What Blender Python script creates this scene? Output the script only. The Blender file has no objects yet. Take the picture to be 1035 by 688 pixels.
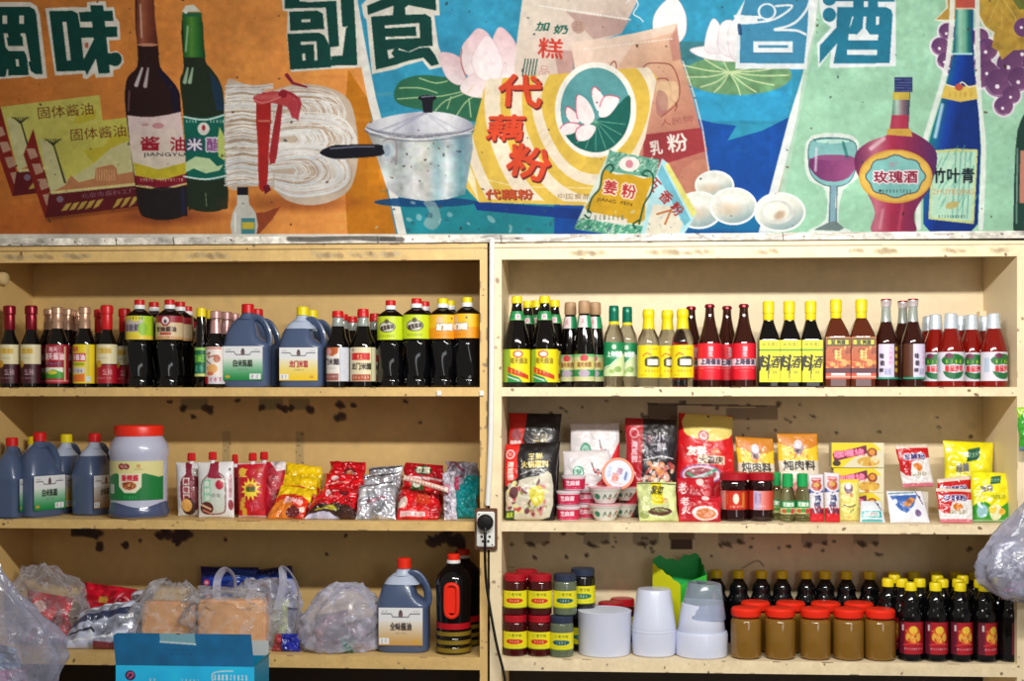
import bpy, bmesh, math, random
import numpy as np
from mathutils import Vector, Matrix, noise
random.seed(7); RNG = np.random.default_rng(7)
C = bpy.context.scene.collection
PI = math.pi
# ------------------------------------------------------------------ camera model (photo 1035 x 688)
F = 1322.0; YAW = math.atan(.0636); DEP = 3.95; DIST = DEP*math.cos(YAW); HZ = 400.0; EYE = 1.5
cs, sn = math.cos(YAW), math.sin(YAW)
def ray_t(px, Y): return (Y+DIST)/(cs+(px-517.5)/F*sn)
def P(px, py, Y=0.0):
    u = (px-517.5)/F; t = ray_t(px, Y)
    return Vector((t*(-sn+u*cs), Y, EYE+t*(HZ-py)/F))
def S(px, Y=0.0): return F/ray_t(px, Y)          # pixels per metre
SH = {1: EYE+.026, 2: EYE-.381, 3: EYE-.791}     # shelf tops
# ------------------------------------------------------------------ materials
def new_mat(name):
    m = bpy.data.materials.new(name); m.use_nodes = True
    nt = m.node_tree; b = nt.nodes['Principled BSDF']
    return m, nt, b
def lin(c): return tuple(((x/255)/12.92 if x/255 <= .04045 else ((x/255+.055)/1.055)**2.4) for x in c)
_mc = {}
def mat(name, col, rough=.4, metal=0, trans=0, ior=1.45, coat=0, bump=0, bscale=60, var=0, alpha=1, sss=0):
    if name in _mc: return _mc[name]
    m, nt, b = new_mat(name)
    c = (*lin(col), 1)
    b.inputs['Base Color'].default_value = c
    b.inputs['Roughness'].default_value = rough; b.inputs['Metallic'].default_value = metal
    b.inputs['Transmission Weight'].default_value = trans; b.inputs['IOR'].default_value = ior
    b.inputs['Coat Weight'].default_value = coat; b.inputs['Coat Roughness'].default_value = .08
    b.inputs['Alpha'].default_value = alpha
    tc = nt.nodes.new('ShaderNodeTexCoord')
    n = nt.nodes.new('ShaderNodeTexNoise'); n.inputs['Scale'].default_value = bscale; n.inputs['Detail'].default_value = 3
    nt.links.new(tc.outputs['Object'], n.inputs['Vector'])
    if bump:
        bp = nt.nodes.new('ShaderNodeBump'); bp.inputs['Strength'].default_value = bump; bp.inputs['Distance'].default_value = .002
        nt.links.new(n.outputs['Fac'], bp.inputs['Height']); nt.links.new(bp.outputs['Normal'], b.inputs['Normal'])
    mx = nt.nodes.new('ShaderNodeMix'); mx.data_type = 'RGBA'
    v = var or .06
    mx.inputs['A'].default_value = tuple(x*(1-v) for x in c[:3])+(1,); mx.inputs['B'].default_value = tuple(min(1, x*(1+v)) for x in c[:3])+(1,)
    nt.links.new(n.outputs['Fac'], mx.inputs['Factor']); nt.links.new(mx.outputs['Result'], b.inputs['Base Color'])
    _mc[name] = m; return m
def cmat(name, rough=.45, metal=0, coat=0, bump=0, bscale=300, spec=.5, alpha=1):
    """material whose base colour is the printed / painted artwork stored per vertex"""
    if name in _mc: return _mc[name]
    m, nt, b = new_mat(name)
    a = nt.nodes.new('ShaderNodeAttribute'); a.attribute_name = 'Col'
    nt.links.new(a.outputs['Color'], b.inputs['Base Color'])
    b.inputs['Roughness'].default_value = rough; b.inputs['Metallic'].default_value = metal
    b.inputs['Coat Weight'].default_value = coat; b.inputs['Coat Roughness'].default_value = .1
    b.inputs['Specular IOR Level'].default_value = spec; b.inputs['Alpha'].default_value = alpha
    if bump:
        tc = nt.nodes.new('ShaderNodeTexCoord')
        n = nt.nodes.new('ShaderNodeTexNoise'); n.inputs['Scale'].default_value = bscale; n.inputs['Detail'].default_value = 4
        nt.links.new(tc.outputs['Object'], n.inputs['Vector'])
        bp = nt.nodes.new('ShaderNodeBump'); bp.inputs['Strength'].default_value = bump; bp.inputs['Distance'].default_value = .003
        nt.links.new(n.outputs['Fac'], bp.inputs['Height']); nt.links.new(bp.outputs['Normal'], b.inputs['Normal'])
    _mc[name] = m; return m
def film_mat(name, col=(225, 225, 235), a0=.28, a1=.85, rough=.12, body=.15):
    """thin plastic film: see-through face-on, whiter and shinier at grazing angles and folds"""
    if name in _mc: return _mc[name]
    m, nt, b = new_mat(name)
    b.inputs['Base Color'].default_value = (*lin(col), 1); b.inputs['Roughness'].default_value = rough
    b.inputs['Specular IOR Level'].default_value = .9
    lw = nt.nodes.new('ShaderNodeLayerWeight'); lw.inputs['Blend'].default_value = .35
    tc = nt.nodes.new('ShaderNodeTexCoord')
    n = nt.nodes.new('ShaderNodeTexNoise'); n.inputs['Scale'].default_value = 22; n.inputs['Detail'].default_value = 5; n.inputs['Distortion'].default_value = 1.2
    nt.links.new(tc.outputs['Object'], n.inputs['Vector'])
    bp = nt.nodes.new('ShaderNodeBump'); bp.inputs['Strength'].default_value = .7; bp.inputs['Distance'].default_value = .006
    nt.links.new(n.outputs['Fac'], bp.inputs['Height']); nt.links.new(bp.outputs['Normal'], b.inputs['Normal'])
    mr = nt.nodes.new('ShaderNodeMapRange'); mr.inputs['To Min'].default_value = a0; mr.inputs['To Max'].default_value = a1
    nt.links.new(lw.outputs['Facing'], mr.inputs['Value'])
    cr = nt.nodes.new('ShaderNodeMapRange'); cr.inputs['From Min'].default_value = .5; cr.inputs['From Max'].default_value = .75; cr.inputs['To Min'].default_value = 0; cr.inputs['To Max'].default_value = body
    nt.links.new(n.outputs['Fac'], cr.inputs['Value'])
    ad = nt.nodes.new('ShaderNodeMath'); ad.operation = 'ADD'; ad.use_clamp = True
    nt.links.new(mr.outputs['Result'], ad.inputs[0]); nt.links.new(cr.outputs['Result'], ad.inputs[1])
    nt.links.new(ad.outputs[0], b.inputs['Alpha'])
    _mc[name] = m; return m
# ------------------------------------------------------------------ painting canvas (artwork is stored as vertex colours)
_tx = {}
def glyphs(s, bold):
    k = (s, bold)
    if k not in _tx:
        c = bpy.data.curves.new('t', 'FONT'); c.body = s; c.size = 1; c.resolution_u = 2; c.offset = bold
        o = bpy.data.objects.new('t', c); m = o.to_mesh(); m.calc_loop_triangles()
        v = np.array([x.co[:2] for x in m.vertices]).reshape(-1, 2)
        t = np.array([x.vertices[:] for x in m.loop_triangles], int).reshape(-1, 3)
        o.to_mesh_clear(); bpy.data.objects.remove(o); bpy.data.curves.remove(c)
        _tx[k] = (v, t)
    return _tx[k]
def spline(pts, n=6, closed=True):
    p = [np.array(q, float) for q in pts]; N = len(p); out = []
    for i in range(N if closed else N-1):
        a, b, c, d = [p[(i+k) % N] if closed else p[min(max(i+k, 0), N-1)] for k in (-1, 0, 1, 2)]
        for j in range(n):
            t = j/n
            out.append(.5*((2*b)+(-a+c)*t+(2*a-5*b+4*c-d)*t*t+(-a+3*b-3*c+d)*t**3))
    if not closed: out.append(p[-1])
    return [tuple(q) for q in out]
def mixc(a, b, t): return tuple(x*(1-t)+y*t for x, y in zip(a, b))
class Cv:
    def __init__(s, x0, y0, x1, y1, res, bg=(255, 255, 255), ss=2):
        s.b = (x0, y0, x1, y1); s.ss = ss
        s.w = max(2, round((x1-x0)*res)); s.h = max(2, round((y1-y0)*res))
        s.W, s.H = s.w*ss, s.h*ss; s.kx = s.W/(x1-x0); s.ky = s.H/(y1-y0)
        s.im = np.zeros((s.H, s.W, 3), np.float32); s.im[:] = np.array(bg)/255
    def box(s, a, b, c, d):
        i0 = max(0, int((a-s.b[0])*s.kx)-1); i1 = min(s.W, int((c-s.b[0])*s.kx)+2)
        j0 = max(0, int((b-s.b[1])*s.ky)-1); j1 = min(s.H, int((d-s.b[1])*s.ky)+2)
        if i1 <= i0 or j1 <= j0: return None
        X, Y = np.meshgrid((np.arange(i0, i1)+.5)/s.kx+s.b[0], (np.arange(j0, j1)+.5)/s.ky+s.b[1])
        return (slice(j0, j1), slice(i0, i1)), X, Y
    def put(s, sl, m, col, X, Y):
        if callable(col): c = np.asarray(col(X, Y))/255
        else: c = np.array(col, float)/255
        m = m[..., None]; s.im[sl] = s.im[sl]*(1-m)+c*m
    def inside(s, pts, X, Y):
        m = np.zeros(X.shape, bool); n = len(pts)
        for i in range(n):
            (xa, ya), (xb, yb) = pts[i], pts[(i+1) % n]
            if ya == yb: continue
            c = (ya > Y) != (yb > Y)
            m ^= c & (X < (xb-xa)*(Y-ya)/(yb-ya)+xa)
        return m
    def poly(s, pts, col, a=1, sm=0, holes=()):
        if sm: pts = spline(pts, sm)
        r = s.box(min(p[0] for p in pts), min(p[1] for p in pts), max(p[0] for p in pts), max(p[1] for p in pts))
        if not r: return
        sl, X, Y = r; m = s.inside(pts, X, Y)
        for h in holes: m &= ~s.inside(h, X, Y)
        s.put(sl, m*float(a), col, X, Y)
    def rect(s, a, b, c, d, col, al=1): s.poly([(a, b), (c, b), (c, d), (a, d)], col, al)
    def ell(s, cx, cy, rx, ry, col, rot=0, a=1, soft=0):
        R = max(rx, ry)*(1+soft); r = s.box(cx-R, cy-R, cx+R, cy+R)
        if not r: return
        sl, X, Y = r; q = math.radians(rot); dx, dy = X-cx, Y-cy
        u = (dx*math.cos(q)+dy*math.sin(q))/rx; v = (-dx*math.sin(q)+dy*math.cos(q))/ry
        d = np.sqrt(u*u+v*v)
        m = np.clip((1+soft-d)/(2*soft), 0, 1) if soft else (d <= 1).astype(float)
        s.put(sl, m*a, col, X, Y)
    def line(s, pts, w, col, a=1, sm=0, soft=0, w2=None):
        if sm: pts = spline(pts, sm, False)
        w2 = w if w2 is None else w2; R = max(w, w2)/2+soft
        r = s.box(min(p[0] for p in pts)-R, min(p[1] for p in pts)-R, max(p[0] for p in pts)+R, max(p[1] for p in pts)+R)
        if not r: return
        sl, X, Y = r; m = np.zeros(X.shape); n = len(pts)-1
        for i in range(n):
            (xa, ya), (xb, yb) = pts[i], pts[i+1]; dx, dy = xb-xa, yb-ya; L = dx*dx+dy*dy or 1e-9
            t = np.clip(((X-xa)*dx+(Y-ya)*dy)/L, 0, 1)
            d = np.hypot(X-xa-t*dx, Y-ya-t*dy); ww = (w+(w2-w)*(i+t)/n)/2
            m = np.maximum(m, np.clip((ww-d)/soft+.5, 0, 1) if soft else (d <= ww))
        s.put(sl, m*a, col, X, Y)
    def text(s, st, cx, cy, h, col, w=None, rot=0, bold=0., ol=None, sh=0, a=1, shadow=None):
        v, t = glyphs(st, 0)
        if len(t) == 0: return
        mn, mx = v.min(0), v.max(0); wd, hg = mx-mn; w = w or wd/hg*h
        p = (v-(mn+mx)/2)/[wd, hg]; p = p*[w, -h]; p[:, 0] -= p[:, 1]*sh
        q = math.radians(rot); p = p@np.array([[math.cos(q), math.sin(q)], [-math.sin(q), math.cos(q)]])
        p = p+[cx, cy]; pad = (ol[0] if ol else 0)+(3 if shadow else 0)+1
        r = s.box(p[:, 0].min()-pad, p[:, 1].min()-pad, p[:, 0].max()+pad, p[:, 1].max()+pad)
        if not r: return
        sl, X, Y = r; m = np.zeros(X.shape, bool); x00, y00 = X[0, 0], Y[0, 0]
        for A, B, D in p[t]:
            i0 = max(0, int((min(A[0], B[0], D[0])-x00)*s.kx)-1); i1 = int((max(A[0], B[0], D[0])-x00)*s.kx)+2
            j0 = max(0, int((min(A[1], B[1], D[1])-y00)*s.ky)-1); j1 = int((max(A[1], B[1], D[1])-y00)*s.ky)+2
            x = X[j0:j1, i0:i1]; y = Y[j0:j1, i0:i1]
            if x.size == 0: continue
            e = [(b[0]-a_[0])*(y-a_[1])-(b[1]-a_[1])*(x-a_[0]) for a_, b in ((A, B), (B, D), (D, A))]
            m[j0:j1, i0:i1] |= ((e[0] >= 0) & (e[1] >= 0) & (e[2] >= 0)) | ((e[0] <= 0) & (e[1] <= 0) & (e[2] <= 0))
        def dil(R):
            o = np.zeros_like(m); kx, ky = int(round(R*s.kx)), int(round(R*s.ky))
            for i in range(-kx, kx+1):
                for j in range(-ky, ky+1):
                    if (i/max(kx, .5))**2+(j/max(ky, .5))**2 <= 1.2: o |= np.roll(np.roll(m, i, 1), j, 0)
            return o
        if bold: m = dil(bold*h*.75)
        if ol: s.put(sl, dil(ol[0])*1., ol[1], X, Y)
        if shadow:
            dx, dy, sc = shadow
            for f in (.33, .66, 1): s.put(sl, np.roll(np.roll(m, int(dx*f*s.kx), 1), int(dy*f*s.ky), 0)*1., sc, X, Y)
        s.put(sl, m*float(a), col, X, Y)
    def tiny(s, x0, y0, x1, y1, col, n=None, a=.8):
        """a line of unreadably small print"""
        n = n or max(2, int((x1-x0)/(y1-y0)*1.1)); st = (x1-x0)/n
        for i in range(n):
            x = x0+i*st; w = st*.75; h = y1-y0
            for k in range(3):
                s.rect(x+RNG.random()*w*.5, y0+h*(k/3+RNG.random()*.1), x+w*(.6+.4*RNG.random()), y0+h*(k/3+.2), col, a)
            s.rect(x+w*(.2+.4*RNG.random()), y0, x+w*.7, y1, col, a)
    def noise(s, amp, cell, box=None, ch=False, oct=2, seed=None, power=1):
        """mottle the paint; cell = size of blotches in canvas units"""
        r = RNG if seed is None else np.random.default_rng(seed)
        b = box or s.b; q = s.box(*b)
        if not q: return
        sl, X, Y = q; tot = 0
        for o in range(oct):
            c = cell/2**o; gw = int((b[2]-b[0])/c)+3; gh = int((b[3]-b[1])/c)+3
            g = r.standard_normal((gh, gw, 1)); g = g+(.22*r.standard_normal((gh, gw, 3)) if ch else 0)
            x = np.clip((X-b[0])/c, 0, gw-2); y = np.clip((Y-b[1])/c, 0, gh-2)
            i = x.astype(int); j = y.astype(int); fx = x-i; fy = y-j
            fx = (fx*fx*(3-2*fx))[..., None]; fy = (fy*fy*(3-2*fy))[..., None]
            tot = tot+(g[j, i]*(1-fx)*(1-fy)+g[j, i+1]*fx*(1-fy)+g[j+1, i]*(1-fx)*fy+g[j+1, i+1]*fx*fy)/1.6**o
        s.im[sl] = np.clip(s.im[sl]*(1+amp*tot), 0, 1)
    def specks(s, n, box, r0, r1, cols, a=.8):
        for _ in range(n):
            r = r0+(r1-r0)*RNG.random()**2
            s.ell(box[0]+(box[2]-box[0])*RNG.random(), box[1]+(box[3]-box[1])*RNG.random(), r*(1+RNG.random()), r, cols[int(RNG.random()*len(cols))], rot=RNG.random()*180, a=a)
    def out(s):
        return np.clip(s.im.reshape(s.h, s.ss, s.w, s.ss, 3).mean((1, 3)), 0, 1)
def grad(c0, c1, x0, y0, x1, y1):
    c0, c1 = np.array(c0, float), np.array(c1, float); dx, dy = x1-x0, y1-y0; L = dx*dx+dy*dy
    return lambda X, Y: c0+(c1-c0)*np.clip(((X-x0)*dx+(Y-y0)*dy)/L, 0, 1)[..., None]
def ramp(stops, x0, y0, x1, y1):
    t = np.array([a for a, _ in stops]); c = np.array([b for _, b in stops], float); dx, dy = x1-x0, y1-y0; L = dx*dx+dy*dy
    def f(X, Y):
        u = np.clip(((X-x0)*dx+(Y-y0)*dy)/L, 0, 1)
        return np.stack([np.interp(u, t, c[:, k]) for k in range(3)], -1)
    return f
# ------------------------------------------------------------------ mesh building
def link(name, me, mats, parent=None, sharp=35):
    o = bpy.data.objects.new(name, me); C.objects.link(o)
    for m in (mats if isinstance(mats, (list, tuple)) else [mats]): me.materials.append(m)
    if sharp is not None:
        me.polygons.foreach_set('use_smooth', [True]*len(me.polygons)); me.set_sharp_from_angle(angle=math.radians(sharp))
    if parent: o.parent = parent
    return o
def mesh(name, verts, faces, cols=None, mi=None):
    me = bpy.data.meshes.new(name); me.from_pydata([tuple(v) for v in verts], [], [tuple(f) for f in faces])
    if mi is not None: me.polygons.foreach_set('material_index', mi)
    if cols is not None: set_cols(me, cols)
    me.update(); return me
def set_cols(me, cols):
    cols = np.asarray(cols, np.float32).reshape(-1, 3)
    a = me.color_attributes.new('Col', 'BYTE_COLOR', 'POINT')
    a.data.foreach_set('color_srgb', np.concatenate([cols, np.ones((len(cols), 1), np.float32)], 1).ravel())
def gridmesh(name, pos, cols=None, flip=False):
    """pos: (h, w, 3) array, row 0 on top"""
    h, w = pos.shape[:2]; n = (h-1)*(w-1)
    me = bpy.data.meshes.new(name); me.vertices.add(h*w); me.vertices.foreach_set('co', pos.astype(np.float32).ravel())
    i = (np.arange(h-1)[:, None]*w+np.arange(w-1)[None]).ravel()
    q = np.stack([i, i+w, i+w+1, i+1], 1)
    if flip: q = q[:, ::-1]
    me.loops.add(n*4); me.loops.foreach_set('vertex_index', q.ravel().astype(np.int32))
    me.polygons.add(n); me.polygons.foreach_set('loop_start', (np.arange(n)*4).astype(np.int32))
    me.update(calc_edges=True)
    if cols is not None: set_cols(me, cols)
    return me
def joinm(name, parts):
    """parts: list of (verts, faces, cols or None) -> one mesh"""
    V, Fc, Cc = [], [], []
    for v, f, c in parts:
        o = len(V); V += [tuple(x) for x in v]; Fc += [tuple(i+o for i in q) for q in f]
        Cc += list(c) if c is not None else [(1, 1, 1)]*len(v)
    return mesh(name, V, Fc, Cc)
def sup(a, p, rx, ry):
    c, s = math.cos(a), math.sin(a); e = 2/p
    return rx*math.copysign(abs(c)**e, c), ry*math.copysign(abs(s)**e, s)
def lathe_geo(prof, n=24, p=2, asp=1, cx=0, cy=0, off=None):
    """prof: (z, r[, p[, dx]]) bottom to top; cross-section is a superellipse of power p, depth = asp*r"""
    V, Fc = [], []
    for k, q in enumerate(prof):
        z, r = q[0], max(q[1], 1e-5); pp = q[2] if len(q) > 2 and q[2] else p; dx = q[3] if len(q) > 3 else 0; ap = q[4] if len(q) > 4 else asp
        for i in range(n):
            x, y = sup(2*PI*(i+.5)/n, pp, r, r*ap); V.append((cx+x+dx, cy+y, z))
    m = len(prof)
    for k in range(m-1):
        for i in range(n):
            j = (i+1) % n; Fc.append((k*n+i, k*n+j, (k+1)*n+j, (k+1)*n+i))
    Fc.append(tuple(range(n))[::-1]); Fc.append(tuple((m-1)*n+i for i in range(n)))
    return V, Fc
def lathe(name, prof, m, parent, sc=1, sharp=35, **kw):
    prof = [(q[0]*sc, q[1]*sc)+tuple(q[2:3])+((q[3]*sc,) if len(q) > 3 else ())+tuple(q[4:]) for q in prof]
    V, Fc = lathe_geo(prof, **kw)
    return link(name, mesh(name, V, Fc), m, parent, sharp)
def box_geo(x0, y0, z0, x1, y1, z1):
    V = [(x0, y0, z0), (x1, y0, z0), (x1, y1, z0), (x0, y1, z0), (x0, y0, z1), (x1, y0, z1), (x1, y1, z1), (x0, y1, z1)]
    return V, [(0, 3, 2, 1), (4, 5, 6, 7), (0, 1, 5, 4), (1, 2, 6, 5), (2, 3, 7, 6), (3, 0, 4, 7)]
def box(name, a, b, m, parent=None, bev=.002):
    V, Fc = box_geo(*a, *b); me = mesh(name, V, Fc)
    if bev:
        bm = bmesh.new(); bm.from_mesh(me)
        bmesh.ops.bevel(bm, geom=bm.edges[:], offset=bev, segments=2, affect='EDGES'); bm.to_mesh(me); bm.free()
    return link(name, me, m, parent)
def tube_geo(pts, r, n=8, flat=1):
    pts = [Vector(q) for q in pts]; V, Fc = [], []; N = len(pts); up = Vector((0, 0, 1))
    t0 = (pts[1]-pts[0]).normalized(); a = t0.orthogonal().normalized()
    for i, q in enumerate(pts):
        t = (pts[min(i+1, N-1)]-pts[max(i-1, 0)]).normalized(); a = (a-t*a.dot(t)).normalized(); b = t.cross(a)
        rr = r[i] if isinstance(r, (list, tuple)) else r
        for k in range(n): V.append(q+a*math.cos(2*PI*k/n)*rr+b*math.sin(2*PI*k/n)*rr*flat)
    for i in range(N-1):
        for k in range(n): j = (k+1) % n; Fc.append((i*n+k, i*n+j, (i+1)*n+j, (i+1)*n+k))
    Fc.append(tuple(range(n))[::-1]); Fc.append(tuple((N-1)*n+k for k in range(n)))
    return V, Fc
def tube(name, pts, r, m, parent=None, n=8, flat=1):
    V, Fc = tube_geo(pts, r, n, flat); return link(name, mesh(name, V, Fc), m, parent)
def spl3(pts, n=6):
    p = [Vector(q) for q in pts]; N = len(p); out = []
    for i in range(N-1):
        a, b, c, d = p[max(i-1, 0)], p[i], p[i+1], p[min(i+2, N-1)]
        for j in range(n):
            t = j/n; out.append(.5*((2*b)+(-a+c)*t+(2*a-5*b+4*c-d)*t*t+(-a+3*b-3*c+d)*t**3))
    return out+[p[-1]]
def wrap(name, cv, m, parent, z0, z1, r0, r1=None, p=2, asp=1, arc=None, rot=0, gap=.0005):
    """label wrapped round a body; arc in degrees; painted canvas cv spans the whole arc"""
    im = cv.out(); h, w = im.shape[:2]; r1 = r0 if r1 is None else r1; arc = math.radians(arc or 150)
    a = -PI/2+rot+(np.linspace(0, 1, w)-.5)*arc; t = np.linspace(1, 0, h)[:, None]
    e = 2/p; c, s_ = np.cos(a), np.sin(a)
    R = (r0+(r1-r0)*t)+gap
    X = R*(np.sign(c)*np.abs(c)**e)[None]; Y = (R-gap)*asp*(np.sign(s_)*np.abs(s_)**e)[None]+gap*np.sign(s_)[None]
    Z = np.broadcast_to(z0+(z1-z0)*t, X.shape)
    return link(name, gridmesh(name, np.stack([X, Y, Z], -1), im), m, parent, None)
def flatlab(name, cv, m, parent, x0, x1, z0, z1, y, tx=None):
    im = cv.out(); h, w = im.shape[:2]
    X, Z = np.meshgrid(np.linspace(x0, x1, w), np.linspace(z1, z0, h))
    return link(name, gridmesh(name, np.stack([X, np.full_like(X, y), Z], -1), im), m, parent, None)
# ------------------------------------------------------------------ object bookkeeping
def empty(name, loc=(0, 0, 0), rz=0):
    o = bpy.data.objects.new(name, None); C.objects.link(o); o.location = loc; o.rotation_euler = (0, 0, rz); o.empty_display_size = .02
    return o
def tag(o, label=None, cat=None, group=None, kind=None):
    if label: o['label'] = label
    if cat: o['category'] = cat
    if group: o['group'] = group
    if kind: o['kind'] = kind
    return o
def kids(o): return [c for c in C.objects if c.parent == o]
def copy_tree(o):
    r = o.copy(); C.objects.link(r)
    for ch in kids(o):
        c = ch.copy(); C.objects.link(c); c.parent = r
        for g in kids(ch):
            d = g.copy(); C.objects.link(d); d.parent = c
    return r
PROTO = {}
def place(kind, px, Y, row, label, cat, group=None, rz=0, z=None, X=None, tilt=0, s=1):
    """stand one product on a shelf; the first of its kind is the modelled one, later ones copies of it"""
    if kind in PROTO: o = copy_tree(PROTO[kind])
    else: o = MAKE[kind](); PROTO[kind] = o
    x = P(px, HZ, Y).x if X is None else X
    o.location = (x, Y, (SH[row] if z is None else z)+.0006); o.rotation_euler = (0, tilt, math.radians(rz)-math.atan2(-x, DIST+Y)*0)
    o.scale = (s, s, s)
    if 'group' in o: del o['group']
    tag(o, label, cat, group); return o
MAKE = {}
def maker(f): MAKE[f.__name__] = f; return f
# ------------------------------------------------------------------ the painted mural over the shelves
def paint_mural():
    c = Cv(-14, -16, 1049, 243, 1.3, (226, 138, 58))
    G = (6, 74, 66); Wt = (226, 222, 210)
    # orange field
    c.rect(-14, -16, 420, 243, grad((205, 120, 48), (245, 158, 74), 0, 100, 330, 60))
    c.noise(.028, 30, (-14, -16, 420, 243), True)
    c.ell(60, 225, 130, 22, (190, 92, 40), a=.5, soft=.5)
    c.poly([(352, 70), (372, 100), (404, 243), (352, 243), (346, 150)], (205, 124, 18))
    # blue field
    c.poly([(358, -16), (830, -16), (812, 70), (776, 243), (402, 243), (372, 100)], grad((52, 160, 200), (36, 140, 176), 0, 0, 0, 235))
    c.poly([(430, 190), (600, 195), (600, 243), (405, 243), (400, 200)], (24, 136, 150))
    c.poly([(680, 42), (750, 42), (750, 70), (680, 75)], (62, 132, 142))
    c.poly([(690, 92), (800, 92), (795, 122), (690, 122)], (44, 160, 208))
    c.poly([(690, 116), (720, 124), (744, 127), (735, 142), (770, 132), (798, 118), (768, 243), (560, 243), (560, 190), (690, 190)], (8, 78, 168))
    c.poly([(700, 225), (770, 215), (764, 243), (600, 243)], (14, 110, 165))
    c.noise(.025, 20, (372, -16, 800, 243), True)
    for _ in range(60):
        x, y = 380+RNG.random()*420, RNG.random()*235
        c.line([(x, y), (x+8+RNG.random()*14, y+RNG.random()*5-2)], 2.5, (80, 185, 215) if y < 120 else (20, 110, 160), .25, soft=2)
    for _ in range(90):
        x, y = -14+380*RNG.random(), RNG.random()*235
        c.line([(x, y), (x+10+RNG.random()*26, y+RNG.random()*6-3)], 3, (250, 178, 96) if RNG.random() < .5 else (206, 116, 44), .13, soft=2)
    # green field
    c.poly([(826, -16), (1060, -16), (1060, 243), (778, 243), (812, 75)], (156, 208, 176))
    c.noise(.022, 22, (778, -16, 1060, 243), True)
    c.poly([(826, -16), (834, -16), (816, 76), (784, 243), (776, 243), (804, 120)], (178, 214, 190))
    c.line([(354, -16), (366, 50), (376, 100), (384, 130), (398, 198), (408, 243)], 8.5, (232, 230, 222))
    c.poly([(819, -16), (829, -16), (823, 30), (812, 74), (805, 120), (785, 200), (776, 243), (764, 243), (776, 200), (797, 120), (813, 70)], (226, 232, 232))
    for _ in range(90):
        x, y = 815+230*RNG.random(), RNG.random()*235
        c.line([(x, y), (x+6+RNG.random()*16, y+RNG.random()*12-6)], 3, (184, 226, 200) if RNG.random() < .5 else (134, 190, 158), .18, soft=2)
    # --- characters
    def glyph(outl, comps, holes, col=G, wh=Wt):
        c.poly(outl, wh)
        for q in comps: c.poly(q, col)
        for q in holes: c.poly(q, wh)
    glyph([(-14, 2.5), (31, 2.5), (38, 7), (40.5, 15), (48, 79), (37, 80), (30, 77), (20, 78.5), (-14, 81)],
          [[(-14, 7), (30, 7), (35.5, 10), (37, 15), (43.5, 75), (36, 75), (31.5, 72), (28, 60), (29.5, 76), (7.5, 76.5), (4, 78), (-14, 77)]],
          [[(3, 16), (7.5, 16), (7.5, 24.5), (3, 24.5)], [(19.8, 16), (24.5, 16), (24.5, 24.5), (19.8, 24.5)],
           [(4, 34), (8, 34), (9, 37.5), (7, 38), (8.5, 46.5), (24, 46.5), (23, 37), (21, 36.5), (21.5, 34), (26, 34), (31, 62), (28.5, 63), (27, 56), (24.5, 51.5), (9, 51.5), (6, 48)],
           [(16, 60), (19, 60), (19.8, 67), (17, 67.3)], [(7.5, 70), (8.5, 70), (8.5, 78), (6, 78)]])
    glyph([(46, 8.5), (74, 7.5), (88, 7.8), (88.5, 2.5), (107, 1.5), (108, 8), (115.5, 7.3), (117, 17.5), (121, 22.5), (122, 40.5), (110.5, 41), (111.5, 53), (118, 51.5), (124, 56), (125.5, 63), (121, 69.5), (115, 71), (115, 77.5), (97, 78.5), (96, 74), (88, 80), (84, 79), (84, 74.5), (56, 76.5)],
          [[(50, 11.5), (73, 11), (79, 14), (81, 25), (85, 61), (86.5, 71.5), (57.5, 72.5)], [(91.5, 5.5), (104.5, 5.5), (111.5, 74), (100, 74.5), (97, 58)],
           [(80, 12.5), (114, 11), (115, 21.5), (81.5, 22.5)], [(80, 28), (118.5, 27), (119, 37.5), (81.5, 38.5)], [(95, 40), (98, 58), (88, 76.5), (86, 70), (84, 62)]],
          [[(63.5, 22.5), (67.5, 22.5), (72, 61), (68, 61.5)], [(83.5, 40), (93, 40), (85, 53)], [(84, 24), (90, 24), (90, 27), (84, 27)]])
    c.ell(116.8, 60, 6.6, 7, G); c.rect(106, 54, 117, 66, G); c.ell(88, 46, 2, 3, (200, 110, 80))
    glyph([(284, -16), (361, -16), (365, 68.5), (337, 69.5), (294, 73), (290, 36), (291, 12), (286, 11)],
          [[(287.5, -16), (303, -16), (303, 1.5), (312, 2.5), (340, 1), (343, 47), (333, 48), (329.5, 8), (327, 8), (288, 9)], [(292.5, 12), (321, 11), (326.5, 14), (328, 29.5), (293.5, 31.5)],
           [(290.5, 34.5), (322, 33), (328, 36), (334, 48), (335, 68), (293.5, 70.5)], [(343.5, -16), (357, -16), (361.5, 66), (335, 66.5), (335, 57), (347.5, 56), (351.5, 28), (346, 27)]],
          [[(305, 20), (313.5, 19.5), (313.5, 22.5), (305, 23)], [(304, 42.5), (320, 42), (321, 61), (318, 61.5), (317.5, 45), (304, 45.5)], [(305.5, 54.5), (308.5, 54), (309, 61), (306, 61.5)], [(344, 28), (351.5, 27), (347.5, 56), (334, 56), (334, 53), (344, 48)]])
    c.line([(351, 29), (347.5, 56)], 2.4, G)
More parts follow.
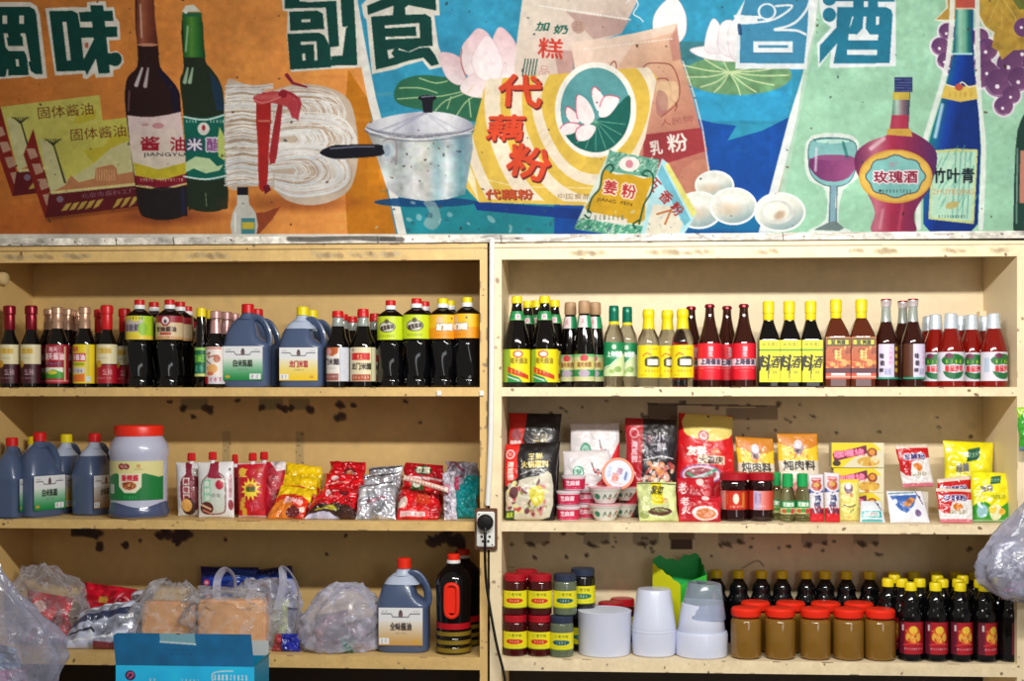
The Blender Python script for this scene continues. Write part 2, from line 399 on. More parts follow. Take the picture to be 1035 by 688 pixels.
    glyph([(365.5, 5.5), (385, -16), (443, -16), (444.5, 16), (439, 16), (443, 46), (451, 67), (434, 70.5), (427, 61.5), (410, 66), (400, 70), (376, 75), (370.5, 20), (368, 18)],
          [[(371, 6), (395, -4), (404, -16), (404, 1), (398, 6), (372, 15.5)], [(400, -16), (440, -16), (441, 11), (413, 5.5), (409.5, 8), (410, 16), (397, 16), (398, 7)],
           [(375, 17), (398, 15.5), (430, 14.5), (436, 18), (437.5, 46.5), (424, 47.5), (413, 52.5), (403, 49), (403, 65), (380, 70.5)], [(400, 50), (414, 53), (424, 48.5), (434, 48), (440, 56), (444, 65), (436, 67), (428, 58.5), (413, 61.5), (402, 65)]],
          [[(389, 26), (424, 23.5), (424.5, 38.5), (390, 40), (390, 37.5), (421, 36.5), (420.5, 27), (389, 28.8)], [(391.5, 51), (398.5, 49.5), (395.5, 54), (398.5, 58), (393, 59.5)]])
    c.noise(.02, 7, (-14, -16, 1049, 78), True)
    # --- boxes of solid soy sauce
    def carton(dx, dy, s, k):
        q = lambda pts: [(x+dx, y+dy) for x, y in pts]
        c.poly(q([(34, 130), (50, 195), (46, 220), (24, 156)]), (140, 38, 30))
        for j in range(4): c.poly(q([(27+j*5.5, 150+j*15.5), (35.5+j*5.5, 150+j*15), (39+j*5.5, 158+j*15.5), (31+j*5.5, 161+j*15.5)]), (196, 158, 132), .9)
        c.poly(q([(50, 195), (141, 187), (143, 208), (46, 220)]), (104, 28, 34))
        c.poly(q([(34, 130), (134, 118), (142, 187), (52, 196)]), grad((202, 196, 96), (214, 206, 84), 34, 130, 130, 190))
        c.poly(q([(52, 196), (44, 160), (40, 140), (52, 145), (68, 182), (95, 165), (112, 150), (124, 143), (136, 146), (142, 187)]), (206, 200, 160), .75)
        c.poly(q([(84, 152), (105, 148), (112, 138), (130, 132), (130, 142), (112, 150), (95, 165)]), (196, 176, 30), .6)
        c.line(q([(54, 144), (66, 184)]), 1.5, (70, 72, 40), 1, w2=2.2)
        for i in range(-3, 4): c.line(q([(54, 147), (54+i*2.6, 142-abs(i)*.6)]), .9, (70, 72, 40)); c.ell(54+dx+i*2.6, 141+dy, .9, .9, (110, 110, 70))
        c.poly(q([(66, 187), (72, 177), (80, 184), (96, 180), (97, 170), (103, 168), (114, 166), (118, 170), (119, 176), (142, 172), (142, 184), (54, 193)]), (190, 110, 70), .8)
        for i in range(8): c.line(q([(98+i*2.5, 171), (98.5+i*2.5, 182)]), .8, (235, 190, 130), .8)
        c.line(q([(54, 194), (142, 185)]), 1.4, (226, 210, 130))
        c.text('固体酱油', 99.5+dx, 134+dy, 12, (120, 62, 22), w=56, rot=-5, bold=.02)
        c.text('北京市酱料工厂', 110+dx, 195+dy, 5, (150, 110, 130), w=56, rot=-6)
        c.ell(61+dx, 201+dy, 3.4, 3.2, (130, 110, 130))
        for j, x in enumerate((62, 70, 78, 86, 94, 114, 122, 130)): c.poly(q([(x, 213-j*.5), (x+5, 206-j), (x+11, 204.5-j), (x+6, 212-j)]), (206, 176, 78), .9)
    carton(-33, -22, 1, 0); carton(0, 0, 1, 1)
    c.line([(48, 221), (140, 210)], 3, (110, 50, 20), .6, soft=3)
    # --- soy sauce bottle
    c.ell(170, 218, 46, 8, (120, 50, 30), a=.6, soft=.5)
    b = [(138.5, -16), (153.5, -16), (157, 20), (160, 45), (162, 67), (170, 77), (181, 92), (183.5, 115), (190, 208), (186, 218), (168, 222), (150, 220), (141, 213), (136, 180), (127, 110), (127, 88), (130, 77), (139, 67), (139, 45), (137, 25)]
    c.poly(b, (52, 26, 24), sm=3)
    c.poly([(138.5, -16), (153.5, -16), (157, 20), (160, 45), (139, 45.5), (137, 25)], ramp([(0, (92, 40, 32)), (.3, (168, 96, 66)), (.6, (132, 66, 44)), (1, (96, 44, 34))], 137, 0, 160, 0))
    c.ell(149.5, 45.5, 10.3, 1.6, (206, 140, 110)); c.line([(142, 5), (143.5, 38)], 1.6, (226, 190, 170), .8, soft=1)
    c.poly([(160, 68), (170, 78), (181, 92), (183, 116), (176, 116), (172, 92), (160, 74)], (28, 22, 58), .8)
    c.line([(144, 69), (138, 86)], 2, (220, 210, 214), .9, w2=4, soft=1); c.line([(150, 69), (147, 87)], 1.6, (220, 210, 214), .8, w2=4, soft=1)
    c.line([(131, 92), (130, 112)], 1, (170, 130, 130), .8, soft=1)
    c.poly([(129, 116.5), (142, 118), (156, 118), (170, 116), (183, 113), (187, 150), (190.5, 184), (178, 188), (165, 189.5), (150, 188.5), (138, 186), (132, 150)], grad((232, 206, 206), (226, 214, 190), 0, 116, 0, 170))
    c.poly([(135, 164), (160, 171), (188, 164), (190, 180), (165, 186), (138, 182)], (204, 186, 34), .95)
    c.poly([(136, 177), (163, 182), (189, 175), (190.5, 184), (165, 190), (138, 186)], (140, 26, 46)); c.line([(138, 187.5), (165, 191.5), (190.5, 185)], 1.5, (222, 190, 120))
    c.text('酱', 152, 145, 14, (176, 22, 50), w=19, bold=.03); c.text('油', 180, 145.5, 14, (176, 22, 50), w=15, bold=.03)
    c.text('JIANGYU', 166, 156.5, 5, (24, 24, 50), w=42, bold=.02)
    c.ell(160, 127, 6, 3, (200, 130, 140), a=.8); c.ell(147, 126, 4, 1.5, (210, 160, 160)); c.tiny(142, 180, 186, 183, (226, 190, 170))
    c.poly([(141, 192), (189, 190), (190, 208), (186, 218), (168, 222), (150, 220), (143, 212)], (38, 34, 36), .9, sm=2); c.line([(185, 192), (186, 214)], 4, (40, 44, 96), .6, soft=3)
    # --- rice vinegar bottle
    c.poly([(184, 20), (203, 18), (206, 38), (208, 62), (214, 70), (223, 84), (227, 108), (231, 200), (226, 211), (210, 214), (194, 211), (190, 205), (186, 120), (182, 82), (186, 68)], (38, 52, 36), sm=3)
    c.poly([(184, 15), (204, 13), (205, 34), (208, 58), (186, 58), (186, 34)], ramp([(0, (24, 88, 44)), (.4, (88, 152, 58)), (.75, (40, 110, 50)), (1, (20, 70, 36))], 184, 0, 208, 0))
    c.poly([(184, 12), (188, 6), (196, 5), (203, 12)], (222, 224, 208)); c.rect(185, 13, 203, 17, (40, 110, 70)); c.ell(188, 12, 2, 2, (235, 235, 225))
    c.line([(190, 27), (188, 52)], 1.6, (190, 226, 190), .8, soft=1)
    c.line([(190, 69), (187, 83)], 2, (190, 226, 190), .8, w2=4, soft=1); c.line([(195, 69), (192, 83)], 1.6, (190, 226, 190), .8, w2=4, soft=1)
    c.poly([(212, 72), (223, 86), (227, 112), (219, 112), (214, 86)], (26, 60, 96), .8)
    c.poly([(185, 116), (196, 118.5), (208, 119), (220, 117), (229, 114), (232, 178), (222, 181), (210, 182), (198, 181), (190, 179)], (12, 108, 92))
    for y0, y1 in ((118, 115), (178, 177)): c.line([(186, y0), (208, y0+3), (230, y1)], 1.6, (206, 232, 226), sm=4)
    c.ell(206, 130, 6, 6.4, (228, 226, 220)); c.ell(206, 129, 1.8, 3, (190, 40, 50))
    c.text('米', 197, 146, 12, (236, 232, 240), w=15, bold=.03, ol=(1, (70, 60, 110))); c.text('醋', 216, 146, 13, (150, 90, 150), w=14, bold=.02, ol=(1, (226, 224, 236)))
    c.poly([(188, 164), (198, 158), (212, 160), (220, 168), (226, 166), (222, 172), (208, 175), (196, 170), (188, 174)], (196, 222, 168)); c.poly([(222, 128), (228, 140), (227, 162), (221, 158), (220, 142)], (198, 214, 112))
    c.tiny(188, 121, 200, 124, (200, 226, 220)); c.tiny(212, 121, 228, 124, (200, 226, 220)); c.line([(208, 195), (209, 208)], 1, (150, 180, 140), .6)
    # --- bundle of noodles
    c.ell(300, 205, 60, 8, (150, 70, 30), a=.6, soft=.5)
    c.poly([(228, 88), (245, 84), (270, 92), (300, 85), (330, 88), (352, 100), (360, 125), (362, 160), (354, 190), (335, 203), (312, 207), (290, 202), (272, 188), (250, 188), (230, 184)], (206, 186, 166), sm=4)
    for k in range(240):
        f = RNG.random(); y = 86+100*f; cc = [(240, 236, 228), (226, 222, 220), (246, 244, 238), (176, 142, 112), (214, 222, 228)][int(RNG.random()*5)]
        a_ = 3*RNG.random(); c.line([(227+RNG.random()*4, y+a_), (245, y-a_*.5), (258, y+2*RNG.random()), (276, y+4*RNG.random()-2)], .9, cc, .85, sm=3)
    for cy0, hh_, ex0 in ((112, 26, 352), (140, 30, 361), (172, 30, 356)):
        for k in range(95):
            f = RNG.random(); rx = (ex0-280)*(.25+.75*f); ry = hh_*(.15+.85*f*RNG.random()**.4); jx = 3*RNG.random()
            cc = [(244, 240, 232), (234, 230, 228), (212, 200, 190), (186, 150, 120), (250, 248, 242), (222, 230, 236)][int(RNG.random()*6)]
            c.line([(276, cy0-ry*.7+jx), (294, cy0-ry+jx), (280+rx*.8, cy0-ry*.8), (280+rx, cy0+jx), (280+rx*.86, cy0+ry*.75), (300, cy0+ry), (278, cy0+ry*.7)], .9, cc, .8, sm=4)
    c.poly([(259, 100), (274, 98), (272, 150), (270, 188), (262, 190), (261, 150)], (186, 36, 34), sm=2); c.poly([(282, 100), (286, 104), (280, 158), (276, 165), (272, 158)], (176, 40, 50), sm=2)
    c.poly([(256, 98), (275, 92), (292, 96), (300, 104), (296, 120), (290, 108), (272, 104), (262, 106)], (206, 70, 74), sm=3); c.line([(262, 122), (272, 122)], 2, (220, 120, 100)); c.line([(290, 76), (296, 84), (310, 88)], 4, (150, 30, 60), w2=2); c.line([(286, 92), (296, 96), (303, 104), (300, 118)], 3.5, (184, 44, 60), sm=4); c.line([(286, 94), (276, 98), (260, 98)], 4, (214, 96, 96), .9, sm=3); c.ell(286, 95, 4.5, 4, (160, 26, 44)); c.line([(256, 100), (266, 104), (284, 98)], 1.2, (240, 160, 150), .7, sm=3)
    c.poly([(291, 104), (304, 98), (302, 122), (295, 118)], (196, 60, 76), .9); c.poly([(266, 188), (272, 186), (274, 192), (268, 196)], (120, 20, 40))
    # small bottle
    c.poly([(252, 215), (268, 214), (284, 208), (275, 222), (262, 236), (252, 236)], (150, 62, 34), .85)
    c.poly([(240, 196), (251, 196), (252, 206), (259, 216), (259, 238), (235, 238), (235, 216), (240, 206)], (206, 206, 196), sm=2); c.rect(240, 189, 251, 197, (26, 24, 34)); c.rect(244, 220, 258, 236, (70, 140, 150)); c.rect(245, 224, 257, 231, (212, 190, 60))
    c.line([(238, 215), (238, 234)], 1.5, (245, 245, 240), .9)
    # --- leaves
    GL = (46, 112, 82)
    c.poly([(398, 96), (405, 82), (425, 76), (450, 78), (490, 84), (500, 118), (470, 122), (430, 112), (405, 106)], GL, sm=4)
    for p in ([(404, 89), (425, 89), (442, 94)], [(402, 100), (430, 98), (447, 97), (470, 92)], [(424, 79), (440, 84), (452, 82)], [(440, 112), (450, 102), (468, 95)], [(462, 116), (470, 104), (478, 98)], [(452, 110), (456, 98)], [(476, 118), (474, 100)]): c.line(p, 1.2, (176, 206, 150), .9, sm=3)
    c.ell(745, 76, 55, 20, (112, 160, 112)); c.noise(.05, 8, (690, 56, 800, 97), True)
    for q in ((690, 66), (694, 78), (708, 88), (722, 93), (748, 96), (764, 93), (782, 86), (797, 76), (796, 66), (780, 60), (730, 59), (712, 60)):
        c.line([(737, 73), ((737+q[0])/2+3*RNG.random(), (73+q[1])/2+2), q], 1.4, (206, 226, 170), .9, sm=3)
    # --- lotus, left
    def petal(pts, a=(250, 240, 240), b=(236, 196, 204)):
        xs = [p[0] for p in pts]; ys = [p[1] for p in pts]
        c.poly(pts, grad(a, b, min(xs), max(ys), max(xs)*.5+min(xs)*.5, min(ys)), sm=5)
        c.line(spline(pts, 5)+[spline(pts, 5)[0]], .7, (220, 176, 190), .6)
    petal([(445, 54), (463, 57), (471, 72), (467, 85), (458, 84), (449, 74)]); petal([(466, 66), (467, 48), (474, 38), (484, 29), (496, 38), (500, 60), (480, 80)])
    petal([(499, 37), (507, 28), (522, 46), (523, 76), (507, 80), (495, 60)]); petal([(466, 92), (468, 82), (480, 74), (492, 80), (500, 90), (494, 98), (478, 98)], b=(240, 214, 216)); petal([(490, 37), (478, 56), (478, 68), (486, 80), (504, 80), (508, 62), (499, 42)], b=(246, 226, 232))
    c.line([(467, 50), (466, 62), (470, 76)], 1.2, (180, 70, 60), .7, sm=3)
    # --- lotus, right + bud
    petal([(660, 30), (663, 12), (680, -3), (692, 12), (693, 33), (684, 44), (668, 40)], (240, 232, 232), (250, 246, 246))
    for q in ([(697, 51), (712, 47), (730, 50), (748, 62), (716, 60)], [(713, 52), (714, 34), (721, 19), (729, 30), (730, 52)], [(727, 52), (726, 34), (731, 22), (742, 24), (742, 56)], [(738, 56), (736, 30), (748, 18), (749, 60)]): petal(q, (236, 232, 236), (246, 244, 246))
    BL = (62, 142, 182); Wb = (226, 234, 238)
    glyph([(750, -16), (823, -16), (817, 30), (815.5, 70), (743, 69.5), (746, 22), (742, 18.5), (754, -2)], [[(758, -16), (818, -16), (816, 30), (812.5, 64.5), (747.5, 64), (748, 25), (766, 24), (765, 18), (748, 16)]], [], BL, Wb)
    c.line([(743, 16.8), (768, 18)], 3, Wb); c.line([(784, 6.5), (800.5, 6), (792, 14.5), (776, 21.5), (747, 23.5)], 2.1, Wb, sm=3)
    c.line([(747, 26), (748, 34)], 4, (20, 60, 110), .8)
    c.ell(775, 12, 9.3, 8.5, Wb); c.ell(775, 12, 7.3, 6.8, BL)
    c.line([(820, -8), (816, 8), (806, 21), (795, 27), (783, 30.3), (804, 31), (814, 35)], 2.4, Wb, sm=4)
    c.rect(761.5, 42, 801, 53.3, Wb); c.rect(766.5, 46, 796.5, 48.6, BL); c.line([(762, 54), (800, 54)], 1, (60, 80, 120), .7)
    BT = (30, 124, 156)
    glyph([(826, -16), (905, -16), (905, 67), (838, 69), (840, 52), (827, 69), (825.5, 44), (840, 28), (832, 22), (829, 12)],
          [[(846, 7.5), (895, 7.5), (900.5, 10), (902, 15), (899, 64), (842, 64.5), (846, 44), (828, 64.5), (828.5, 46), (845, 28)], [(842, -16), (904, -16), (904, 2), (842, 1.5)], [(862, 0), (873, 0), (873, 9), (862, 9)], [(877, 0), (887, 0), (887, 9), (877, 9)]],
          [[(861, 17), (862.5, 17), (860, 25), (858, 29)], [(872.5, 17), (875.5, 17), (874.5, 29), (879, 35), (887.5, 35), (887, 41), (857, 41), (857.5, 34.5), (866, 35), (871.5, 29)], [(885, 17), (888.5, 17), (888, 25), (885, 25.5)], [(856, 50.3), (886.5, 50.3), (886, 55.8), (856, 55.5)]], BT, Wb)
    c.ell(838, 0, 6.8, 6, BT); c.ell(838, 15.2, 6.8, 7.2, BT)
    # --- milk cake bag
    c.poly([(530, -16), (648, -16), (643, 4), (634, 21), (628, 34), (606, 41), (580, 48), (578, 82), (519, 82), (522, 45)], grad((238, 226, 208), (216, 188, 176), 530, 0, 600, 80))
    c.poly([(572, 12), (636, 21), (628, 34), (600, 40)], (192, 156, 148), .8); c.poly([(560, 50), (582, 52), (582, 82), (565, 82)], (190, 140, 132), .7)
    for i in range(26): c.line([(545+i*3.6, 6+i*.55), (547+i*3.6, 6.4+i*.55)], 1.2, (250, 248, 240))
    c.line([(632, 4), (640, -2), (645, 5), (640, 14), (646, 18), (650, 22)], 1, (245, 245, 240), sm=3)
    c.text('加', 548.5, 27, 9, (30, 110, 92), w=13, sh=.25, bold=.03); c.text('奶', 567, 30, 9, (30, 110, 92), w=14, sh=.25, bold=.03); c.ell(584.5, 27, 7, 7.2, (196, 160, 146)); c.text('品', 584.5, 27, 9, (170, 130, 120))
    c.text('糕', 556.5, 49, 20, (214, 62, 48), w=25, bold=.03, rot=4); c.text('品', 550, 72, 11, (206, 150, 136))
    for i in range(5): c.line([(531+i*3, 60), (528+i*3, 77)], 1.3, (34, 96, 84))
    # --- milk powder bag
    b2 = [(577, 43), (610, 40), (640, 34), (684, 24), (688, 60), (700, 98), (708, 130), (716, 170), (718, 192), (700, 200), (640, 190), (600, 80), (582, 76)]
    c.poly(b2, ramp([(0, (236, 206, 184)), (.35, (222, 170, 138)), (.7, (196, 124, 104)), (1, (188, 110, 92))], 600, 30, 700, 200))
    c.poly([(577, 43), (640, 34), (682, 25), (684, 32), (640, 44), (620, 75), (582, 76)], (240, 216, 200), .6); c.poly([(684, 26), (689, 60), (680, 62), (676, 42)], (190, 120, 112), .6)
    for i in range(24): c.line([(590+i*3.8, 50-i*.45), (592+i*3.8, 49.8-i*.45)], 1, (244, 232, 220))
    for p in ([(615, 74), (617, 66), (621, 62), (623, 68), (620, 74)], [(650, 68), (656, 64), (668, 64), (678, 66), (684, 76), (687, 90), (684, 104), (676, 112), (668, 118)], [(664, 80), (674, 80), (678, 92), (676, 108)], [(650, 72), (654, 80)], [(678, 100), (684, 106), (682, 112)]): c.line(p, 1.2, (142, 58, 50), .8, sm=4)
    c.poly([(664, 84), (676, 82), (684, 84), (686, 98), (680, 106), (670, 112), (664, 100)], (232, 196, 150), .8, sm=3); c.poly([(664, 92), (674, 96), (674, 112), (664, 116)], (150, 92, 100), .5, sm=3)
    c.text('人民牌', 684, 122, 7, (170, 90, 80), w=34, rot=-8)
    c.poly([(650, 136), (708, 129), (715, 152), (664, 168), (650, 165)], (168, 56, 62)); c.text('乳', 663, 149, 14, (236, 226, 216), w=12, rot=-8, bold=.02); c.text('粉', 684.5, 144, 18, (238, 230, 220), w=20, rot=-8, bold=.03)
    c.poly([(690, 170), (712, 160), (717, 180), (700, 198), (680, 200)], (206, 140, 112), .6, sm=2)
    c.line([(690, 62), (702, 98), (710, 130), (719, 190)], 1.6, (236, 220, 212), .8)
    # --- eggs
    for cx, cy, rx, ry in ((722, 187, 18, 13), (706, 212, 22, 17), (741, 208, 22, 17), (788, 214, 24, 18)):
        c.ell(cx, cy, rx+2, ry+2, (240, 244, 240)); c.ell(cx, cy, rx, ry, ramp([(0, (236, 238, 228)), (.5, (220, 222, 210)), (.8, (170, 188, 186)), (1, (140, 164, 170))], cx-6, cy-ry, cx+6, cy+ry)); c.ell(cx-3, cy-ry*.35, rx*.5, ry*.3, (250, 250, 244), a=.8, soft=.6); c.ell(cx-4, cy+3, rx*.5, ry*.35, (216, 186, 156), a=.6, soft=.6)
    c.ell(785, 214, 17, 12, (210, 214, 206)); c.ell(784, 213, 13, 9, (240, 236, 224)); c.ell(788, 217, 6, 4, (190, 166, 140), rot=-30, soft=.4)
    c.ell(702, 236, 60, 4, (10, 60, 140), a=.5, soft=.5)
    # --- lotus powder carton
    c.poly([(478, 203), (592, 211), (590, 222), (482, 212)], (10, 58, 140))
    bx = [(492, 80), (655, 68), (664, 78), (652, 140), (638, 176), (606, 208), (484, 204), (466, 184), (468, 172)]
    YL = (230, 192, 74); WH = (240, 226, 208)
    c.poly(bx, YL)
    q = c.box(464, 66, 668, 214); sl, X, Y = q; m = c.inside(bx, X, Y)
    d = np.hypot((X-602)/1.0, (Y-(112))/1.12); ang = .05*(X-602)*0
    for r0, r1, cc in ((128, 138, WH), (96, 112, WH), (74, 86, WH), (54, 64, WH)):
        wob = 3*np.sin(np.arctan2(Y-112, X-602)*3); s_ = m & (d+wob > r0) & (d+wob < r1) & (Y < 186+.03*X); c.put(sl, s_*.92, cc, X, Y)
    for _ in range(40): x, y = 470+170*RNG.random(), 80+100*RNG.random(); c.line([(x, y), (x+6, y-8)], 1.5, (216, 168, 60), .2, soft=1)
    c.poly([(468, 172), (484, 204), (480, 180), (472, 160)], (244, 232, 204), .8); c.line([(470, 176), (520, 188), (600, 190)], 1, (246, 230, 190), .7)
    c.ell(602, 111, 41, 48, (244, 240, 230)); c.ell(602, 111, 35.5, 42.5, (90, 160, 164)); 
    c.poly([(570, 128), (590, 128), (620, 110), (636, 96), (637, 115), (632, 134), (620, 148), (604, 154), (586, 150), (574, 140)], (18, 104, 94), sm=3)
    for a_ in range(9): t = math.radians(10+a_*20); c.line([(602, 122), (602+30*math.cos(t), 120+32*math.sin(t))], .8, (120, 190, 160), .8)
    for q_ in ([(598, 96), (600, 88), (606, 92), (612, 104), (604, 112)], [(606, 108), (612, 97), (626, 100), (616, 116), (606, 118)], [(572, 116), (573, 108), (580, 112), (586, 122), (578, 124)], [(566, 130), (574, 124), (586, 126), (580, 134), (570, 136)], [(584, 142), (582, 132), (590, 126), (602, 128), (596, 140)], [(584, 120), (582, 106), (584, 96), (594, 102), (601, 118), (594, 126)]):
        c.poly(q_, (248, 234, 234), sm=4); c.line(spline(q_, 4)[:9], 1.1, (214, 70, 110), .9)
    RD = (226, 74, 40); DK = (110, 30, 40)
    c.text('代', 526, 92, 31, RD, w=43, rot=4, bold=.05, shadow=(1.5, 2, DK)); c.text('藕', 511, 129, 26, RD, w=37, bold=.045, sh=.15, shadow=(1.5, 2, DK)); c.text('粉', 535, 164, 32, RD, w=42, rot=14, bold=.05, shadow=(1.5, 2, DK))
    c.text('代藕粉', 514.5, 196, 10, (206, 84, 40), w=48, bold=.03, shadow=(1, 1, DK)); c.text('中国食品', 580, 198, 6, (150, 120, 70), w=32)
    # --- five spice packet
    c.poly([(669, 160), (674, 164), (704, 216), (690, 238), (645, 240), (656, 196)], (176, 222, 230)); c.poly([(675, 164), (704, 214), (700, 220), (672, 168)], (226, 222, 120)); c.poly([(669, 166), (698, 222), (692, 228), (664, 176)], (110, 184, 204))
    c.poly([(660, 206), (678, 208), (690, 226), (686, 236), (652, 236)], (236, 222, 196), .9)
    for s_, x, y in (('五', 661, 186), ('香', 673, 199), ('粉', 684, 211)): c.text(s_, x, y, 12, (176, 44, 40), w=12, rot=48, bold=.04)
    c.line([(664, 216), (678, 212), (672, 226)], 2, (196, 110, 50)); c.specks(12, (650, 212, 690, 236), .5, 1.2, [(120, 160, 170)])
    # --- ginger powder packet
    pk = [(616, 152), (666, 161), (646, 241), (580, 231)]
    c.poly(pk, (216, 226, 210))
    c.poly([(616, 152), (666, 161), (662, 180), (610, 172)], (106, 170, 146)); c.poly([(586, 220), (650, 228), (646, 241), (580, 231)], (90, 172, 140))
    for _ in range(260):
        t, u = RNG.random(), RNG.random(); v = .22*u if RNG.random() < .5 else .86+.14*u
        x = 616+50*t+(-36+16*t)*v; y = 152+9*t+(79+1*t)*v; c.line([(x, y), (x+1.5, y-1.5)], .8, [(220, 240, 220), (30, 110, 90)][int(RNG.random()*2)], .8)
    c.poly([(594, 214), (598, 200), (606, 190), (610, 172), (622, 176), (636, 176), (650, 180), (660, 180), (654, 196), (652, 206), (646, 226)], (212, 164, 26), sm=3)
    for p in ([(594, 214), (598, 200), (606, 190), (609, 174), (616, 166), (620, 170), (617, 174)], [(646, 226), (651, 206), (658, 194), (660, 178), (654, 172), (649, 176), (654, 178)], [(594, 212), (598, 216), (595, 220), (591, 217)], [(646, 222), (640, 226), (642, 230)]): c.line(p, 1.8, (20, 84, 66), sm=4)
    c.ell(636, 165.5, 10.5, 7.5, (238, 232, 224)); c.ell(636, 165.5, 3.8, 4.2, (206, 110, 130), a=.8)
    c.text('姜', 617, 189, 14, (190, 44, 50), w=13, rot=8, bold=.03, ol=(1, (246, 226, 200))); c.text('粉', 635.5, 193, 14, (190, 44, 50), w=14, rot=8, bold=.03, ol=(1, (246, 226, 200)))
    c.text('JIANG  FEN', 621, 204, 4.5, (70, 50, 20), w=36, rot=9); c.poly([(598, 214), (634, 221), (633, 228), (596, 221)], (232, 226, 214), .9); c.tiny(600, 217, 632, 222, (120, 130, 120))
    # --- wine glass
    c.poly([(820, 137), (862, 137), (869, 160), (866, 180), (852, 192), (847, 224), (860, 234), (816, 234), (834, 222), (834, 192), (818, 182), (813, 162)], (216, 228, 220), sm=3)
    gb = [(822, 141), (861, 142), (865, 160), (862, 178), (852, 187), (834, 187), (821, 178), (817, 162)]
    c.poly(gb, (130, 190, 190), sm=3); c.poly([(818, 160), (863, 159), (862, 174), (852, 182), (836, 183), (823, 176)], grad((120, 50, 110), (160, 80, 130), 818, 0, 862, 0), sm=2); c.ell(842, 159, 20, 3, (150, 80, 130))
    c.ell(841.5, 142, 19, 3.2, (60, 130, 136)); c.ell(841.5, 142.6, 17.5, 2.3, (180, 222, 210)); c.line([(825, 150), (824, 172)], 2.5, (226, 220, 236), .7, soft=1.5); c.line([(852, 144), (856, 158)], 3, (30, 110, 110), .7, soft=1)
    c.line(spline(gb, 5)+[spline(gb, 5)[0]], .9, (40, 90, 100), .9)
    c.poly([(839, 187), (846, 187), (844, 206), (846, 224), (837, 224), (838, 206)], (130, 170, 184)); c.poly([(822, 232), (838, 224), (845, 223), (853, 230), (848, 233)], (110, 130, 130)); c.line([(839, 188), (838, 224)], .8, (40, 70, 90)); c.line([(846, 188), (845, 223)], .8, (40, 70, 90))
    # --- grapes and leaf
    gs = [(957, 32, 8.5), (950, 47, 9), (955, 61, 8), (960, 68, 7), (990, 38, 9), (997, 50, 11), (993, 64, 9), (998, 72, 10), (991, 82, 7), (1032, 28, 10), (1034, 52, 12), (1020, 65, 13), (1009, 84, 14), (1030, 80, 12), (1022, 96, 9), (1014, 107, 9.5), (1045, 66, 12)]
    for x, y, r in gs: c.ell(x, y, r+2, r+2, (222, 214, 224))
    c.poly([(944, 21), (956, 8), (953, -16), (1060, -16), (1060, 40), (1046, 52), (1024, 54), (1012, 63), (1008, 55), (1000, 50), (1002, 34), (994, 28), (990, 22), (984, 10), (966, 24)], (222, 222, 200))
    c.poly([(946, 20), (958, 8), (956, -16), (975, -16), (975, 20)], (186, 148, 62))
    for x, y, r in gs:
        c.ell(x, y, r, r, grad((92, 54, 104), (132, 84, 124), x-r, y-r, x+r, y+r)); c.ell(x-r*.1, y+r*.25, r*.16, r*.16, (240, 230, 240)); c.line([(x-r*.9, y+r*.2), (x-r*.4, y+r*.85), (x+r*.4, y+r*.85)], .9, (206, 180, 206), .6, sm=3)
    c.poly([(987, -16), (1060, -16), (1060, 36), (1044, 50), (1024, 51), (1012, 61), (1009, 52), (1002, 48), (1005, 33), (996, 27), (992, 20), (986, 8)], (184, 148, 56)); c.poly([(1012, -16), (1060, -16), (1060, 8), (1030, 10)], (104, 112, 52)); c.noise(.06, 8, (985, -16, 1049, 50), True)
    for p in ([(1010, 0), (1003, 12), (1000, 22)], [(1014, 0), (1026, 18), (1030, 38)], [(1012, 4), (1012, 30)]): c.line(p, .9, (214, 184, 96), .8)
    c.ell(1034, 28, 9.5, 9.5, (110, 66, 116)); c.ell(1032, 28, 1.5, 1.5, (240, 230, 240))
    # --- green bamboo liquor bottle
    c.line([(963, -16), (958, 60), (938, 130), (929, 165), (928, 230)], 5, (226, 232, 226), .9, sm=3); c.line([(987, -16), (988, 60), (990, 110), (994, 150), (991, 230)], 5, (226, 232, 226), .9, sm=3)
    bb = [(967, -16), (983, -16), (983, 8), (984, 60), (986, 90), (989, 115), (991, 150), (988, 226), (980, 235), (960, 237), (940, 234), (933, 226), (933, 165), (942, 130), (955, 88), (962, 60), (966, 8)]
    c.poly(bb, ramp([(0, (16, 90, 180)), (.18, (120, 190, 220)), (.3, (10, 70, 160)), (.55, (16, 120, 130)), (.8, (14, 66, 170)), (1, (10, 50, 130))], 940, 0, 990, 10))
    c.poly([(967, 8), (982, 8), (982, 54), (963, 54)], ramp([(0, (30, 110, 120)), (.3, (150, 206, 180)), (.6, (110, 176, 150)), (.8, (20, 110, 116)), (1, (30, 90, 110))], 964, 0, 983, 0)); c.line([(963, 54.5), (982, 54.5)], 1.6, (170, 220, 224))
    c.rect(966, -16, 985, 9, (196, 84, 70)); c.line([(966, 9), (984, 9)], 1.5, (232, 200, 170))
    c.poly([(955, 85), (968, 88), (986, 86), (988, 100), (970, 103), (951, 99)], (222, 190, 84)); c.line([(955, 85), (966, 88), (972, 83), (979, 88), (987, 86)], 1.2, (240, 228, 200), sm=3); c.ell(969, 88, 4.2, 3.6, (190, 84, 66)); c.tiny(958, 93, 984, 98, (190, 150, 60), a=.5)
    c.line([(952, 106), (945, 138)], 3.5, (200, 226, 240), .8, soft=2)
    c.poly([(942, 152), (966, 150), (988, 151), (984, 226), (938, 221)], (196, 206, 130)); c.poly([(944, 154), (986, 153), (982, 223), (940, 219)], (176, 216, 190))
    for _ in range(26): x = 944+40*RNG.random(); y = 154+60*RNG.random(); c.line([(x, y), (x+4, y-9)], 1.2, (90, 170, 150), .6)
    for i in range(4): c.line([(966+i*5, 154), (962+i*5, 220)], 1.5, (70, 150, 146), .5)
    for s_, x in (('竹', 949), ('叶', 963.5), ('青', 978)): c.text(s_, x, 177, 15, (24, 34, 44), w=12.5, bold=.02)
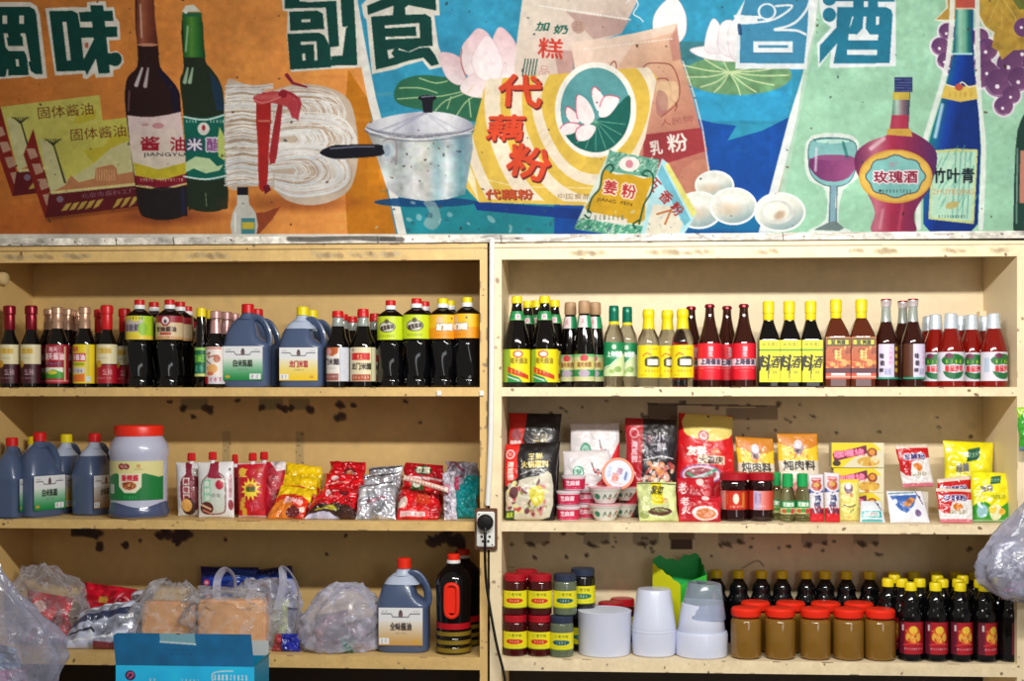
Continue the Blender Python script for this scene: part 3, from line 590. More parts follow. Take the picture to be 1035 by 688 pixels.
    c.text('ZHUYEQING', 963, 194, 6.5, (206, 150, 90), w=42, bold=.02); c.ell(962, 207, 7, 3.5, (190, 176, 110), rot=-15); c.tiny(948, 217, 976, 220, (60, 90, 90))
    # --- rose wine bottle
    c.poly([(904, 130), (919, 132), (940, 145), (947, 160), (940, 188), (926, 210), (924, 222), (925, 234), (902, 237), (880, 233), (884, 214), (874, 190), (864, 170), (865, 154), (878, 143), (895, 137)], ramp([(0, (120, 44, 92)), (.25, (196, 110, 130)), (.45, (170, 42, 76)), (.75, (130, 40, 84)), (1, (90, 40, 96))], 866, 0, 944, 0), sm=4)
    c.line([(893, 140), (880, 150)], 4, (226, 190, 200), .8, soft=2); c.line([(892, 212), (889, 230)], 3, (214, 150, 160), .7, soft=2); c.line([(912, 206), (908, 232)], 3, (200, 80, 100), .6, soft=2)
    c.poly([(903, 92), (920, 92), (918, 132), (900, 130)], ramp([(0, (90, 130, 120)), (.3, (176, 206, 190)), (.6, (140, 110, 120)), (1, (60, 70, 90))], 901, 0, 919, 0)); c.rect(902, 93, 919, 101, (206, 180, 60), .9); c.poly([(901, 116), (918, 116), (918, 132), (899, 130)], (190, 40, 76), .85)
    c.poly([(897, 130), (920, 130), (922, 138), (896, 136)], (206, 164, 66)); c.rect(903.5, 78, 922, 93, (40, 52, 112))
    for i in range(5): c.line([(904, 80.5+i*2.8), (921, 80.8+i*2.8)], .7, (110, 120, 170), .8)
    c.ell(905, 178, 37, 27, (214, 160, 60)); c.ell(905, 178, 35, 25, (222, 180, 80))
    lb = [(905+29*math.cos(t)*(1+.05*math.cos(8*t)), 178+20.5*math.sin(t)*(1+.06*math.cos(8*t))) for t in np.linspace(0, 2*PI, 40)[:-1]]
    c.poly(lb, (126, 190, 186)); c.line(lb+[lb[0]], 1, (50, 60, 90)); c.text('玫瑰酒', 905, 178.5, 12, (150, 30, 62), w=44, bold=.03, ol=(1, (240, 226, 230))); c.text('酒厂', 904, 166, 5, (196, 120, 140), w=12); c.tiny(888, 191, 922, 194.5, (70, 110, 110))
    # --- cropped bottle at the right end
    c.poly([(1032, 120), (1049, 110), (1049, 236), (1026, 234), (1024, 220), (1026, 150)], (34, 70, 62), sm=2); c.poly([(1031, 152), (1049, 152), (1049, 205), (1030, 205)], (196, 130, 110)); c.line([(1028, 150), (1027, 225)], 1.5, (150, 190, 170), .7)
    # --- pot
    c.ell(430, 204, 52, 5, (10, 72, 130), a=.9)
    body = [(371, 132), (477, 132), (478, 150), (470, 196), (452, 201), (430, 203), (404, 199), (391, 190), (384, 168), (377, 146)]
    c.poly(body, ramp([(0, (150, 150, 150)), (.15, (206, 212, 212)), (.3, (170, 178, 180)), (.42, (224, 230, 230)), (.55, (206, 206, 200)), (.65, (170, 204, 212)), (.75, (226, 234, 236)), (.88, (110, 156, 170)), (1, (150, 170, 180))], 374, 0, 478, 0))
    c.noise(.05, 7, (384, 140, 470, 198), True); c.specks(20, (390, 140, 470, 195), .5, 1.1, [(120, 90, 60), (60, 60, 70)], .7)
    c.ell(424, 131.5, 55.5, 8, (104, 104, 122)); c.ell(424, 130, 55, 8, (206, 208, 216)); c.ell(424, 128, 53.5, 7.5, (150, 150, 168))
    lid = [(370, 127), (384, 120), (406, 115), (432, 112.5), (456, 115), (474, 122), (478, 128), (462, 132.5), (424, 135), (388, 132.5)]
    c.poly(lid, ramp([(0, (190, 190, 202)), (.2, (226, 228, 234)), (.42, (176, 178, 194)), (.55, (214, 216, 226)), (.78, (236, 238, 242)), (1, (156, 156, 176))], 372, 0, 478, 0), sm=3)
    for x in (384, 398, 452, 466): c.line([(430, 114), (x, 132)], 2.2, (146, 148, 172) if x < 430 else (186, 188, 206), .5, soft=1.5)
    c.line([(371, 129), (388, 134.5), (424, 137), (462, 134.5), (479, 129)], 1.1, (96, 96, 116), .9, sm=4); c.line([(373, 133), (398, 138.5), (430, 140), (476, 134)], 1.2, (226, 228, 234), sm=4); c.line([(374, 136), (398, 141), (430, 142.5), (476, 137)], 1.1, (120, 122, 140), .9, sm=4)
    c.ell(432, 99, 9.5, 3, (20, 20, 34)); c.poly([(426, 99), (438, 99), (437, 114), (428, 114)], (26, 24, 40)); c.line([(426, 98), (438, 97)], 1.2, (150, 150, 170), .8)
    c.line([(388, 142), (398, 140), (401, 150), (400, 166)], 1.6, (150, 130, 140), .8, sm=3); c.ell(392, 152, 6, 8, (190, 204, 214)); c.ell(391, 152, 4, 6, (160, 176, 190))
    c.poly([(323, 154), (336, 147), (352, 146), (384, 146), (387, 150), (386, 157), (352, 160), (336, 160)], (18, 18, 34), sm=3); c.line([(334, 150), (360, 148), (378, 148)], 1.3, (150, 156, 180), .8, soft=.8)
    c.poly([(428, 204), (440, 204), (446, 222), (438, 232), (428, 226), (434, 214)], (150, 170, 170), .7, sm=3)
    # grime
    c.rect(-14, 236, 1049, 243, (226, 222, 210)); c.poly([(-14, 241.5), (1049, 234), (1049, 243), (-14, 243)], (150, 142, 136))
    c.specks(170, (-14, -16, 1049, 236), .4, 1.3, [(60, 40, 30), (90, 60, 50), (50, 60, 70)], .7); c.specks(30, (380, 200, 640, 236), .8, 3, [(50, 90, 110), (200, 210, 210)], .5)
    c.noise(.03, 40, None); c.noise(.02, 5, None)
    g_ = c.im.mean(-1, keepdims=True); c.im = np.clip(((c.im*.90+g_*.10)-.5)*1.06*.84+.405, 0, 1)
    return c
def mural():
    c = paint_mural(); im = c.out(); h, w = im.shape[:2]; x0, y0, x1, y1 = c.b
    px = np.linspace(x0, x1, w)[None]; py = np.linspace(y0, y1, h)[:, None]
    u = (px-517.5)/F; t = (DIST+.0)/(cs+u*sn)
    X = np.broadcast_to(t*(-sn+u*cs), (h, w)); Z = EYE+t*(HZ-py)/F; Y = np.zeros((h, w))
    me = gridmesh('painted_mural', np.stack([X, Y, Z], -1), im)
    o = link('painted_mural', me, cmat('mural_paint', .75, coat=0, bump=.25, bscale=35, spec=.2), None, None)
    tag(o, 'long hand painted mural of groceries, bottles and big characters over the shelves', 'mural')
mural()
# ------------------------------------------------------------------ the setting and the two shelving units
def struct(o): o['kind'] = 'structure'; return o
XL, XR = P(-40, HZ).x-.25, P(1075, HZ).x+.2
wallm = mat('wall_plaster', (196, 186, 160), .8, bump=.2, bscale=30)
def joinbox(name, boxes, m, parent=None, bev=0):
    V, Fc = [], []
    for a, b in boxes:
        v, f = box_geo(*a, *b); o = len(V); V += v; Fc += [tuple(i+o for i in q) for q in f]
    return link(name, mesh(name, V, Fc), m, parent)
struct(joinbox('wall_back', [((XL, .004, EYE+.464), (XR, .5, 3.3)), ((XL, .42, 0), (XR, .5, EYE+.47))], wallm))
struct(joinbox('floor', [((XL-.5, -5, -.1), (XR+.5, .5, 0))], mat('floor_concrete', (120, 112, 100), .7, bump=.3, bscale=12)))
DPT = .34; CREAM_R = (234, 215, 178); CREAM_L = (216, 181, 117)
woodR = mat('cream_paint_right', CREAM_R, .5, bump=.15, bscale=26, var=.025); woodL = mat('cream_paint_left', CREAM_L, .5, bump=.15, bscale=26, var=.03)
darkwood = mat('dark_board', (70, 48, 28), .6)
wood_c = cmat('worn_paint', .5, bump=.15, bscale=28)
CHIP = [(96, 70, 48), (70, 46, 30), (150, 124, 96), (120, 96, 76)]
def board_canvas(x0, x1, hgt, col, n=40, seed=1, scr=0):
    """front edge of a board; x in photo pixels, height hgt pixels, worn paint"""
    c = Cv(x0, 0, x1, hgt, 1.5, col); c.noise(.018, 14, seed=seed); c.noise(.015, 2.5, seed=seed+1)
    c.specks(n, (x0, 0, x1, hgt), .3, 1.5, CHIP, .75)
    for _ in range(int(n*.5)):
        x = x0+(x1-x0)*RNG.random(); c.line([(x, hgt*.06), (x+3+9*RNG.random(), hgt*.08)], .9, CHIP[int(RNG.random()*4)], .7)
    for _ in range(int(n*.35)):
        x = x0+(x1-x0)*RNG.random(); c.line([(x, hgt-.4), (x+3+6*RNG.random(), hgt-.3)], 1.1, CHIP[int(RNG.random()*4)], .7)
    return c
def board(name, x0, x1, z0, z1, col, plain, parent, y0=0, y1=DPT, canvas=None, px=None):
    """solid board, its worn front face carried by a painted grid set into the same mesh"""
    im = canvas.out()[::1]; h, w = im.shape[:2]
    Xg, Zg = np.meshgrid(np.linspace(x0, x1, w), np.linspace(z1, z0, h)); Yg = np.full_like(Xg, y0)
    V = np.stack([Xg, Yg, Zg], -1).reshape(-1, 3).tolist(); i = (np.arange(h-1)[:, None]*w+np.arange(w-1)[None]).ravel()
    Fc = np.stack([i, i+w, i+w+1, i+1], 1).tolist(); cols = im.reshape(-1, 3).tolist(); o = len(V)
    bv, bf = box_geo(x0, y0, z0, x1, y1, z1); bf = [f for f in bf if f != (0, 1, 5, 4)]
    V += bv; Fc += [tuple(k+o for k in f) for f in bf]; cc = np.array(plain)/255; cols += [tuple(cc)]*8
    o_ = link(name, mesh(name, V, Fc, cols), wood_c, parent, None); return o_
def unit(side, xo0, xi0, xi1, xo1, col, plain, wood, stains):
    """xo: outer, xi: inner edges of the stiles in photo pixels at the front plane"""
    A, B, D, E_ = [P(v, HZ).x for v in (xo0, xi0, xi1, xo1)]
    root = empty('shelving_unit', ((A+E_)/2, 0, 0)); L = lambda o: (setattr(o, 'location', (-root.location.x, 0, 0)), o)[1]
    tag(root, 'cream painted wooden shelving unit on the %s, three shelves under the mural' % side, 'shelving unit')
    for k, (za, zb) in {1: (EYE-.001, SH[1]), 2: (EYE-.409, SH[2]), 3: (EYE-.829, SH[3])}.items():
        L(board('shelf_board', B, D, za, zb, col, plain, root, canvas=board_canvas(xi0, xi1, (zb-za)*335, col, 13, 10+k, 1)))
    L(board('bottom_board', B, D, EYE-1.3, EYE-1.27, col, plain, root, canvas=board_canvas(xi0, xi1, 10, col, 5)))
    lc = board_canvas(xo0, xo1, 17, col, 6, 30)
    lc.line([(xo0, 5.3), (xo1, 5.6)], .9, (110, 84, 50), .9); lc.line([(xo0, .3), (xo1, .3)], .8, (90, 70, 50), .7)
    for _ in range(13):
        x = xo0+(xo1-xo0)*RNG.random(); n = 3+int(RNG.random()*6)
        for j in range(n): lc.ell(x+j*4.2+RNG.random()*2, 10+2*RNG.random(), 3.4, 1.6+RNG.random()*1.2, [(188, 170, 132), (160, 136, 100), (140, 116, 86)][j % 3], rot=RNG.random()*40, a=.55, soft=.3)
    L(board('lintel', A, E_, EYE+.412, EYE+.463, col, plain, root, canvas=lc, y1=.02))
    L(board('top_board', A, E_, EYE+.44, EYE+.462, col, plain, root, y0=.02, canvas=board_canvas(xo0, xo1, 6, col, 3)))
    for a, b, pa, pb in ((A, B, xo0, xi0), (D, E_, xi1, xo1)):
        hp = (EYE+.412-.02)*335; c = Cv(pa, 0, pb, hp, 1.0, col); c.noise(.015, 14); c.specks(22, (pa, 0, pb, hp), .5, 1.8, CHIP, .7)
        for _ in range(16):
            y = hp*RNG.random(); x = pa+.4 if RNG.random() < .5 else pb-.4; c.line([(x, y), (x, y+4+8*RNG.random())], 1.6, CHIP[int(RNG.random()*4)], .6)
        L(board('stile', a, b, .0, EYE+.412, col, plain, root, y1=.022, canvas=c))
    for a, b, s_ in ((A, B, 1), (D, E_, 1)):
        w_ = min(.02, b-a); xs = (b-w_, b) if a == A else (a, a+w_)
        o = L(joinbox('side_panel', [((xs[0], .022, 0), (xs[1], DPT, EYE+.44))], wood, root))
    for (bx0, bx1) in ((B, B+.02), (D-.02, D)):
        for zz0, zz1 in ((SH[1], EYE+.27), (SH[2], EYE-.16), (SH[3], EYE-.56)):
            L(joinbox('corner_batten', [((bx0, DPT-.035, zz0+.0005), (bx1, DPT, zz1))], wood, root))
    # back panel in photo-pixel space, on the plane y = DPT
    pa, pb = 517.5+(xi0-605)*.915+87-6, 517.5+(xi1-605)*.915+87+8
    c = Cv(pa, 262, pb, 705, .8, col); c.noise(.02, 60, seed=5); c.noise(.012, 8, seed=6); stains(c); c.rect(pa, 661, pb, 705, (34, 24, 18))  # lowest strip painted near-black, standing in for shade under the bottom shelf
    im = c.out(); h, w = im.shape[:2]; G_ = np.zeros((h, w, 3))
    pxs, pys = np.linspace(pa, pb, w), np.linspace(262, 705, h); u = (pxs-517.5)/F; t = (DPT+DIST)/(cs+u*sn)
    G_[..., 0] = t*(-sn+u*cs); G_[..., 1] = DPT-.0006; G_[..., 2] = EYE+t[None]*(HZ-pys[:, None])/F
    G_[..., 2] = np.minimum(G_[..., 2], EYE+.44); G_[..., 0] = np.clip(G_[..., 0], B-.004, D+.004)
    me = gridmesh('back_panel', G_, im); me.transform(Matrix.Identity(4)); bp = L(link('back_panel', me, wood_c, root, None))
    L(joinbox('backing_board', [((A, DPT, 0), (E_, DPT+.015, EYE+.44))], wood, root))
    return root
def blot(c, x, y, w, h, col=(70, 48, 30), a=.85, n=5):
    for _ in range(n): c.ell(x+(RNG.random()-.5)*w*.7, y+(RNG.random()-.5)*h*.7, w*(.2+.25*RNG.random()), h*(.25+.25*RNG.random()), col, rot=RNG.random()*60, a=a, soft=.15)
def stainsL(c):
    DK = (64, 42, 26)
    for x, w in ((183, 34), (262, 30), (292, 26)): 
        c.rect(x, 403, x+w*.8, 414, (120, 116, 82), .6); blot(c, x+2, 413, 8, 6, DK); blot(c, x+w*.8, 413, 10, 7, DK)
    for x, y, w, h in ((345, 409, 12, 5), (358, 409, 8, 4), (342, 421, 14, 6), (172, 406, 5, 3), (410, 406, 5, 3), (424, 427, 3, 3), (196, 421, 8, 4), (240, 405, 6, 3)): blot(c, x, y, w, h, DK, .7)
    for x in (228, 302): c.rect(x-3, 436, x+5, 480, (150, 132, 96), .45); c.specks(6, (x-3, 438, x+5, 470), .6, 1.2, [DK])
    blot(c, 90, 537, 26, 9, (48, 30, 20), .9); c.rect(72, 533, 96, 542, (48, 30, 20), .85)
    for x, y, w, h in ((100, 551, 8, 8), (127, 550, 8, 6), (165, 539, 12, 8), (182, 540, 18, 12), (178, 548, 8, 6), (142, 546, 3, 3), (452, 540, 14, 7), (462, 548, 20, 12), (466, 556, 8, 14), (349, 541, 4, 3), (330, 560, 3, 3), (440, 546, 16, 8), (228, 545, 3, 3), (170, 586, 3, 2)): blot(c, x, y, w, h, (60, 28, 18), .85, 6)
def stainsR(c):
    DK = (64, 46, 30)
    c.rect(655, 408, 685, 424, (96, 72, 48), .8); c.rect(734, 412, 786, 424, (120, 92, 66), .6); c.rect(736, 414, 752, 421, (150, 140, 122), .7); c.line([(655, 408), (786, 411)], 1.5, (84, 60, 40))
    for _ in range(34): blot(c, 512+470*RNG.random(), 402+40*RNG.random(), 3+6*RNG.random()**2, 2+3*RNG.random()**2, DK, .5, 3)
    for x in (530, 590, 640, 726, 810, 862): c.rect(x, 537, x+26, 549, (120, 108, 88), .4); blot(c, x+8, 550, 12, 4, DK, .5); blot(c, x+22, 548, 8, 5, DK, .5, 3)
    c.rect(678, 545, 700, 555, (70, 42, 28), .9); c.rect(676, 537, 702, 545, (110, 80, 54), .7)
    for _ in range(26): blot(c, 512+480*RNG.random(), 537+26*RNG.random(), 3+6*RNG.random()**2, 2+3*RNG.random(), DK, .5, 3)
    c.line([(750, 574), (765, 566), (772, 572)], 1.2, DK, .6, sm=3)
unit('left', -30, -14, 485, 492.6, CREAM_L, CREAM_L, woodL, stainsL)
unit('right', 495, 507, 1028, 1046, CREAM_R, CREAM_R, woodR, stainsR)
# ledge of whitewashed timber under the mural
c = Cv(-24, 0, 1046, 9, 1.3, (206, 200, 190)); c.noise(.10, 18); c.noise(.07, 4)
for _ in range(36): x = -24+1070*RNG.random(); c.line([(x, 9*RNG.random()), (x+10+26*RNG.random(), 9*RNG.random())], 1+2*RNG.random(), [(120, 112, 108), (236, 232, 222), (150, 132, 120), (230, 226, 214)][int(RNG.random()*4)], .55, soft=1)
c.line([(305, 3), (330, 4), (370, 2), (420, 5)], 6, (54, 50, 46), .75, soft=2); c.line([(400, 4), (412, 4)], 5, (40, 36, 34), .7, soft=2)
for x in (125, 185, 395, 520, 800): c.line([(x, 0), (x+1, 9)], 1, (50, 40, 36), .9)
c.specks(60, (-24, 0, 1046, 9), .4, 1.3, [(70, 60, 50)])
lg = board('wooden_ledge', P(-24, HZ).x, P(1046, HZ).x, EYE+.4635, EYE+.485, None, (200, 194, 184), None, y0=-.012, y1=.003, canvas=c)
tag(lg, 'narrow whitewashed timber ledge with dark smears along the mural foot', 'ledge')
# conduit, socket, plug
pc = mat('white_plastic', (226, 226, 222), .35)
xa, xb = P(498.5, 250).x, P(491.5, 512).x
pts = [(P(497.5, HZ).x, -.009, EYE+.475), (P(497, HZ).x, -.009, EYE+.1), (P(496, HZ).x, -.009, EYE-.15), (P(493, HZ).x, -.009, EYE-.33)]
o = tube('conduit_pipe', spl3(pts), .0082, pc, None, 12); tag(o, 'white plastic cable pipe running down between the two shelving units', 'pipe')
cx, cz = P(491.5, 534).x, P(491.5, 534).z
bw = 8.6/335; r = empty('wall_socket', (cx, 0, cz-.07)); tag(r, 'white double socket plate on brown wooden block between the shelving units', 'socket')
def ch(o): o.location = (o.location.x-r.location.x, o.location.y, o.location.z-r.location.z); return o
ch(box('backing_block', (cx-.034, -.014, cz-.063), (cx+.034, -.0005, cz+.062), mat('brown_wood', (96, 58, 34), .6, bump=.4), r, .002))
ch(box('face_plate', (cx-.027, -.024, cz-.053), (cx+.027, -.0141, cz+.053), pc, r, .003))
dk = mat('socket_dark', (30, 28, 30), .5)
for dx, dz in ((-.012, -.022), (.012, -.022), (-.008, -.036), (.008, -.036), (.0, -.012)): ch(box('socket_hole', (cx+dx-.0035, -.0247, cz+dz-.0035), (cx+dx+.0035, -.0241, cz+dz+.0035), dk, r, 0))
for dx, dz in ((-.02, .045), (.02, -.046)): ch(box('screw', (cx+dx-.002, -.0252, cz+dz-.002), (cx+dx+.002, -.0241, cz+dz+.002), mat('screw_rust', (110, 60, 50), .4, .5), r, .0005))
plate = [q for q in kids(r) if q.name.startswith('face_plate')][0]
for q in kids(r):
    if q.name.startswith(('socket_hole', 'screw')): q.parent = plate; q.location = (0, 0, 0)
r2 = empty('power_plug', (cx, -.03, cz)); tag(r2, 'round black plug in the wall socket with black flex hanging down', 'plug')
bl = mat('black_rubber', (16, 16, 18), .35)
v, f = lathe_geo([(0, .018), (.003, .0245), (.02, .0245), (.026, .02), (.028, .008)], n=24)
v = [(x, -.0002-z, y) for x, y, z in v]; o = link('plug_body', mesh('plug_body', v, [q[::-1] for q in f]), bl, r2); o.location = (0, .005, .022)
cp = [(cx, -.045, cz+.02), (cx+.001, -.055, cz-.03), (P(491.5, 560).x, -.04, P(0, 565).z), (P(493.5, 590).x, -.03, P(0, 592).z), (P(502, 640).x, -.03, P(0, 640).z), (P(510, 672).x, -.03, P(0, 672).z), (P(513, 700).x, -.03, P(0, 700).z)]
o = tube('flex', spl3(cp), .0042, bl, r2); o.location = (-cx, .03, -cz)

kx_ = P(3, 281, .1); o = lathe('wooden_peg', [(-.03, .008), (-.012, .01), (-.008, .02), (0, .024), (.01, .022), (.016, .012)], mat('pale_peg', (206, 180, 130), .5), None, 1, n=24)
o.location = (kx_.x, .1, kx_.z); o.rotation_euler = (0, PI/2, 0); tag(o, 'pale round wooden peg on the side wall at top left corner', 'peg')
# ------------------------------------------------------------------ products: bottles and jars
soy = mat('dark_soy_glass', (9, 6, 6), .05, coat=.15)
soyb = mat('brown_soy_glass', (50, 18, 11), .05, coat=.2)
pet = mat('dark_pet', (8, 8, 11), .07, coat=.2)
glass = mat('clear_glass', (236, 240, 236), .03, trans=1, ior=1.36, var=.01)
glassg = mat('pale_green_glass', (214, 226, 190), .03, trans=1, ior=1.34, var=.01)
glassb = mat('cloudy_glass', (176, 186, 180), .12, trans=.35)
redp = mat('red_plastic', (206, 22, 26), .35); redb = mat('bright_red_plastic', (232, 44, 22), .35); yelp = mat('yellow_plastic', (236, 214, 20), .35); whp = mat('white_ring', (232, 232, 232), .4)
maroon = mat('maroon_foil', (130, 14, 34), .28, .4); copper = mat('copper_foil', (206, 166, 140), .3, .55); pinkf = mat('pink_foil', (206, 160, 158), .3, .45)
brownc = mat('brown_cap', (176, 140, 104), .5); greenc = mat('teal_green_cap', (8, 112, 88), .3, .2); greenp = mat('green_plastic', (26, 160, 84), .35)
silverc = mat('silver_cap', (216, 206, 208), .3, .4); wbfoil = mat('white_blue_foil', (206, 218, 236), .35, .25, var=.35, bscale=180)
paper = cmat('label_paper', .42, coat=.15)
def lab(r, h, arc, bg, fn, res=1.7):
    w = r*math.radians(arc); c = Cv(-w/2, 0, w/2, h, res, bg); fn(c, r, h); return c
def bottle(name, k, body, bm, caps=(), labels=(), p=2, asp=1, n=28, ripple=0, extra=()):
    root = empty(name)
    o = lathe('body', body, bm, root, k, n=n, p=p, asp=asp)
    if ripple:
        z0, z1, amp, lobes, tw = ripple
        for v in o.data.vertices:
            z = v.co.z/k
            if z0 < z < z1:
                f = 1+amp*math.sin(lobes*math.atan2(v.co.y, v.co.x)+z*tw); v.co.x *= f; v.co.y *= f
    cap_ = None
    for nm, prof, m in sorted(caps, key=lambda q: q[0] != 'cap'):
        c_ = lathe(nm, prof, m, cap_ if nm != 'cap' and nm != 'neck' and cap_ else root, k, n=24)
        if nm == 'cap': cap_ = c_
    for nm, r0, r1, z0, z1, arc, bg, fn in labels:
        wrap(nm, lab((r0+r1)/2, z1-z0, arc, bg, fn), paper, root, z0*k, z1*k, r0*k, r1*k, arc=arc, p=p, asp=asp)
    return root
def capprof(z0, z1, r): return [(z0, r), (z0+.4, r+.3), (z0+(z1-z0)*.55, r+.3), (z0+(z1-z0)*.6, r+.1), (z1-.6, r), (z1, r-.7)]
def K(px, Y=.07): return 1/S(px, Y)
# --- soy bottles with red sleeve caps
def soy_red(low, lo2):
    def art(c, r, h):
        c.rect(-99, h*.52, 99, h, low); c.rect(-99, h*.5, 99, h*.53, (60, 16, 20)); c.text('生抽', 2, h*.17, 5, (196, 150, 30), w=11, bold=.06); c.rect(-8, h*.1, 8, h*.24, (214, 178, 60), .5)
        c.ell(-5, h*.5, 3.6, 3.6, (206, 160, 40)); c.tiny(-7, h*.33, 5, h*.38, (150, 140, 100)); c.text('生抽', 4, h*.7, 6, lo2, w=9); c.tiny(-8, h*.84, 8, h*.88, lo2)
    k = K(20, .06)
    return bottle('soy_sauce_bottle', k, [(0, 9), (1, 10), (20, 10), (40, 10), (45, 9.3), (49, 8), (53, 6.2), (57, 5.2), (62, 4.8), (76, 4.8)], soy,
        [('cap', [(58, 5.2), (59, 5.5), (72, 5.5), (73.5, 5.2), (74, 6.2), (80, 6.3), (82, 5.8), (82.6, 4.6)], maroon if low[0] < 100 else redp)],
        [('label', 10, 10, 4, 43, 200, (222, 212, 172), art)])
@maker
def soyA(): return soy_red((62, 12, 26), (206, 180, 190))
@maker
def soyB(): return soy_red((166, 16, 34), (226, 190, 190))
def soy_foil(bg, fn):
    k = K(60, .06)
    return bottle('soy_sauce_bottle', k, [(0, 10), (1, 11), (43, 11), (48, 10.3), (53, 8.4), (57, 6.6), (60, 5.8), (74, 5)], soy,
        [('cap', [(58, 5.9), (59, 6), (66, 5.6), (67, 5.9), (68, 5.4), (74, 5.1), (74.5, 6), (80, 6), (81, 5)], copper)],
        [('label', 11, 11, 4, 43, 200, bg, fn)])
@maker
def soyC():
    def art(c, r, h):
        c.rect(-99, 0, -13, h, (120, 90, 60)); c.text('海天', 0, 5, 5, (240, 190, 200), w=9, bold=.05); c.text('海天酱油', 0, 12, 7, (250, 214, 220), w=21, bold=.06); c.rect(-9, 18, 9, 21, (96, 12, 60)); c.tiny(-8, 18.5, 8, 20.5, (230, 200, 230))
        c.rect(-11, 23, 10, 33, (230, 236, 220)); c.poly([(-11, 29), (0, 25), (10, 28), (10, 34), (-11, 34)], (60, 150, 40)); c.ell(-1, 28, 5, 2, (214, 206, 60)); c.rect(-99, 35.5, 99, 37, (220, 120, 120)); c.rect(11, 2, 13, 37, (206, 196, 150))
    return soy_foil((164, 22, 44), art)
@maker
def soyD():
    def art(c, r, h):
        c.rect(-11, 9, 5, 17, (196, 30, 56)); c.text('天酱油', -3, 13, 6, (250, 220, 230), w=14, bold=.06); c.text('海天', -6, 5, 5, (206, 60, 50), w=8, bold=.05); c.rect(-11, 18.5, 4, 21, (120, 160, 40), .8)
        c.rect(-11, 23, 4, 29, (210, 206, 210)); c.tiny(-9, 25, 3, 28, (80, 70, 70)); c.poly([(-11, 31), (4, 29), (4, 37), (-11, 37)], (226, 120, 40)); c.rect(5, 0, 9, h, (206, 190, 40)); c.rect(5.5, 32, 10, 37, (190, 206, 226)); c.tiny(6, 4, 9, 30, (150, 140, 40), a=.3)
    return soy_foil((232, 206, 34), art)
# --- large bottles with a shoulder band label
def petbot(capm, bg, fn, ring=True):
    k = K(420, .07)
    caps = [('cap', [(84.2, 5.2), (89, 5.2), (89.5, 4.6)], capm), ('cap_ring', [(79.8, 4.6), (80, 5.9), (84.1, 5.6), (84.15, 4.6)], whp)]
    return bottle('large_soy_sauce_bottle', k, [(0, 11), (1.5, 13), (7, 13.5), (8.5, 12.8), (10, 13.3), (25, 13.2), (44, 13.3), (46, 12.8), (48, 13.8), (72.5, 13.8), (75, 12), (77.5, 8.5), (79, 6), (80, 4.6), (84, 4.4)] if 0 else
        [(0, 11), (1.5, 13), (7, 13.5), (8.5, 12.8)]+[(10+i*2, 13.3) for i in range(18)]+[(46, 12.8), (48, 13.8), (72.5, 13.8), (74, 13), (76, 10.5), (78, 7.5), (79.5, 5), (84, 4.4)], pet, caps,
        [('label', 13.8, 13.8, 48.5, 72.5, 200, bg, fn)], n=40, ripple=(9, 45, .055, 4, .13))
def seal(c, x, y): c.ell(x, y+1, 9, 5.5, (70, 60, 50)); c.ell(x, y+1, 8, 4.6, (206, 206, 190)); c.text('黄豆酱油', x, y+1.5, 4.5, (60, 40, 40), w=14, rot=-12, bold=.06); c.ell(x, y-4.5, 2.5, 2.3, (90, 80, 60)); c.tiny(x-8, y+9, x+8, y+11, (90, 100, 30))
@maker
def petA(): return petbot(redp, (196, 216, 30), lambda c, r, h: seal(c, -2, 10))
@maker
def petA2():
    def art(c, r, h):
        c.rect(-99, 0, 5, h, (226, 210, 60)); c.poly([(-14, 8), (-8, 3), (0, 6), (8, 4), (8, 16), (-14, 16)], (190, 180, 170)); c.text('味极鲜', -4, 12, 7, (90, 80, 110), w=18, bold=.05); c.ell(8, 13, 5, 6, (140, 190, 30)); c.rect(-99, 20, 99, 24, (230, 200, 60)); c.tiny(-9, 1, 9, 4, (60, 60, 30))
    return petbot(redp, (170, 206, 40), art)
@maker
def petB():
    def art(c, r, h):
        c.rect(-99, 0, 99, 7, (150, 20, 40)); c.ell(0, 5.5, 5, 5, (150, 20, 40)); c.ell(0, 5, 3.6, 3.8, (230, 222, 226)); c.ell(0, 6, 1.6, 2, (90, 60, 60)); c.text('老抽酱油', 0, 13.5, 5, (70, 40, 40), w=22, bold=.06); c.rect(-6, 17, 6, 19, (180, 40, 40)); c.rect(-99, 21, 99, 24, (206, 160, 100)); c.tiny(-9, 20.5, 9, 22.5, (160, 90, 60))
    return petbot(redp, (214, 190, 150), art)
@maker
def petC():
    def art(c, r, h):
        c.rect(-99, 13, 99, h, (238, 150, 20)); c.ell(-4, 6, 3.5, 4, (226, 190, 150)); c.text('龙门米醋', 1, 12.5, 6, (246, 240, 230), w=17, bold=.1, ol=(.6, (110, 90, 60))); c.tiny(-8, 19, 9, 21.5, (190, 110, 20)); c.ell(9, 4, 1, 1, (60, 60, 60))
    return petbot(yelp, (242, 186, 30), art)
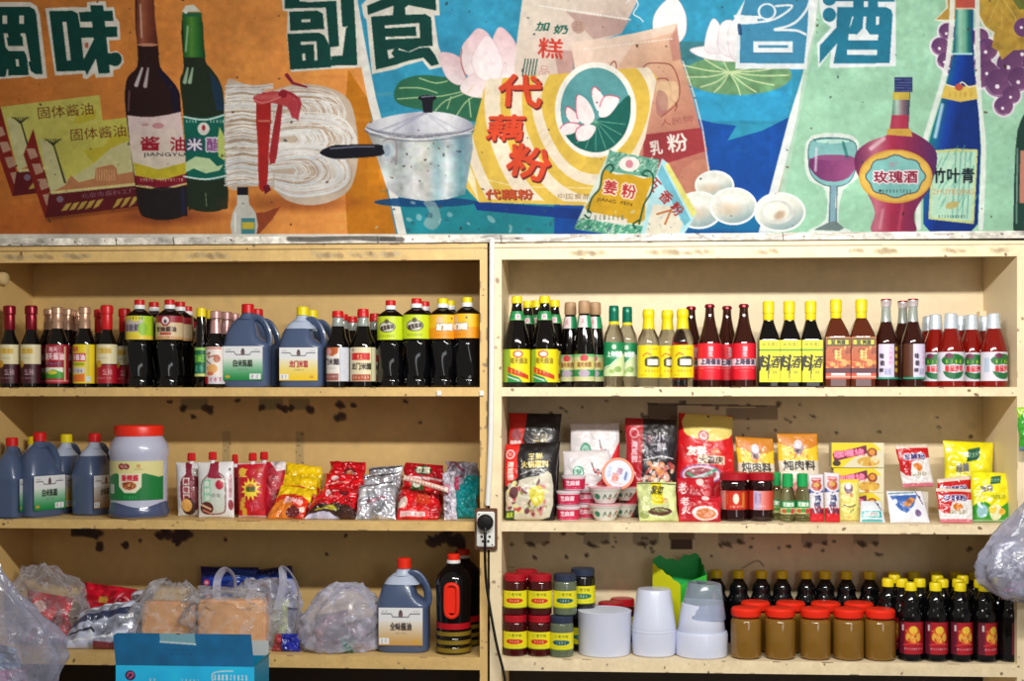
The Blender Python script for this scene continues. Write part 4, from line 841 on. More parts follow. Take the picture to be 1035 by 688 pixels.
# --- thin dark bottle, green label, yellow cap
@maker
def slimG():
    def art(c, r, h): c.rect(-99, 0, 99, 3, (140, 190, 90)); c.text('生抽王', 0, 11, 7, (120, 190, 60), w=11, bold=.05); c.ell(0, 22, 5, 4, (20, 110, 90)); c.rect(-99, h-3, 99, h, (200, 206, 120)); c.tiny(-5, 18, 5, 24, (90, 180, 140))
    return bottle('soy_sauce_bottle', K(204, .06), [(0, 6), (1, 6.5), (42, 6.5), (48, 5.8), (62, 5), (70, 4.4), (73, 4)], soy, [('cap', capprof(71, 80, 4.6), yelp)], [('label', 6.5, 6.5, 11, 40, 220, (10, 96, 56), art)])
@maker
def illus():
    def art(c, r, h):
        c.rect(-12, h*.8, -5, h, (196, 30, 50)); c.line([(-7, 8), (-3, 6), (-5, 11), (2, 9), (6, 12)], 1.2, (150, 70, 40), sm=3); c.line([(-8, 14), (-2, 18), (-7, 21)], 1.1, (90, 40, 50), sm=3); c.ell(-1, 22, 6, 4.5, (226, 170, 100)); c.ell(4, 12, 3.5, 4, (176, 90, 60), a=.8)
        c.ell(-3, 27, 4, 2, (206, 110, 80)); c.rect(-5, 30, 12, h, (206, 206, 214)); c.tiny(-4, 31, 10, 35, (200, 40, 90)); c.rect(-9, 1, 9, 2.5, (206, 90, 70), .7)
    return bottle('soy_sauce_bottle', K(220, .06), [(0, 9.5), (1, 10.2), (42, 10.2), (47, 9.4), (52, 7), (55, 5.8), (70, 5)], soy, [('cap', [(54, 5.9), (62, 5.5), (70, 5), (70.5, 5.8), (77, 5.8), (78, 5)], pinkf)], [('label', 10.2, 10.2, 3.5, 41, 200, (230, 222, 216), art)])
def vin(fn, bg, r=12.5, H=79):
    return bottle('vinegar_bottle', K(366, .06), [(0, r-1), (1, r), (42, r), (46, r-1), (50, r-3), (56, 7.6), (63, 6)], soy, [('neck', [(61.5, 6.4), (66, 5.5), (70, 5.2), (70.5, 6)], glassb), ('cap', capprof(70.5, H, 5.6), redp)], [('label', r, r, 6, 40, 190, bg, fn)])
@maker
def vinA():
    def art(c, r, h):
        c.rect(-99, 0, 4, h, (226, 220, 214)); c.poly([(-14, 0), (3, 0), (2, 6), (-3, 9), (-14, 7)], (186, 96, 50)); c.ell(-8, 4.5, 3.5, 3.5, (226, 160, 160)); c.text('门米醋', -5, 14.5, 6, (60, 50, 60), w=17, bold=.06); c.tiny(-10, 20, 0, 22, (150, 150, 160)); c.rect(-14, 26, 3, 33, (150, 90, 84)); c.tiny(-12, 28, 2, 30, (226, 206, 200)); c.rect(4, 0, 5, h, (160, 160, 170)); c.tiny(6, 4, 11, 30, (190, 190, 206), a=.5)
    return vin(art, (206, 210, 222), 11.5, 77)
@maker
def vinB():
    def art(c, r, h):
        c.rect(-11, 6, 9, 13, (206, 30, 30)); c.text('红', -1, 9.5, 5, (240, 200, 160), w=6); c.text('龙门米醋', 0, 19, 6.5, (50, 40, 30), w=22, bold=.07); c.rect(-11, 27, 10, 33, (176, 80, 50)); c.tiny(-9, 28.5, 9, 31.5, (236, 210, 190)); c.rect(10.5, 0, 12, h, (150, 190, 110)); c.ell(-9, 3, 2, 2, (190, 150, 120))
    return vin(art, (226, 216, 180), 12.8)
# --- jugs
jugm = mat('slate_jug_plastic', (74, 90, 122), .28, coat=.2, var=.12, bscale=8); jugw = mat('milky_jug_top', (176, 188, 210), .35); jugd = mat('dark_jug_plastic', (34, 44, 70), .3, coat=.2)
def jug(capm, fn, milky=True, jm=None, tall=0):
    k = K(250, .09); jm = jm or jugm; root = empty('vinegar_jug'); t = tall
    lathe('body', [(0, 21.5, 4), (2, 23.2, 4), (16, 23.4, 4), (38+t, 23.4, 4), (41+t, 24, 4), (43+t, 23.6, 4), (46+t, 23, 3.6), (51+t, 21.6, 3.3, -.4), (56+t, 19.4, 3, -1.2), (61+t, 16.2, 2.7, -2)]+([] if milky else [(66+t, 12.2, 2.4, -2.6), (70.5+t, 7.4, 2, -1.8)]), jm, root, k, n=40, asp=.64)
    for v in root.children[0].data.vertices:       # flatten the handle side of the shoulder
        z = v.co.z/k
        if z > 44+t and v.co.x/k > 6: f_ = min(1, (z-44-t)/5); v.co.x = (6+(v.co.x/k-6)*(1-.62*f_))*k
    if milky: lathe('clear_shoulder', [(60.6+t, 16.4, 2.7, -2), (66+t, 12.2, 2.4, -2.6), (70.5+t, 7.4, 2, -1.8)], jugw, root, k, n=40, asp=.64)
    lathe('neck', [(68.5+t, 9, 2, -2), (71+t, 6.8, 2, -1), (76+t, 5.6, 2), (76.5+t, 4.6, 2)], jugw if milky else jm, root, k, n=24, asp=.85)
    lathe('cap', [(75+t, 6.4), (83+t, 6.2), (84+t, 5.4)], capm, root, k, n=24)
    pts = [(4, 0, 69+t), (10, 0, 70+t), (15.5, 0, 66+t), (20, 0, 58+t), (22, 0, 50+t), (21, 0, 42+t)]
    V, Fc = tube_geo(spl3([(a*k, b*k, c_*k) for a, b, c_ in pts]), [2.7*k]*100, 12, 1.8); link('handle', mesh('handle', V, Fc), jm, root)
    c = Cv(-21, 0, 21, 35, 1.7, (226, 228, 232)); fn(c); flatlab('label', c, paper, root, -21*k, 19*k, 7*k, 41*k, -.64*23.4*k-.0012)
    return root
def juglab(c0, c1, tx, tc):
    def fn(c):
        c.poly([(-21, 12), (21, 12), (21, 35), (-21, 35)], grad(c0, c1, 0, 12, 0, 34)); c.line([(-18, 6), (-9, 6), (-7, 9), (7, 9), (9, 6), (18, 6)], .8, (90, 90, 100)); c.ell(0, 6.5, 2.2, 3, (110, 90, 90)); c.ell(0, 4, 1.6, 1.6, (90, 70, 70)); c.tiny(-18, 3, -12, 4.5, (120, 120, 130)); c.tiny(12, 3, 18, 4.5, (120, 120, 130))
        c.text(tx, 0, 17.5, 7, tc, w=20, bold=.05); c.tiny(-5, 23, 6, 24.5, (110, 100, 90)); c.rect(7 if c1[0] < 120 else -20, 28, 19 if c1[0] < 120 else -11, 33.5, (232, 236, 238)); c.tiny(8 if c1[0] < 120 else -19, 29, 18 if c1[0] < 120 else -12, 33, (90, 90, 110), a=.5); c.ell(-16 if c1[0] < 120 else 14, 31, 2.5, 1.5, (206, 160, 60))
    return fn
@maker
def jugG(): return jug(redp, juglab((226, 232, 228), (20, 130, 60), '白米陈醋', (50, 60, 50)), milky=False)
@maker
def jugY(): return jug(yelp, juglab((230, 228, 214), (236, 196, 30), '龙门米醋', (176, 60, 70)))
@maker
def jugB(): return jug(redp, juglab((206, 206, 206), (150, 120, 90), '全味酱油', (70, 70, 70)), tall=0)
@maker
def jugO(): return jug(redb, juglab((228, 226, 222), (196, 150, 80), '全味酱油', (70, 60, 60)))
# --- right side, top shelf
@maker
def oyster():
    def art(c, r, h):
        c.poly([(-20, 0), (-9, 0), (-8, h), (-20, h)], (120, 170, 60), .8); c.ell(-1, 5, 5, 3.5, (190, 40, 40)); c.ell(-1, 5, 3.8, 2.4, (236, 220, 210)); c.text('海天酱油', 0, 11.5, 6, (150, 130, 20), w=19, bold=.04); c.poly([(-12, 17), (-4, 20), (6, 24), (11, 26), (11, 30), (0, 27), (-12, 23)], (196, 60, 30)); c.tiny(-9, 20, 6, 24, (240, 190, 60), a=.7); c.poly([(-12, 24), (0, 28), (4, 33), (-12, 33)], (40, 140, 70)); c.line([(-12, 27), (0, 31)], 1, (230, 230, 230))
    def nk(c, r, h): c.rect(-2.6, 3, 2.6, 8.5, (230, 214, 220)); c.text('天', 0, 5.6, 4, (190, 30, 60), w=3.6); c.rect(-99, h-1, 99, h, (120, 190, 110))
    return bottle('sauce_bottle', K(551, .07), [(0, 13), (1, 13.6), (38, 13.6), (44, 13.3), (52, 11.8), (60, 9.6), (68, 7.8), (76, 6), (82, 5), (85, 4.8)], soy, [('cap', capprof(84.5, 92, 5.2), yelp)], [('label', 13.6, 13.6, 5, 38, 200, (238, 220, 26), art), ('neck_label', 8, 6, 67.5, 76.5, 300, (24, 140, 76), nk)])
@maker
def corky():
    def art(c, r, h):
        c.rect(-99, 0, 99, 3, (120, 190, 120)); c.ell(0, 4, 4, 3.4, (196, 60, 70)); c.rect(-12, 7, 12, 14, (222, 206, 120)); c.text('海天米醋', 0, 10.5, 5, (150, 110, 60), w=15, bold=.04); c.rect(-99, 15.5, 99, 22, (30, 140, 80)); c.ell(0, 19, 6, 3.6, (176, 160, 180)); c.tiny(-9, 23, 9, 25, (190, 190, 140)); c.rect(-4, 0, -3, h, (206, 170, 140), .4)
    def nk(c, r, h): c.rect(-6, 0, 3, h, (226, 206, 206)); c.text('天', -1, 6, 5, (190, 40, 60), w=4)
    return bottle('vinegar_bottle', K(590, .07), [(0, 10), (1, 10.6), (36, 10.6), (44, 10), (54, 8.6), (60, 7.8), (73, 5.6), (77, 5)], soy, [('cap', [(74, 5.6), (75, 6.2), (84, 6), (86.5, 5.6), (87, 4.6)], brownc)], [('label', 10.6, 10.6, 6, 33, 210, (206, 206, 150), art), ('neck_label', 7.8, 5.9, 60, 72, 300, (34, 150, 96), nk)])
@maker
def clearG():
    def art(c, r, h):
        c.poly([(-20, h), (-12, 27), (-4, 24), (4, 17), (9, 13), (20, 10), (20, h)], (206, 224, 170)); c.line([(-13, 26), (-4, 23), (4, 16), (10, 12)], 1, (236, 240, 220)); c.ell(0, 5, 2.2, 2.4, (200, 226, 200)); c.text('上海香醋', 1, 12, 5.5, (236, 244, 236), w=16, bold=.08); c.tiny(-5, 15.5, 5, 16.5, (180, 220, 190)); c.ell(4, 27, 4, 3, (110, 150, 60), a=.7); c.ell(-2, 29, 3, 2, (150, 180, 90), a=.8)
    return bottle('rice_vinegar_bottle', K(620, .07), [(0, 9.5), (1, 10.4), (48, 10.4), (54, 9), (60, 6.4), (63, 5.2), (68, 4.8)], glass, [('cap', [(66, 5), (67, 5.2), (74, 5), (75, 5.2), (81, 4.9), (82, 4.2)], greenc), ('cap_band', [(62.5, 5.2), (65.9, 5.1)], yelp)], [('label', 10.4, 10.4, 11, 45, 200, (14, 130, 78), art)])
def yv(fill):
    def art(c, r, h):
        c.poly([(-5, 13), (5, 11), (11, 13), (12, 17), (11, 21), (4, 22), (-5, 21), (-6, 17)], (60, 60, 40), sm=2); c.rect(-3.5, 14, 9.5, 20, (206, 206, 190)); c.text('白醋', 3, 17, 5, (236, 236, 226), w=9, bold=.05); c.line([(-8, 11), (-4, 8), (0, 10)], 1, (206, 60, 30), sm=2); c.tiny(-3, 3, 9, 5, (120, 110, 30)); c.tiny(-6, 24, 9, 27, (196, 90, 30)); c.tiny(-10, 29, -4, 31, (150, 130, 30))
    return bottle('white_vinegar_bottle', K(690, .07), [(0, 10), (1, 11), (44, 11), (50, 10), (55, 7.8), (59, 6.2), (70, 5)], fill, [('cap', [(58, 6.3), (60, 6.2), (69, 5.4), (70, 5.6), (71, 6.1), (76, 6), (78.4, 5)], yelp)], [('label', 11, 11, 9.5, 42, 200, (240, 216, 24), art)])
@maker
def clearY(): return yv(glass)
@maker
def beer():
    def art(c, r, h):
        c.rect(-20, 14.5, 20, 22.5, (236, 214, 226)); c.poly([(-20, 13), (-6, 14.5), (6, 14.5), (20, 13), (20, 15.5), (-20, 15.5)], (220, 30, 44)); c.text('上海酱油', 0, 18.5, 6, (56, 44, 70), w=21, bold=.06); c.text('冠', 0, 6, 4.5, (240, 190, 200), w=4.5, bold=.05); c.text('生', 0, 11, 4.5, (240, 190, 200), w=4.5, bold=.05); c.line([(-12, 25), (0, 24.4), (12, 25)], .7, (240, 130, 130)); c.tiny(-6, 27, 6, 28.5, (240, 130, 130)); c.rect(-20, 35.8, 20, 37, (150, 10, 30))
    return bottle('soy_sauce_bottle', K(752, .06), [(0, 11), (1, 12), (44, 12), (48, 11), (54, 8.8), (62, 6.6), (70, 5), (76, 4.4), (81, 4.2)], soyb, [('cap', [(80, 4.4), (80.6, 5.2), (82.6, 5), (83.8, 3.8)], maroon)], [('label', 12, 12, 7, 44, 200, (222, 24, 44), art)])
def square(bm, w, H, lz0, lz1, bg, fn, cz):
    k = K(797, .07); root = empty('cooking_wine_bottle')
    lathe('body', [(0, w-1, 8), (1, w, 8), (lz1-1, w, 8), (lz1+2, w-.6, 7), (lz1+6, w*.86, 6), (lz1+12, w*.68, 4), (cz-3, w*.5, 3), (cz, 4.6, 2), (cz+6, 4.2, 2)], bm, root, k, n=40)
    lathe('cap', [(cz-1.5, 5.2), (cz, 5.5), (cz+5, 5.3), (cz+5.5, 5.8), (H-1.5, 5.8), (H, 5)], yelp, root, k, n=24)
    lathe('neck_ring', [(cz-3, 5.4), (cz-1.6, 5.4)], mat('gold_ring', (200, 180, 110), .3, .4), root, k, n=24)
    c = Cv(-w, 0, w, lz1-lz0, 1.8, bg); fn(c, w, lz1-lz0)
    flatlab('label', c, paper, root, -(w-.5)*k, (w-.5)*k, lz0*k, lz1*k, -w*k-.0007)
    return root
@maker
def cookY():
    def art(c, w, h):
        c.rect(-w, 9, w, 11, (96, 150, 20)); c.text('料酒王', 3, 4.5, 4, (90, 90, 30), w=11, bold=.04); c.ell(-6, 4.5, 2, 1.5, (170, 170, 40))
        c.text('料', -5.5, 23, 15, (20, 20, 14), w=12, sh=.2, bold=.045); c.line([(-1, 15), (-1.2, 38)], 1.6, (20, 20, 14), w2=.8); c.text('酒', 5.5, 22, 12, (20, 20, 14), w=9, sh=.25, bold=.045); c.text('料', 5, 32, 4, (90, 90, 30), w=4); c.tiny(-2, 39, 4, 40.5, (60, 60, 20))
    return square(soy, 10.7, 86.5, 5, 47, (234, 224, 30), art, 69)
@maker
def cookO():
    def art(c, w, h):
        c.rect(-w, 0, w, h, grad((176, 110, 60), (200, 70, 40), 0, 0, 0, h)); c.rect(-w+1, 2, w-1, 9, (30, 24, 12)); c.rect(-w+2, 3, w-2, 8, (206, 196, 60)); c.text('料酒', 3, 5.5, 4, (30, 30, 10), w=8, bold=.08); c.text('烹', -5, 5.5, 4, (30, 30, 10), w=4, bold=.05)
        for _ in range(26): c.ell(w*(2*RNG.random()-1), 10+22*RNG.random(), 1+2.5*RNG.random(), 1+2*RNG.random(), [(236, 160, 60), (150, 60, 40), (236, 196, 110), (120, 60, 50)][int(RNG.random()*4)], a=.7)
        c.text('料', 0, 18, 10, (240, 206, 120), w=7, bold=.05); c.tiny(-7, 26, 7, 29, (236, 200, 110), a=.7); c.rect(-w, 31, w, 36, (90, 36, 50)); c.rect(-7, 36, 7, 38.5, (226, 226, 226)); c.rect(-w, 39, w, 40, (220, 190, 170))
    return square(mat('amber_brown_glass', (86, 34, 14), .07, coat=.6), 12.6, 88, 8, 50, (190, 90, 50), art, 70)
@maker
def lilac():
    def art(c, r, h):
        c.rect(6, 0, 99, h, (84, 44, 26)); c.rect(-99, 0, -10, h, (84, 44, 26))
        for i in range(4): c.text('味', 9.5, 5+i*7, 4.5, (206, 170, 60), w=4.5, bold=.05)
        c.text('味', -6.5, 12, 5, (60, 50, 60), w=4, bold=.05); c.text('极', -6, 19, 5, (60, 50, 60), w=4.5, bold=.05); c.text('鲜', -7, 26, 4, (60, 50, 60), w=4, bold=.05)
        for i, s_ in enumerate('六月香鲜'): c.text(s_, 2, 5+i*4.5, 4, (226, 120, 180), w=3.6)
        c.rect(-4, 24, 3, 31, (170, 170, 206), .6); c.tiny(-4, 25, 3, 30, (110, 110, 160), a=.4); c.rect(-99, h-2, 99, h, (30, 150, 120))
    return bottle('soy_sauce_bottle', K(895, .06), [(0, 10.6), (1, 11.6), (44, 11.6), (50, 10.4), (57, 8), (64, 5.8), (66, 5.4)], soyb, [('neck', [(64, 5.7), (70, 4.9), (81, 4.3)], glassb), ('cap', [(81, 4.9), (86, 5.2), (86.4, 5.4), (87.6, 5.2), (88, 4.4)], silverc), ('cap_top', [(87.2, 5.3), (88.4, 5.2), (88.8, 4.2)], maroon)], [('label', 11.6, 11.6, 8, 43, 210, (214, 206, 232), art)])
@maker
def ketchup():
    def art(c, r, h):
        c.poly([(-13, 8), (-8, 4), (0, 2), (8, 4), (14, 8), (9, 13), (0, 12), (-9, 13)], (30, 110, 50), sm=2); c.ell(-5, 4, 4, 2.5, (110, 40, 70)); c.tiny(-9, 8, 9, 11.5, (196, 214, 40), n=4); c.text('番茄沙司', 0, 16.5, 6, (206, 26, 40), w=18, bold=.09); c.poly([(-11, 19), (0, 21), (11, 19), (7, 25), (0, 27), (-7, 25)], (24, 106, 60), sm=2); c.rect(-20, 6, -14, 20, (150, 180, 206), .6); c.rect(15, 3, 20, 26, (190, 196, 220), .6)
    return bottle('ketchup_bottle', K(960, .07), [(0, 12), (1, 13.2), (36, 13.2), (42, 12), (50, 9.4), (57, 7), (61, 6)], mat('ketchup', (126, 16, 8), .1, coat=.5), [('cap', [(58, 6.4), (59, 7), (63, 6.6), (65, 6.7), (68, 6.2), (73, 6), (74, 5)], wbfoil)], [('label', 13.2, 13.2, 6, 35, 220, (216, 214, 226), art)])
# --- second shelf
@maker
def bigjar():
    k = K(140, .12)
    milk = mat('milky_jar', (186, 190, 214), .25, coat=.3, var=.1, bscale=14)
    def art(c, r, h):
        c.poly([(-60, 14), (-30, 16), (-15, 12), (0, 17), (15, 12), (30, 16), (60, 14), (60, h), (-60, h)], (10, 120, 56), sm=2); c.ell(-8, 5.5, 3.6, 3, (150, 30, 40)); c.ell(-3, 5.5, 3.4, 2.8, (130, 26, 40)); c.text('味极', -5.5, 5.5, 3.5, (236, 220, 200), w=8); c.ell(9, 5, 2, 2, (206, 160, 100)); c.tiny(4, 7.5, 15, 9, (150, 120, 90))
        c.poly([(-11, 12), (12, 12), (12, 25), (6, 31), (-5, 31), (-11, 25)], (232, 228, 200)); c.text('香辣酱', .5, 16.5, 6, (206, 40, 70), w=17, bold=.06); c.ell(0, 24, 7, 4, (176, 90, 50)); c.specks(14, (-6, 21, 7, 27), .5, 1.4, [(230, 190, 120), (120, 50, 30)]); c.rect(-26, 23, -18, 32, (206, 214, 206)); c.tiny(-25, 24, -19, 31, (110, 120, 110), a=.4); c.tiny(-6, 34, 8, 37, (60, 170, 100))
    R_ = bottle('large_sauce_jar', k, [(0, 26), (2, 29), (6, 29.5), (9, 28.3), (13, 27.8), (60, 28.3), (64, 29.5), (72, 28.6), (78, 25), (82, 22.5)], milk,
        [('lid', [(81, 22.8), (81.5, 24), (90, 24.3), (91.5, 23.5), (92, 21)], redb)], [('label', 28.2, 28.2, 18.5, 57, 150, (222, 216, 150), art)], n=48)
    o = lathe('sauce_residue', [(1.5, 28.9), (3, 29.4), (6, 29.8), (9, 28.7), (13.5, 28.1)], mat('slate_residue', (72, 84, 120), .25, coat=.3), R_, k, n=48)
    for v in o.data.vertices:
        if v.co.z > 12*k: v.co.z += 2.6*k*math.sin(3*math.atan2(v.co.y, v.co.x)+2)
    return R_
@maker
def darkjar():
    def art(c, r, h):
        c.rect(-30, 0, -10, h, (206, 130, 120)); c.tiny(-16, 3, -11, 16, (236, 200, 200), a=.5); c.rect(-7, 2, 8, h-2, (200, 46, 20)); c.ell(.5, 8, 3, 5, (240, 226, 210)); c.tiny(-9, 3, -7.5, 14, (226, 190, 60)); c.rect(7, 2, 10, h-2, (206, 160, 40), .7); c.tiny(-6, 14.5, 7, 16.5, (240, 226, 220))
    return bottle('chilli_sauce_jar', K(741, .1), [(0, 12.5), (1.5, 14), (6, 14.2), (9, 13.4), (31, 13.4), (34, 14.2), (38, 14), (41.5, 12)], mat('chilli_oil', (34, 8, 10), .07, coat=.5), [('lid', [(40.5, 13.6), (41, 14.6), (47, 14.6), (48.5, 13)], mat('dark_red_lid', (170, 18, 34), .35))], [('label', 13.4, 13.4, 11.5, 30.5, 200, (190, 40, 24), art)])
@maker
def darkjarP():
    def art(c, r, h): c.rect(-9, 0, 30, h, grad((226, 190, 206), (220, 70, 50), -8, 0, 10, 0)); c.rect(-9, 1, -2, h-1, (190, 170, 206)); c.tiny(-8, 3, 0, 12, (120, 100, 150), a=.5); c.tiny(-8, 14, 4, 16, (240, 230, 240))
    return bottle('chilli_sauce_jar', K(768, .1), [(0, 12), (1.5, 13), (6, 13.2), (9, 12.6), (31, 12.6), (34, 13.2), (38, 13), (41.5, 11.5)], mat('chilli_oil', (34, 8, 10), .07), [('lid', [(40.5, 12.6), (41, 13.4), (47, 13.4), (48.5, 12)], mat('dark_red_lid', (170, 18, 34), .35))], [('label', 12.6, 12.6, 11.5, 30.5, 200, (190, 40, 24), art)])
@maker
def greensmall():
    def art(c, r, h): c.rect(-20, 0, 20, 7, (30, 140, 80)); c.text('花椒油', 0, 3.6, 4, (226, 240, 220), w=11, bold=.05); c.ell(-4, 10, 3, 2, (190, 90, 50)); c.ell(4, 10, 3, 2.4, (206, 60, 70)); c.ell(0, 9.5, 2.5, 2, (60, 150, 60))
    return bottle('pepper_oil_bottle', K(795, .1), [(0, 6.8), (1, 7.5), (5, 7.5), (6, 7), (8, 7.5), (24, 7.5), (30, 6.6), (35, 4.6), (36, 4.2)], glassg, [('cap', [(34.5, 5), (35, 5.6), (47, 5.4), (48, 4.6)], greenp)], [('label', 7.5, 7.5, 8, 21, 220, (206, 214, 150), art)])
# --- bottom shelf
def yjar(name, fill, lidm, tc, rr=12):
    def art(c, r, h): c.ell(-5.5, 3.6, 2, 2, (206, 206, 30)); c.text('老干妈', 2, 3.8, 3.4, (70, 80, 20), w=10, bold=.05); c.poly([(-9, 9.5), (-6, 7.5), (5, 7.5), (9, 9.5), (5, 11.8), (-6, 11.8)], tc, sm=2); c.tiny(-5, 8.6, 5, 10.8, (240, 220, 160), n=4); c.tiny(-9, 13.5, 9, 14.5, (120, 150, 20), a=.6); c.rect(-30, 15.8, 30, 16.6, (150, 180, 20))
    return bottle(name, K(544, .06), [(0, 11), (1, 12), (31, 12), (33, 11.5), (35, 9.6)], fill, [('lid', [(33.5, 10.8), (34, 11.6), (39.5, 11.6), (40.6, 10.6)], lidm)], [('label', 12, 12, 7.5, 24.5, 190, (232, 222, 30), art)])
@maker
def jarRed(): return yjar('chilli_crisp_jar', mat('maroon_content', (64, 8, 10), .08, coat=.5), mat('dark_red_lid', (170, 18, 34), .35), (206, 50, 30))
@maker
def jarBlue(): return yjar('pickle_jar', mat('greenish_glass', (96, 106, 84), .1, coat=.5, var=.3, bscale=90), mat('slate_blue_lid', (52, 62, 86), .35, .3), (20, 90, 110))
@maker
def jarDark(): return yjar('pickle_jar', mat('dark_content', (24, 20, 18), .1, coat=.4), mat('slate_blue_lid', (52, 62, 86), .35, .3), (20, 110, 90))
@maker
def peanut():
    root = bottle('sesame_paste_jar', K(789, .06), [(0, 13), (1.5, 15.4), (4, 16), (38, 16), (40.5, 15), (42, 13)], mat('sesame_paste', (128, 92, 34), .12, coat=.5, var=.1, bscale=25), [('neck', [(41.5, 13.4), (44.5, 13.6)], mat('reddish_glass', (110, 30, 14), .1)), ('lid', [(43.5, 14), (44, 15.2), (45.5, 15.6), (50.5, 15.6), (52.5, 14), (52.8, 12)], redb)])
    return root
def ycap(fn, bg):
    return bottle('soy_sauce_bottle', K(944, .06), [(0, 11), (1.5, 12.4), (5, 12.5), (7, 12), (40, 12), (44, 12.6), (48, 12.2), (52, 10), (55, 9.4), (58, 10), (62, 9), (67, 6), (70, 4.6)], pet, [('cap', [(69.5, 5.4), (70, 6), (76.5, 6), (78, 5.2)], yelp)], [('label', 12, 12, 7.5, 39.5, 150, bg, fn)] if fn else ())
@maker
def redlab():
    def art(c, r, h):
        c.rect(-20, 0, -9, h, (96, 14, 40)); c.rect(-11.5, 3, -9.5, 9, (200, 190, 190)); c.ell(0, 13, 7, 9, (206, 90, 30)); c.ell(0, 8, 4, 4, (236, 190, 60)); c.ell(-5, 15, 2.5, 4, (230, 170, 60)); c.ell(5, 15, 2.5, 4, (230, 170, 60)); c.ell(0, 16, 3, 5, (236, 150, 50)); c.specks(16, (-7, 5, 7, 22), .4, 1, [(250, 220, 120), (150, 30, 20)]); c.tiny(-9, 25.5, 11, 27.5, (236, 200, 210)); c.line([(-10, 23), (0, 21), (12, 23)], 1, (220, 60, 60), sm=2)
    return ycap(art, (168, 16, 34))
@maker
def plaincap(): return ycap(None, None)
@maker
def redlabS():
    return ycap(lambda c, r, h: (c.rect(-30, 0, 30, h, (20, 14, 18)), c.ell(-1, 15, 5, 12, (190, 50, 30)), c.ell(0, 14, 3, 7, (220, 120, 60))), (20, 14, 18))
@maker
def handlejug():
    k = K(458, .09); root = empty('soy_sauce_keg')
    lathe('body', [(0, 15.5), (1.5, 17.3), (6, 17.8), (7.5, 17), (9, 17.8), (15, 17.8), (16.5, 17), (18, 17.8), (24, 17.8), (25, 16.8), (32, 17), (60, 17.8), (72, 18), (78, 16.6), (83, 12.5), (87, 8), (90, 6.2), (92, 5.6)], pet, root, k, n=36)
    lathe('cap_ring', [(90, 7), (93, 6.8), (93.3, 6)], whp, root, k); lathe('cap', [(93.2, 6.4), (98, 6.4), (99, 5.6)], redb, root, k)
    gl = mat('gold_label', (150, 126, 40), .4, .4)
    for z in (2.5, 10.5, 19): lathe('gold_band', [(z, 17.95), (z+4, 17.95), (z+4.4, 17.2)], gl, root, k, n=36)
    lathe('red_band', [(25.5, 17.3), (31.5, 17.4)], mat('crimson_band', (176, 14, 30), .35), root, k, n=36)
    h = joinbox('handle', [], redb) if 0 else None
    V, Fc = tube_geo([(x*k, (-18.2-.9)*k, z*k) for x, z in spl2([(0, 38), (5, 41), (6, 50), (6, 62), (5, 69), (0, 71), (-5, 69), (-6, 62), (-6, 50), (-5, 41), (0, 38)])], 2.1*k, 8)
    link('handle', mesh('handle', V, Fc), redb, root)
    box('handle_panel', (-4.6*k, -18.6*k, 42*k), (4.6*k, -17*k, 68*k), redb, root, .0015)
    return root
def spl2(p, n=3): return [(q.x, q.z) for q in spl3([(a, 0, b) for a, b in p], n)]
# ------------------------------------------------------------------ top shelf, left unit
F1, F2, F3 = .055, .135, .215
g = 'soy sauce bottles on the left of the top shelf'
SB = 'bottle'
place('soyA', 9.6, F1, 1, 'dark soy sauce bottle with maroon cap at the far left end of top shelf', SB)
place('soyA', 31.5, F1, 1, 'dark soy bottle with maroon cap, second from the left end', SB, rz=-12)
place('soyC', 58, F1, 1, 'soy bottle with red wraparound label and copper foil neck, front one', SB)
place('soyC', 50, F2, 1, 'foil-necked soy bottle behind the red labelled one, to its left', SB, rz=20)
place('soyC', 68.5, F2, 1, 'foil-necked soy bottle behind the red labelled one, to its right', SB, rz=-15)
place('soyD', 85.5, F1, 1, 'soy bottle with bright yellow label and copper foil neck', SB)
place('soyD', 78.6, F2+.02, 1, 'foil-necked soy bottle half hidden behind the yellow labelled one', SB, rz=30, s=.98)
place('soyB', 108, F1, 1, 'red-capped soy bottle with cream over crimson label', SB)
place('soyB', 101, F2, 1, 'soy bottle peeping from behind the cream and crimson labelled one', SB, rz=20, s=.97)
place('soyB', 125.8, F2, 1, 'red-capped soy bottle squeezed behind the big green-yellow labelled bottle', SB, s=.98)
place('petA2', 141, .065, 1, 'big dark bottle, red cap, yellow and green shoulder label with grey script', SB)
place('petA2', 155.5, .165, 1, 'big dark bottle behind the leftmost two big bottles, only red cap showing', SB, rz=40)
place('petB', 171.5, .065, 1, 'big dark bottle with beige and crimson shoulder label, red cap', SB)
place('petB', 182, .16, 1, 'big dark bottle right behind the beige and crimson labelled one', SB, rz=-20)
place('petB', 189.5, .255, 1, 'third big dark bottle in the file behind the beige labelled one', SB, rz=30, s=.97)
place('slimG', 203.3, F1, 1, 'slim dark bottle with yellow cap and deep green label', SB)
place('slimG', 213, F2+.02, 1, 'slim bottle with yellow cap behind the deep green labelled one', SB, rz=30)
place('illus', 218, F1, 1, 'soy bottle with white illustrated label and pink foil neck, beside slate jug', SB, s=.99)
place('illus', 229, F2+.01, 1, 'pink-foil bottle behind the illustrated label one, second in file', SB, rz=20)
place('illus', 237, F3+.01, 1, 'pink-foil bottle at the back beside the slate jug, third in file', SB, rz=20)
place('jugG', 250.5, .085, 1, 'slate blue vinegar jug with green label and red cap on top shelf', 'jug')
place('jugG', 260, .2, 1, 'slate jug behind the green labelled one, second red cap in file', 'jug', s=.97)
place('jugG', 272, .292, 1, 'slate jug at the back of the file with its handle side showing', 'jug', s=.955) if 0 else None
place('jugY', 306, .085, 1, 'slate blue vinegar jug with yellow and white label and yellow cap', 'jug', s=.965)
place('jugY', 315.5, .2, 1, 'yellow-capped slate jug behind the yellow and white labelled jug', 'jug', s=.955)
